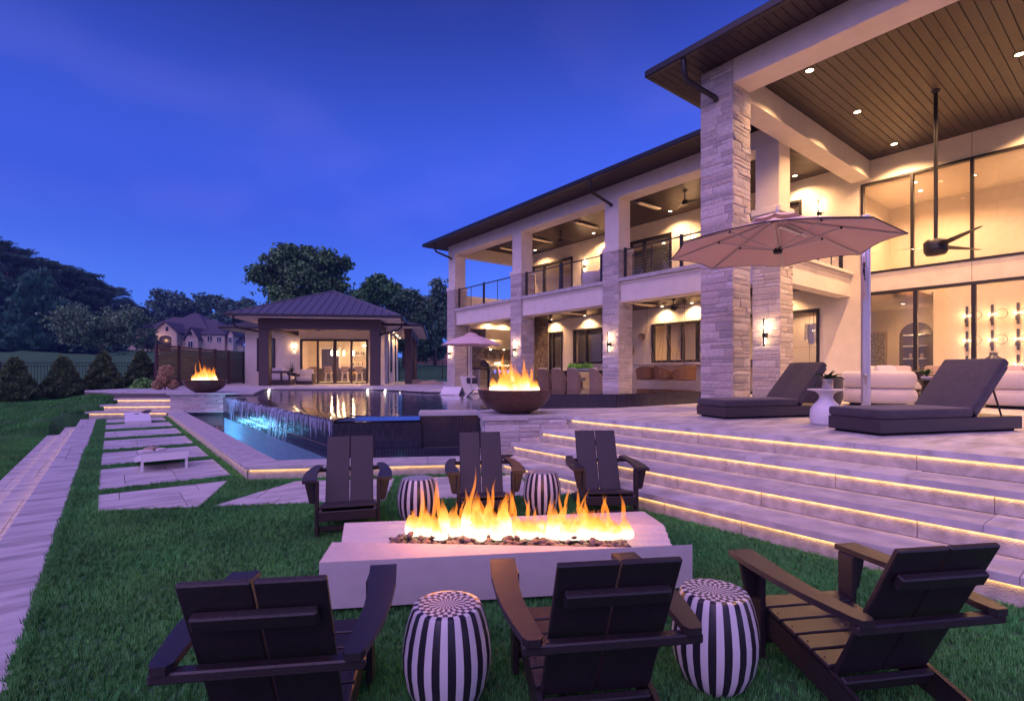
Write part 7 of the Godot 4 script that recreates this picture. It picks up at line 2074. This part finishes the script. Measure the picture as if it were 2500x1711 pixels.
func pavilion_things() -> void:
	var so := thing("loveseat", "dark framed loveseat with pale cushions beside the pavilion's left post", "sofa", g2(-8.75, T, 29.9), TURN)
	bx("base", -0.55, 0.02, -0.4, 0.62, 0.27, 0.4, M.bronze_paint, so, 0.01)
	for x in [-0.55, 0.10, 0.52]: bx("panel", x, 0.27, 0.36, x + 0.10, 0.72, 0.40, M.bronze_paint, so)
	bx("rail", -0.55, 0.66, 0.36, 0.62, 0.78, 0.40, M.bronze_paint, so, 0.005)
	var m := MB.new(); pad(m, Vector3(0.02, 0.40, 0), Vector3(1.1, 0.24, 0.7), Basis(), 0.05); obj("seat_cushion", m, M.cushion_white, so)
	m = MB.new(); pad(m, Vector3(-0.2, 0.72, -0.2), Vector3(0.6, 0.45, 0.18), Basis(Vector3.RIGHT, -0.2), 0.07); obj("pillow", m, M.cushion_white, so)
	var ch := thing("armchair", "dark framed armchair with pale cushions in front of the pavilion's glass doors", "armchair", g2(-7.75, T, 31.2), TURN)
	bx("base", -0.45, 0.02, -0.4, 0.45, 0.22, 0.4, M.bronze_paint, ch, 0.01)
	bx("arm", -0.48, 0.2, -0.4, -0.42, 0.62, 0.35, M.bronze_paint, ch, 0.005); bx("arm", 0.42, 0.2, -0.4, 0.48, 0.62, 0.35, M.bronze_paint, ch, 0.005)
	m = MB.new(); pad(m, Vector3(0, 0.34, 0.02), Vector3(0.84, 0.24, 0.78), Basis(), 0.05); obj("seat_cushion", m, M.cushion_white, ch)
	m = MB.new(); pad(m, Vector3(0, 0.66, -0.28), Vector3(0.76, 0.46, 0.2), Basis(Vector3.RIGHT, -0.15), 0.07); obj("back_cushion", m, M.cushion_white, ch)
	var dt := thing("drum_table", "dark round drum table carrying the spiky potted plant", "side table", g2(-8.42, T, 30.85))
	m = MB.new(); m.lathe([Vector2(0, 0), Vector2(0.17, 0), Vector2(0.20, 0.25), Vector2(0.17, 0.48), Vector2(0, 0.48)], 20); obj("body", m, M.brushed_metal, dt)
	var pl := thing("potted_plant", "spiky green yucca in a dark pot under the pavilion's wall lamp", "plant", g2(-8.42, T + 0.48, 30.85))
	m = MB.new(); m.lathe([Vector2(0, 0), Vector2(0.16, 0), Vector2(0.27, 0.14), Vector2(0.27, 0.20), Vector2(0, 0.18)], 20); obj("pot", m, M.dark_table, pl)
	var r := RandomNumberGenerator.new(); r.seed = 61
	for i in 34:
		var q := r.randf() * TAU; var e := r.randf_range(0.35, 1.45); var l := r.randf_range(0.6, 0.95)
		var d := Vector3(cos(q) * cos(e), sin(e), sin(q) * cos(e)); var s := Vector3(-sin(q), 0, cos(q))
		var b := MB.new(); b.tint = true; var k := r.randf_range(0.7, 1.3); b.c = Color(0.035 * k, 0.07 * k, 0.035 * k)
		b.grid(5, 1, func(u, v): return Vector3(0, 0.2, 0) + d * l * (u / 5.0) + Vector3.DOWN * 0.18 * pow(u / 5.0, 2) + s * (v - 0.5) * 0.055 * (1.0 - 0.85 * u / 5.0))
		obj("leaf", b, M.leaf, pl)
	var st: Node3D = null
	var lab := ["pale bar stool at the left of the row behind the pavilion glass", "pale bar stool second from the left behind the pavilion glass", "pale bar stool third from the left behind the pavilion glass", "pale bar stool at the right of the row behind the pavilion glass"]
	for i in 4:
		var at := g2([-8.3, -7.36, -6.3, -5.37][i], T, 35.5)
		if st == null:
			st = thing("bar_stool", lab[0], "bar stool", at, TURN, "bar stools at the pavilion bar")
			m = MB.new(); pad(m, Vector3(0, 0.70, 0), Vector3(0.44, 0.12, 0.42)); obj("seat", m, M.cushion_white, st)
			m = MB.new(); pad(m, Vector3(0, 0.90, 0.20), Vector3(0.46, 0.40, 0.08)); obj("backrest", m, M.wicker_pale, st)
			for q in [[-1, -1], [1, -1], [-1, 1], [1, 1]]:
				m = MB.new(); m.beam(Vector3(q[0] * 0.15, 0.66, q[1] * 0.15), Vector3(q[0] * 0.22, 0, q[1] * 0.20), 0.04, 0.04); obj("leg", m, M.white_paint, st)
			for y in [0.22]:
				for s in [-1, 1]: bx("footrest", -0.2, y, s * 0.18 - 0.012, 0.2, y + 0.03, s * 0.18 + 0.012, M.white_paint, st)
		else: dup(st, "bar_stool", lab[i], at, TURN)
	for i in 14:
		var row := i / 7
		var at := g2(-6.4 + 0.13 * (i % 7) + (0.05 * row), 2.0 if row == 0 else 2.78, 38.55 if row == 0 else 38.8)
		var b := MB.new(); b.lathe([Vector2(0, 0), Vector2(0.038, 0), Vector2(0.038, 0.17), Vector2(0.013, 0.22), Vector2(0.013, 0.29), Vector2(0, 0.29)], 8)
		var o := obj("bottle", b, [M.wicker, M.glass_green, M.brushed_metal][i % 3]); o.position = at
		tag(o, "%s small bottle from the left on the pavilion bar's %s" % [["first", "second", "third", "fourth", "fifth", "sixth", "seventh"][i % 7], ["back counter", "lit upper shelf"][row]], "bottle", "bottles behind the pavilion bar")
	# loose covers lying on the deck by the gallery
	for i in 2:
		var o := thing("folded_cover", ["crumpled pale fabric cover beside the pavilion's gallery post", "crumpled pale fabric cover near the house's first column"][i], "cover", S([1018, 1052][i], 911, [32.5, 29.5][i]) * Vector3(1, 0, 1) + Vector3.UP * T, [0.3, -0.4][i], "fabric covers on the far deck")
		var nz := FastNoiseLite.new(); nz.frequency = 1.6; nz.seed = 4 + i
		m = MB.new()
		m.grid(10, 16, func(u, v):
			var p := Vector2(u / 5.0 - 1.0, v / 8.0 - 1.0)
			var e := maxf(0.0, 1.0 - p.length_squared())
			return Vector3(p.y * 0.75, sqrt(e) * (0.22 + 0.16 * nz.get_noise_2d(p.x * 2 + 3, p.y * 2)), -p.x * 0.4), true)
		obj("cloth", m, M.wicker_pale, o)
	var mt := bx("doormat", -0.5, 0, -0.25, 0.5, 0.012, 0.25, M.cushion_dark)
	mt.position = g2(-6.5, T + 0.002, 33.5); mt.rotation.y = TURN
	tag(mt, "flat dark doormat before the pavilion's glass doors", "doormat")

func pool_things() -> void:
	var sheet := func(label, at, turn, pr, w):
		var o := thing("pool_lounger", label, "pool lounger", at, turn, "white moulded loungers in the pool")
		var m := MB.new()
		var n: int = pr.size() - 1
		m.grid(n, 6, func(i, j): return Vector3((j / 6.0 - 0.5) * w, pr[i].y, pr[i].x))
		m.grid(n, 6, func(i, j): return Vector3((j / 6.0 - 0.5) * w, pr[i].y - 0.045, pr[i].x), true)
		for s in [-0.5, 0.5]:
			for i in n: m.fan([Vector3(s * w, pr[i].y, pr[i].x), Vector3(s * w, pr[i + 1].y, pr[i + 1].x), Vector3(s * w, pr[i + 1].y - 0.045, pr[i + 1].x), Vector3(s * w, pr[i].y - 0.045, pr[i].x)], Vector3(s, 0, 0))
		obj("shell", m, M.white_resin, o)
	var wave := []
	for i in 17:
		var f := i / 16.0
		wave.append(Vector2(-0.75 + 1.5 * f, -0.05 + 0.31 * exp(-pow((f - 0.42) / 0.17, 2)) + 0.06 * f))
	sheet.call("white wave-shaped pool lounger at the left, its crest above the water", S(1103, 911, 18.3) * Vector3(1, 0, 1) + Vector3.UP * WL, 0.35 - 1.25, wave, 0.7)
	sheet.call("white wave-shaped pool lounger half hidden by the near fire bowl", S(1172, 911, 16.8) * Vector3(1, 0, 1) + Vector3.UP * WL, -0.55 + 1.4, wave, 0.7)
	var bk := []
	for i in 13:
		var f := i / 12.0
		bk.append(Vector2(-0.55 + 1.1 * f, 0.62 * pow(1.0 - f, 2.2) + 0.02))
	sheet.call("white pool lounger with upright back holding a dark pillow", S(1150, 911, 19.4) * Vector3(1, 0, 1) + Vector3.UP * WL, -0.35, bk, 0.6)
	var pw := thing("pillow", "dark pillow at the head of the upright white pool lounger", "pillow", S(1152, 911, 19.75) * Vector3(1, 0, 1) + Vector3.UP * (WL + 0.47), -0.35)
	var m := MB.new(); pad(m, Vector3.ZERO, Vector3(0.42, 0.1, 0.26), Basis(Vector3.RIGHT, 0.8), 0.04); obj("cover", m, M.cushion_dark, pw)
	# straight umbrella standing on the sun shelf
	var at := S(1150.5, 911, 18.6); at.y = WL - 0.2
	var o := thing("umbrella", "white round umbrella standing in the pool's shallow shelf", "umbrella", at)
	m = MB.new(); m.tube([Vector3.ZERO, Vector3(0, 2.28, 0)], 0.026, 10); obj("pole", m, M.pole_metal, o)
	var cv := MB.new(); var R0 := 1.13; var y0 := 1.955; var y1 := 2.36
	for k in 8:
		var e0 := Vector3(cos(TAU * k / 8.0 + 0.2), 0, sin(TAU * k / 8.0 + 0.2)) * R0; var e1 := Vector3(cos(TAU * (k + 1) / 8.0 + 0.2), 0, sin(TAU * (k + 1) / 8.0 + 0.2)) * R0
		var f := func(i, j, dy):
			var s: float = i / 6.0; var t: float = j / 4.0; var sag := 4 * t * (1 - t)
			return Vector3(0, y1 + dy, 0).lerp(e0.lerp(e1, t) * (1 - 0.03 * sag) + Vector3.UP * (y0 + dy + 0.02 * sag), s) + Vector3.UP * 0.05 * sin(PI * s)
		cv.grid(6, 4, func(i, j): return f.call(i, j, 0.0), true); cv.grid(6, 4, func(i, j): return f.call(i, j, -0.004))
		var rb := MB.new(); rb.tube([Vector3(0, y1 - 0.03, 0), e0 + Vector3.UP * (y0 - 0.01)], 0.008, 5); obj("rib", rb, M.pole_metal, o)
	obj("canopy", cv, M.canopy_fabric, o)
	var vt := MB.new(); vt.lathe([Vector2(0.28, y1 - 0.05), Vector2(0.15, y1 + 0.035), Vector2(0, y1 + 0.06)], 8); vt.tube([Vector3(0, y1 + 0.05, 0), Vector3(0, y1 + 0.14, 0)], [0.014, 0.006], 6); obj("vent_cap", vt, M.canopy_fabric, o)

func games() -> void:
	var mk := func(label, at, turn):
		var o := thing("cornhole_board", label, "game board", at, turn, "white bean bag boards")
		# low end at +z, high end at -z
		var a := Vector3(0, 0.075, 0.6); var b := Vector3(0, 0.265, -0.6)
		var d := (b - a).normalized(); var n := Vector3(0, -d.z, d.y)
		var bs := Basis(Vector3.RIGHT, n, -d)
		var sheet := MB.new()
		# deck with a round hole near the high end
		var hole := []; var out := []
		for i in 32:
			var q := TAU * i / 32.0
			hole.append(Vector2(cos(q) * 0.076, -0.37 + sin(q) * 0.076))
			var e := Vector2(cos(q), sin(q)); var s := minf(0.30 / maxf(absf(e.x), 1e-4), (0.23 if e.y < 0 else 0.23) / maxf(absf(e.y), 1e-4))
			out.append(Vector2(0, -0.37) + e * s)
		var mid := (a + b) / 2
		var to := func(p: Vector2, y: float): return mid + bs * Vector3(p.x, y, p.y)
		for i in 32:
			var j := (i + 1) % 32
			sheet.fan([to.call(hole[i], 0.0), to.call(hole[j], 0.0), to.call(out[j], 0.0), to.call(out[i], 0.0)], n)
			sheet.fan([to.call(hole[i], 0.0), to.call(hole[j], 0.0), to.call(hole[j], -0.015), to.call(hole[i], -0.015)], Vector3.UP)
		for q in [[-0.30, -0.14, 0.30, 0.6]]:
			sheet.fan([to.call(Vector2(q[0], q[1]), 0.0), to.call(Vector2(q[2], q[1]), 0.0), to.call(Vector2(q[2], q[3]), 0.0), to.call(Vector2(q[0], q[3]), 0.0)], n)
		for c in [[-0.30, -0.60], [0.30, -0.60]]: pass
		sheet.fan([to.call(Vector2(-0.30, -0.60), 0.0), to.call(Vector2(0.30, -0.60), 0.0), to.call(Vector2(0.30, -0.601), 0.0), to.call(Vector2(-0.30, -0.601), 0.0)], n)
		obj("deck", sheet, M.white_paint, o)
		for s in [-1, 1]:
			var sm := MB.new(); sm.box(mid + bs * Vector3(s * 0.29, -0.05, 0), Vector3(0.02, 0.095, 1.2), 0.003, bs); obj("side_rail", sm, M.white_paint, o)
			var lg := MB.new(); lg.beam(Vector3(s * 0.272, 0.24, -0.57), Vector3(s * 0.272, 0.0, -0.585), 0.035, 0.03, 0.005, Vector3(0, 0, 1)); obj("leg", lg, M.white_paint, o)
		for e in [0.59, -0.59]:
			var em := MB.new(); em.box(mid + bs * Vector3(0, -0.06 if e < 0 else -0.045, e), Vector3(0.56, 0.115 if e < 0 else 0.085, 0.02), 0.003, bs); obj("end_rail", em, M.white_paint, o)
		return o
	var b1: Node3D = mk.call("white bean bag board nearest the camera, raised end and legs towards it", Vector3(0.605, 0.012, -9.72), PI)
	b1.rotation.y = PI + 0.03
	mk.call("white bean bag board at the far end of the pavers, sloping towards the camera", Vector3(0.60, 0.012, -18.52), 0.0)
	var bag := func(label, at, sz, mt, turn):
		var o := thing("bean_bag", label, "bean bag", at, turn, "bean bags on the game boards")
		var m := MB.new(); pad(m, Vector3.ZERO, Vector3(sz, 0.035, sz), Basis(), 0.016); obj("cloth", m, mt, o)
	bag.call("pale bean bag at the left of the heap on the near board", Vector3(0.40, 0.285, -9.36), 0.16, M.cushion_white, 0.3)
	bag.call("pale bean bag on top of the heap on the near board", Vector3(0.47, 0.315, -9.42), 0.15, M.wicker_pale, 1.0)
	bag.call("pale bean bag at the right of the heap on the near board", Vector3(0.57, 0.29, -9.40), 0.15, M.cushion_white, 0.6)
	bag.call("black bean bag beside the hole of the far board", Vector3(0.80, 0.29, -18.98), 0.17, M.cushion_dark, 0.4)
	bag.call("black bean bag at the far board's upper corner", Vector3(0.87, 0.305, -19.05), 0.15, M.cushion_dark, 1.1)
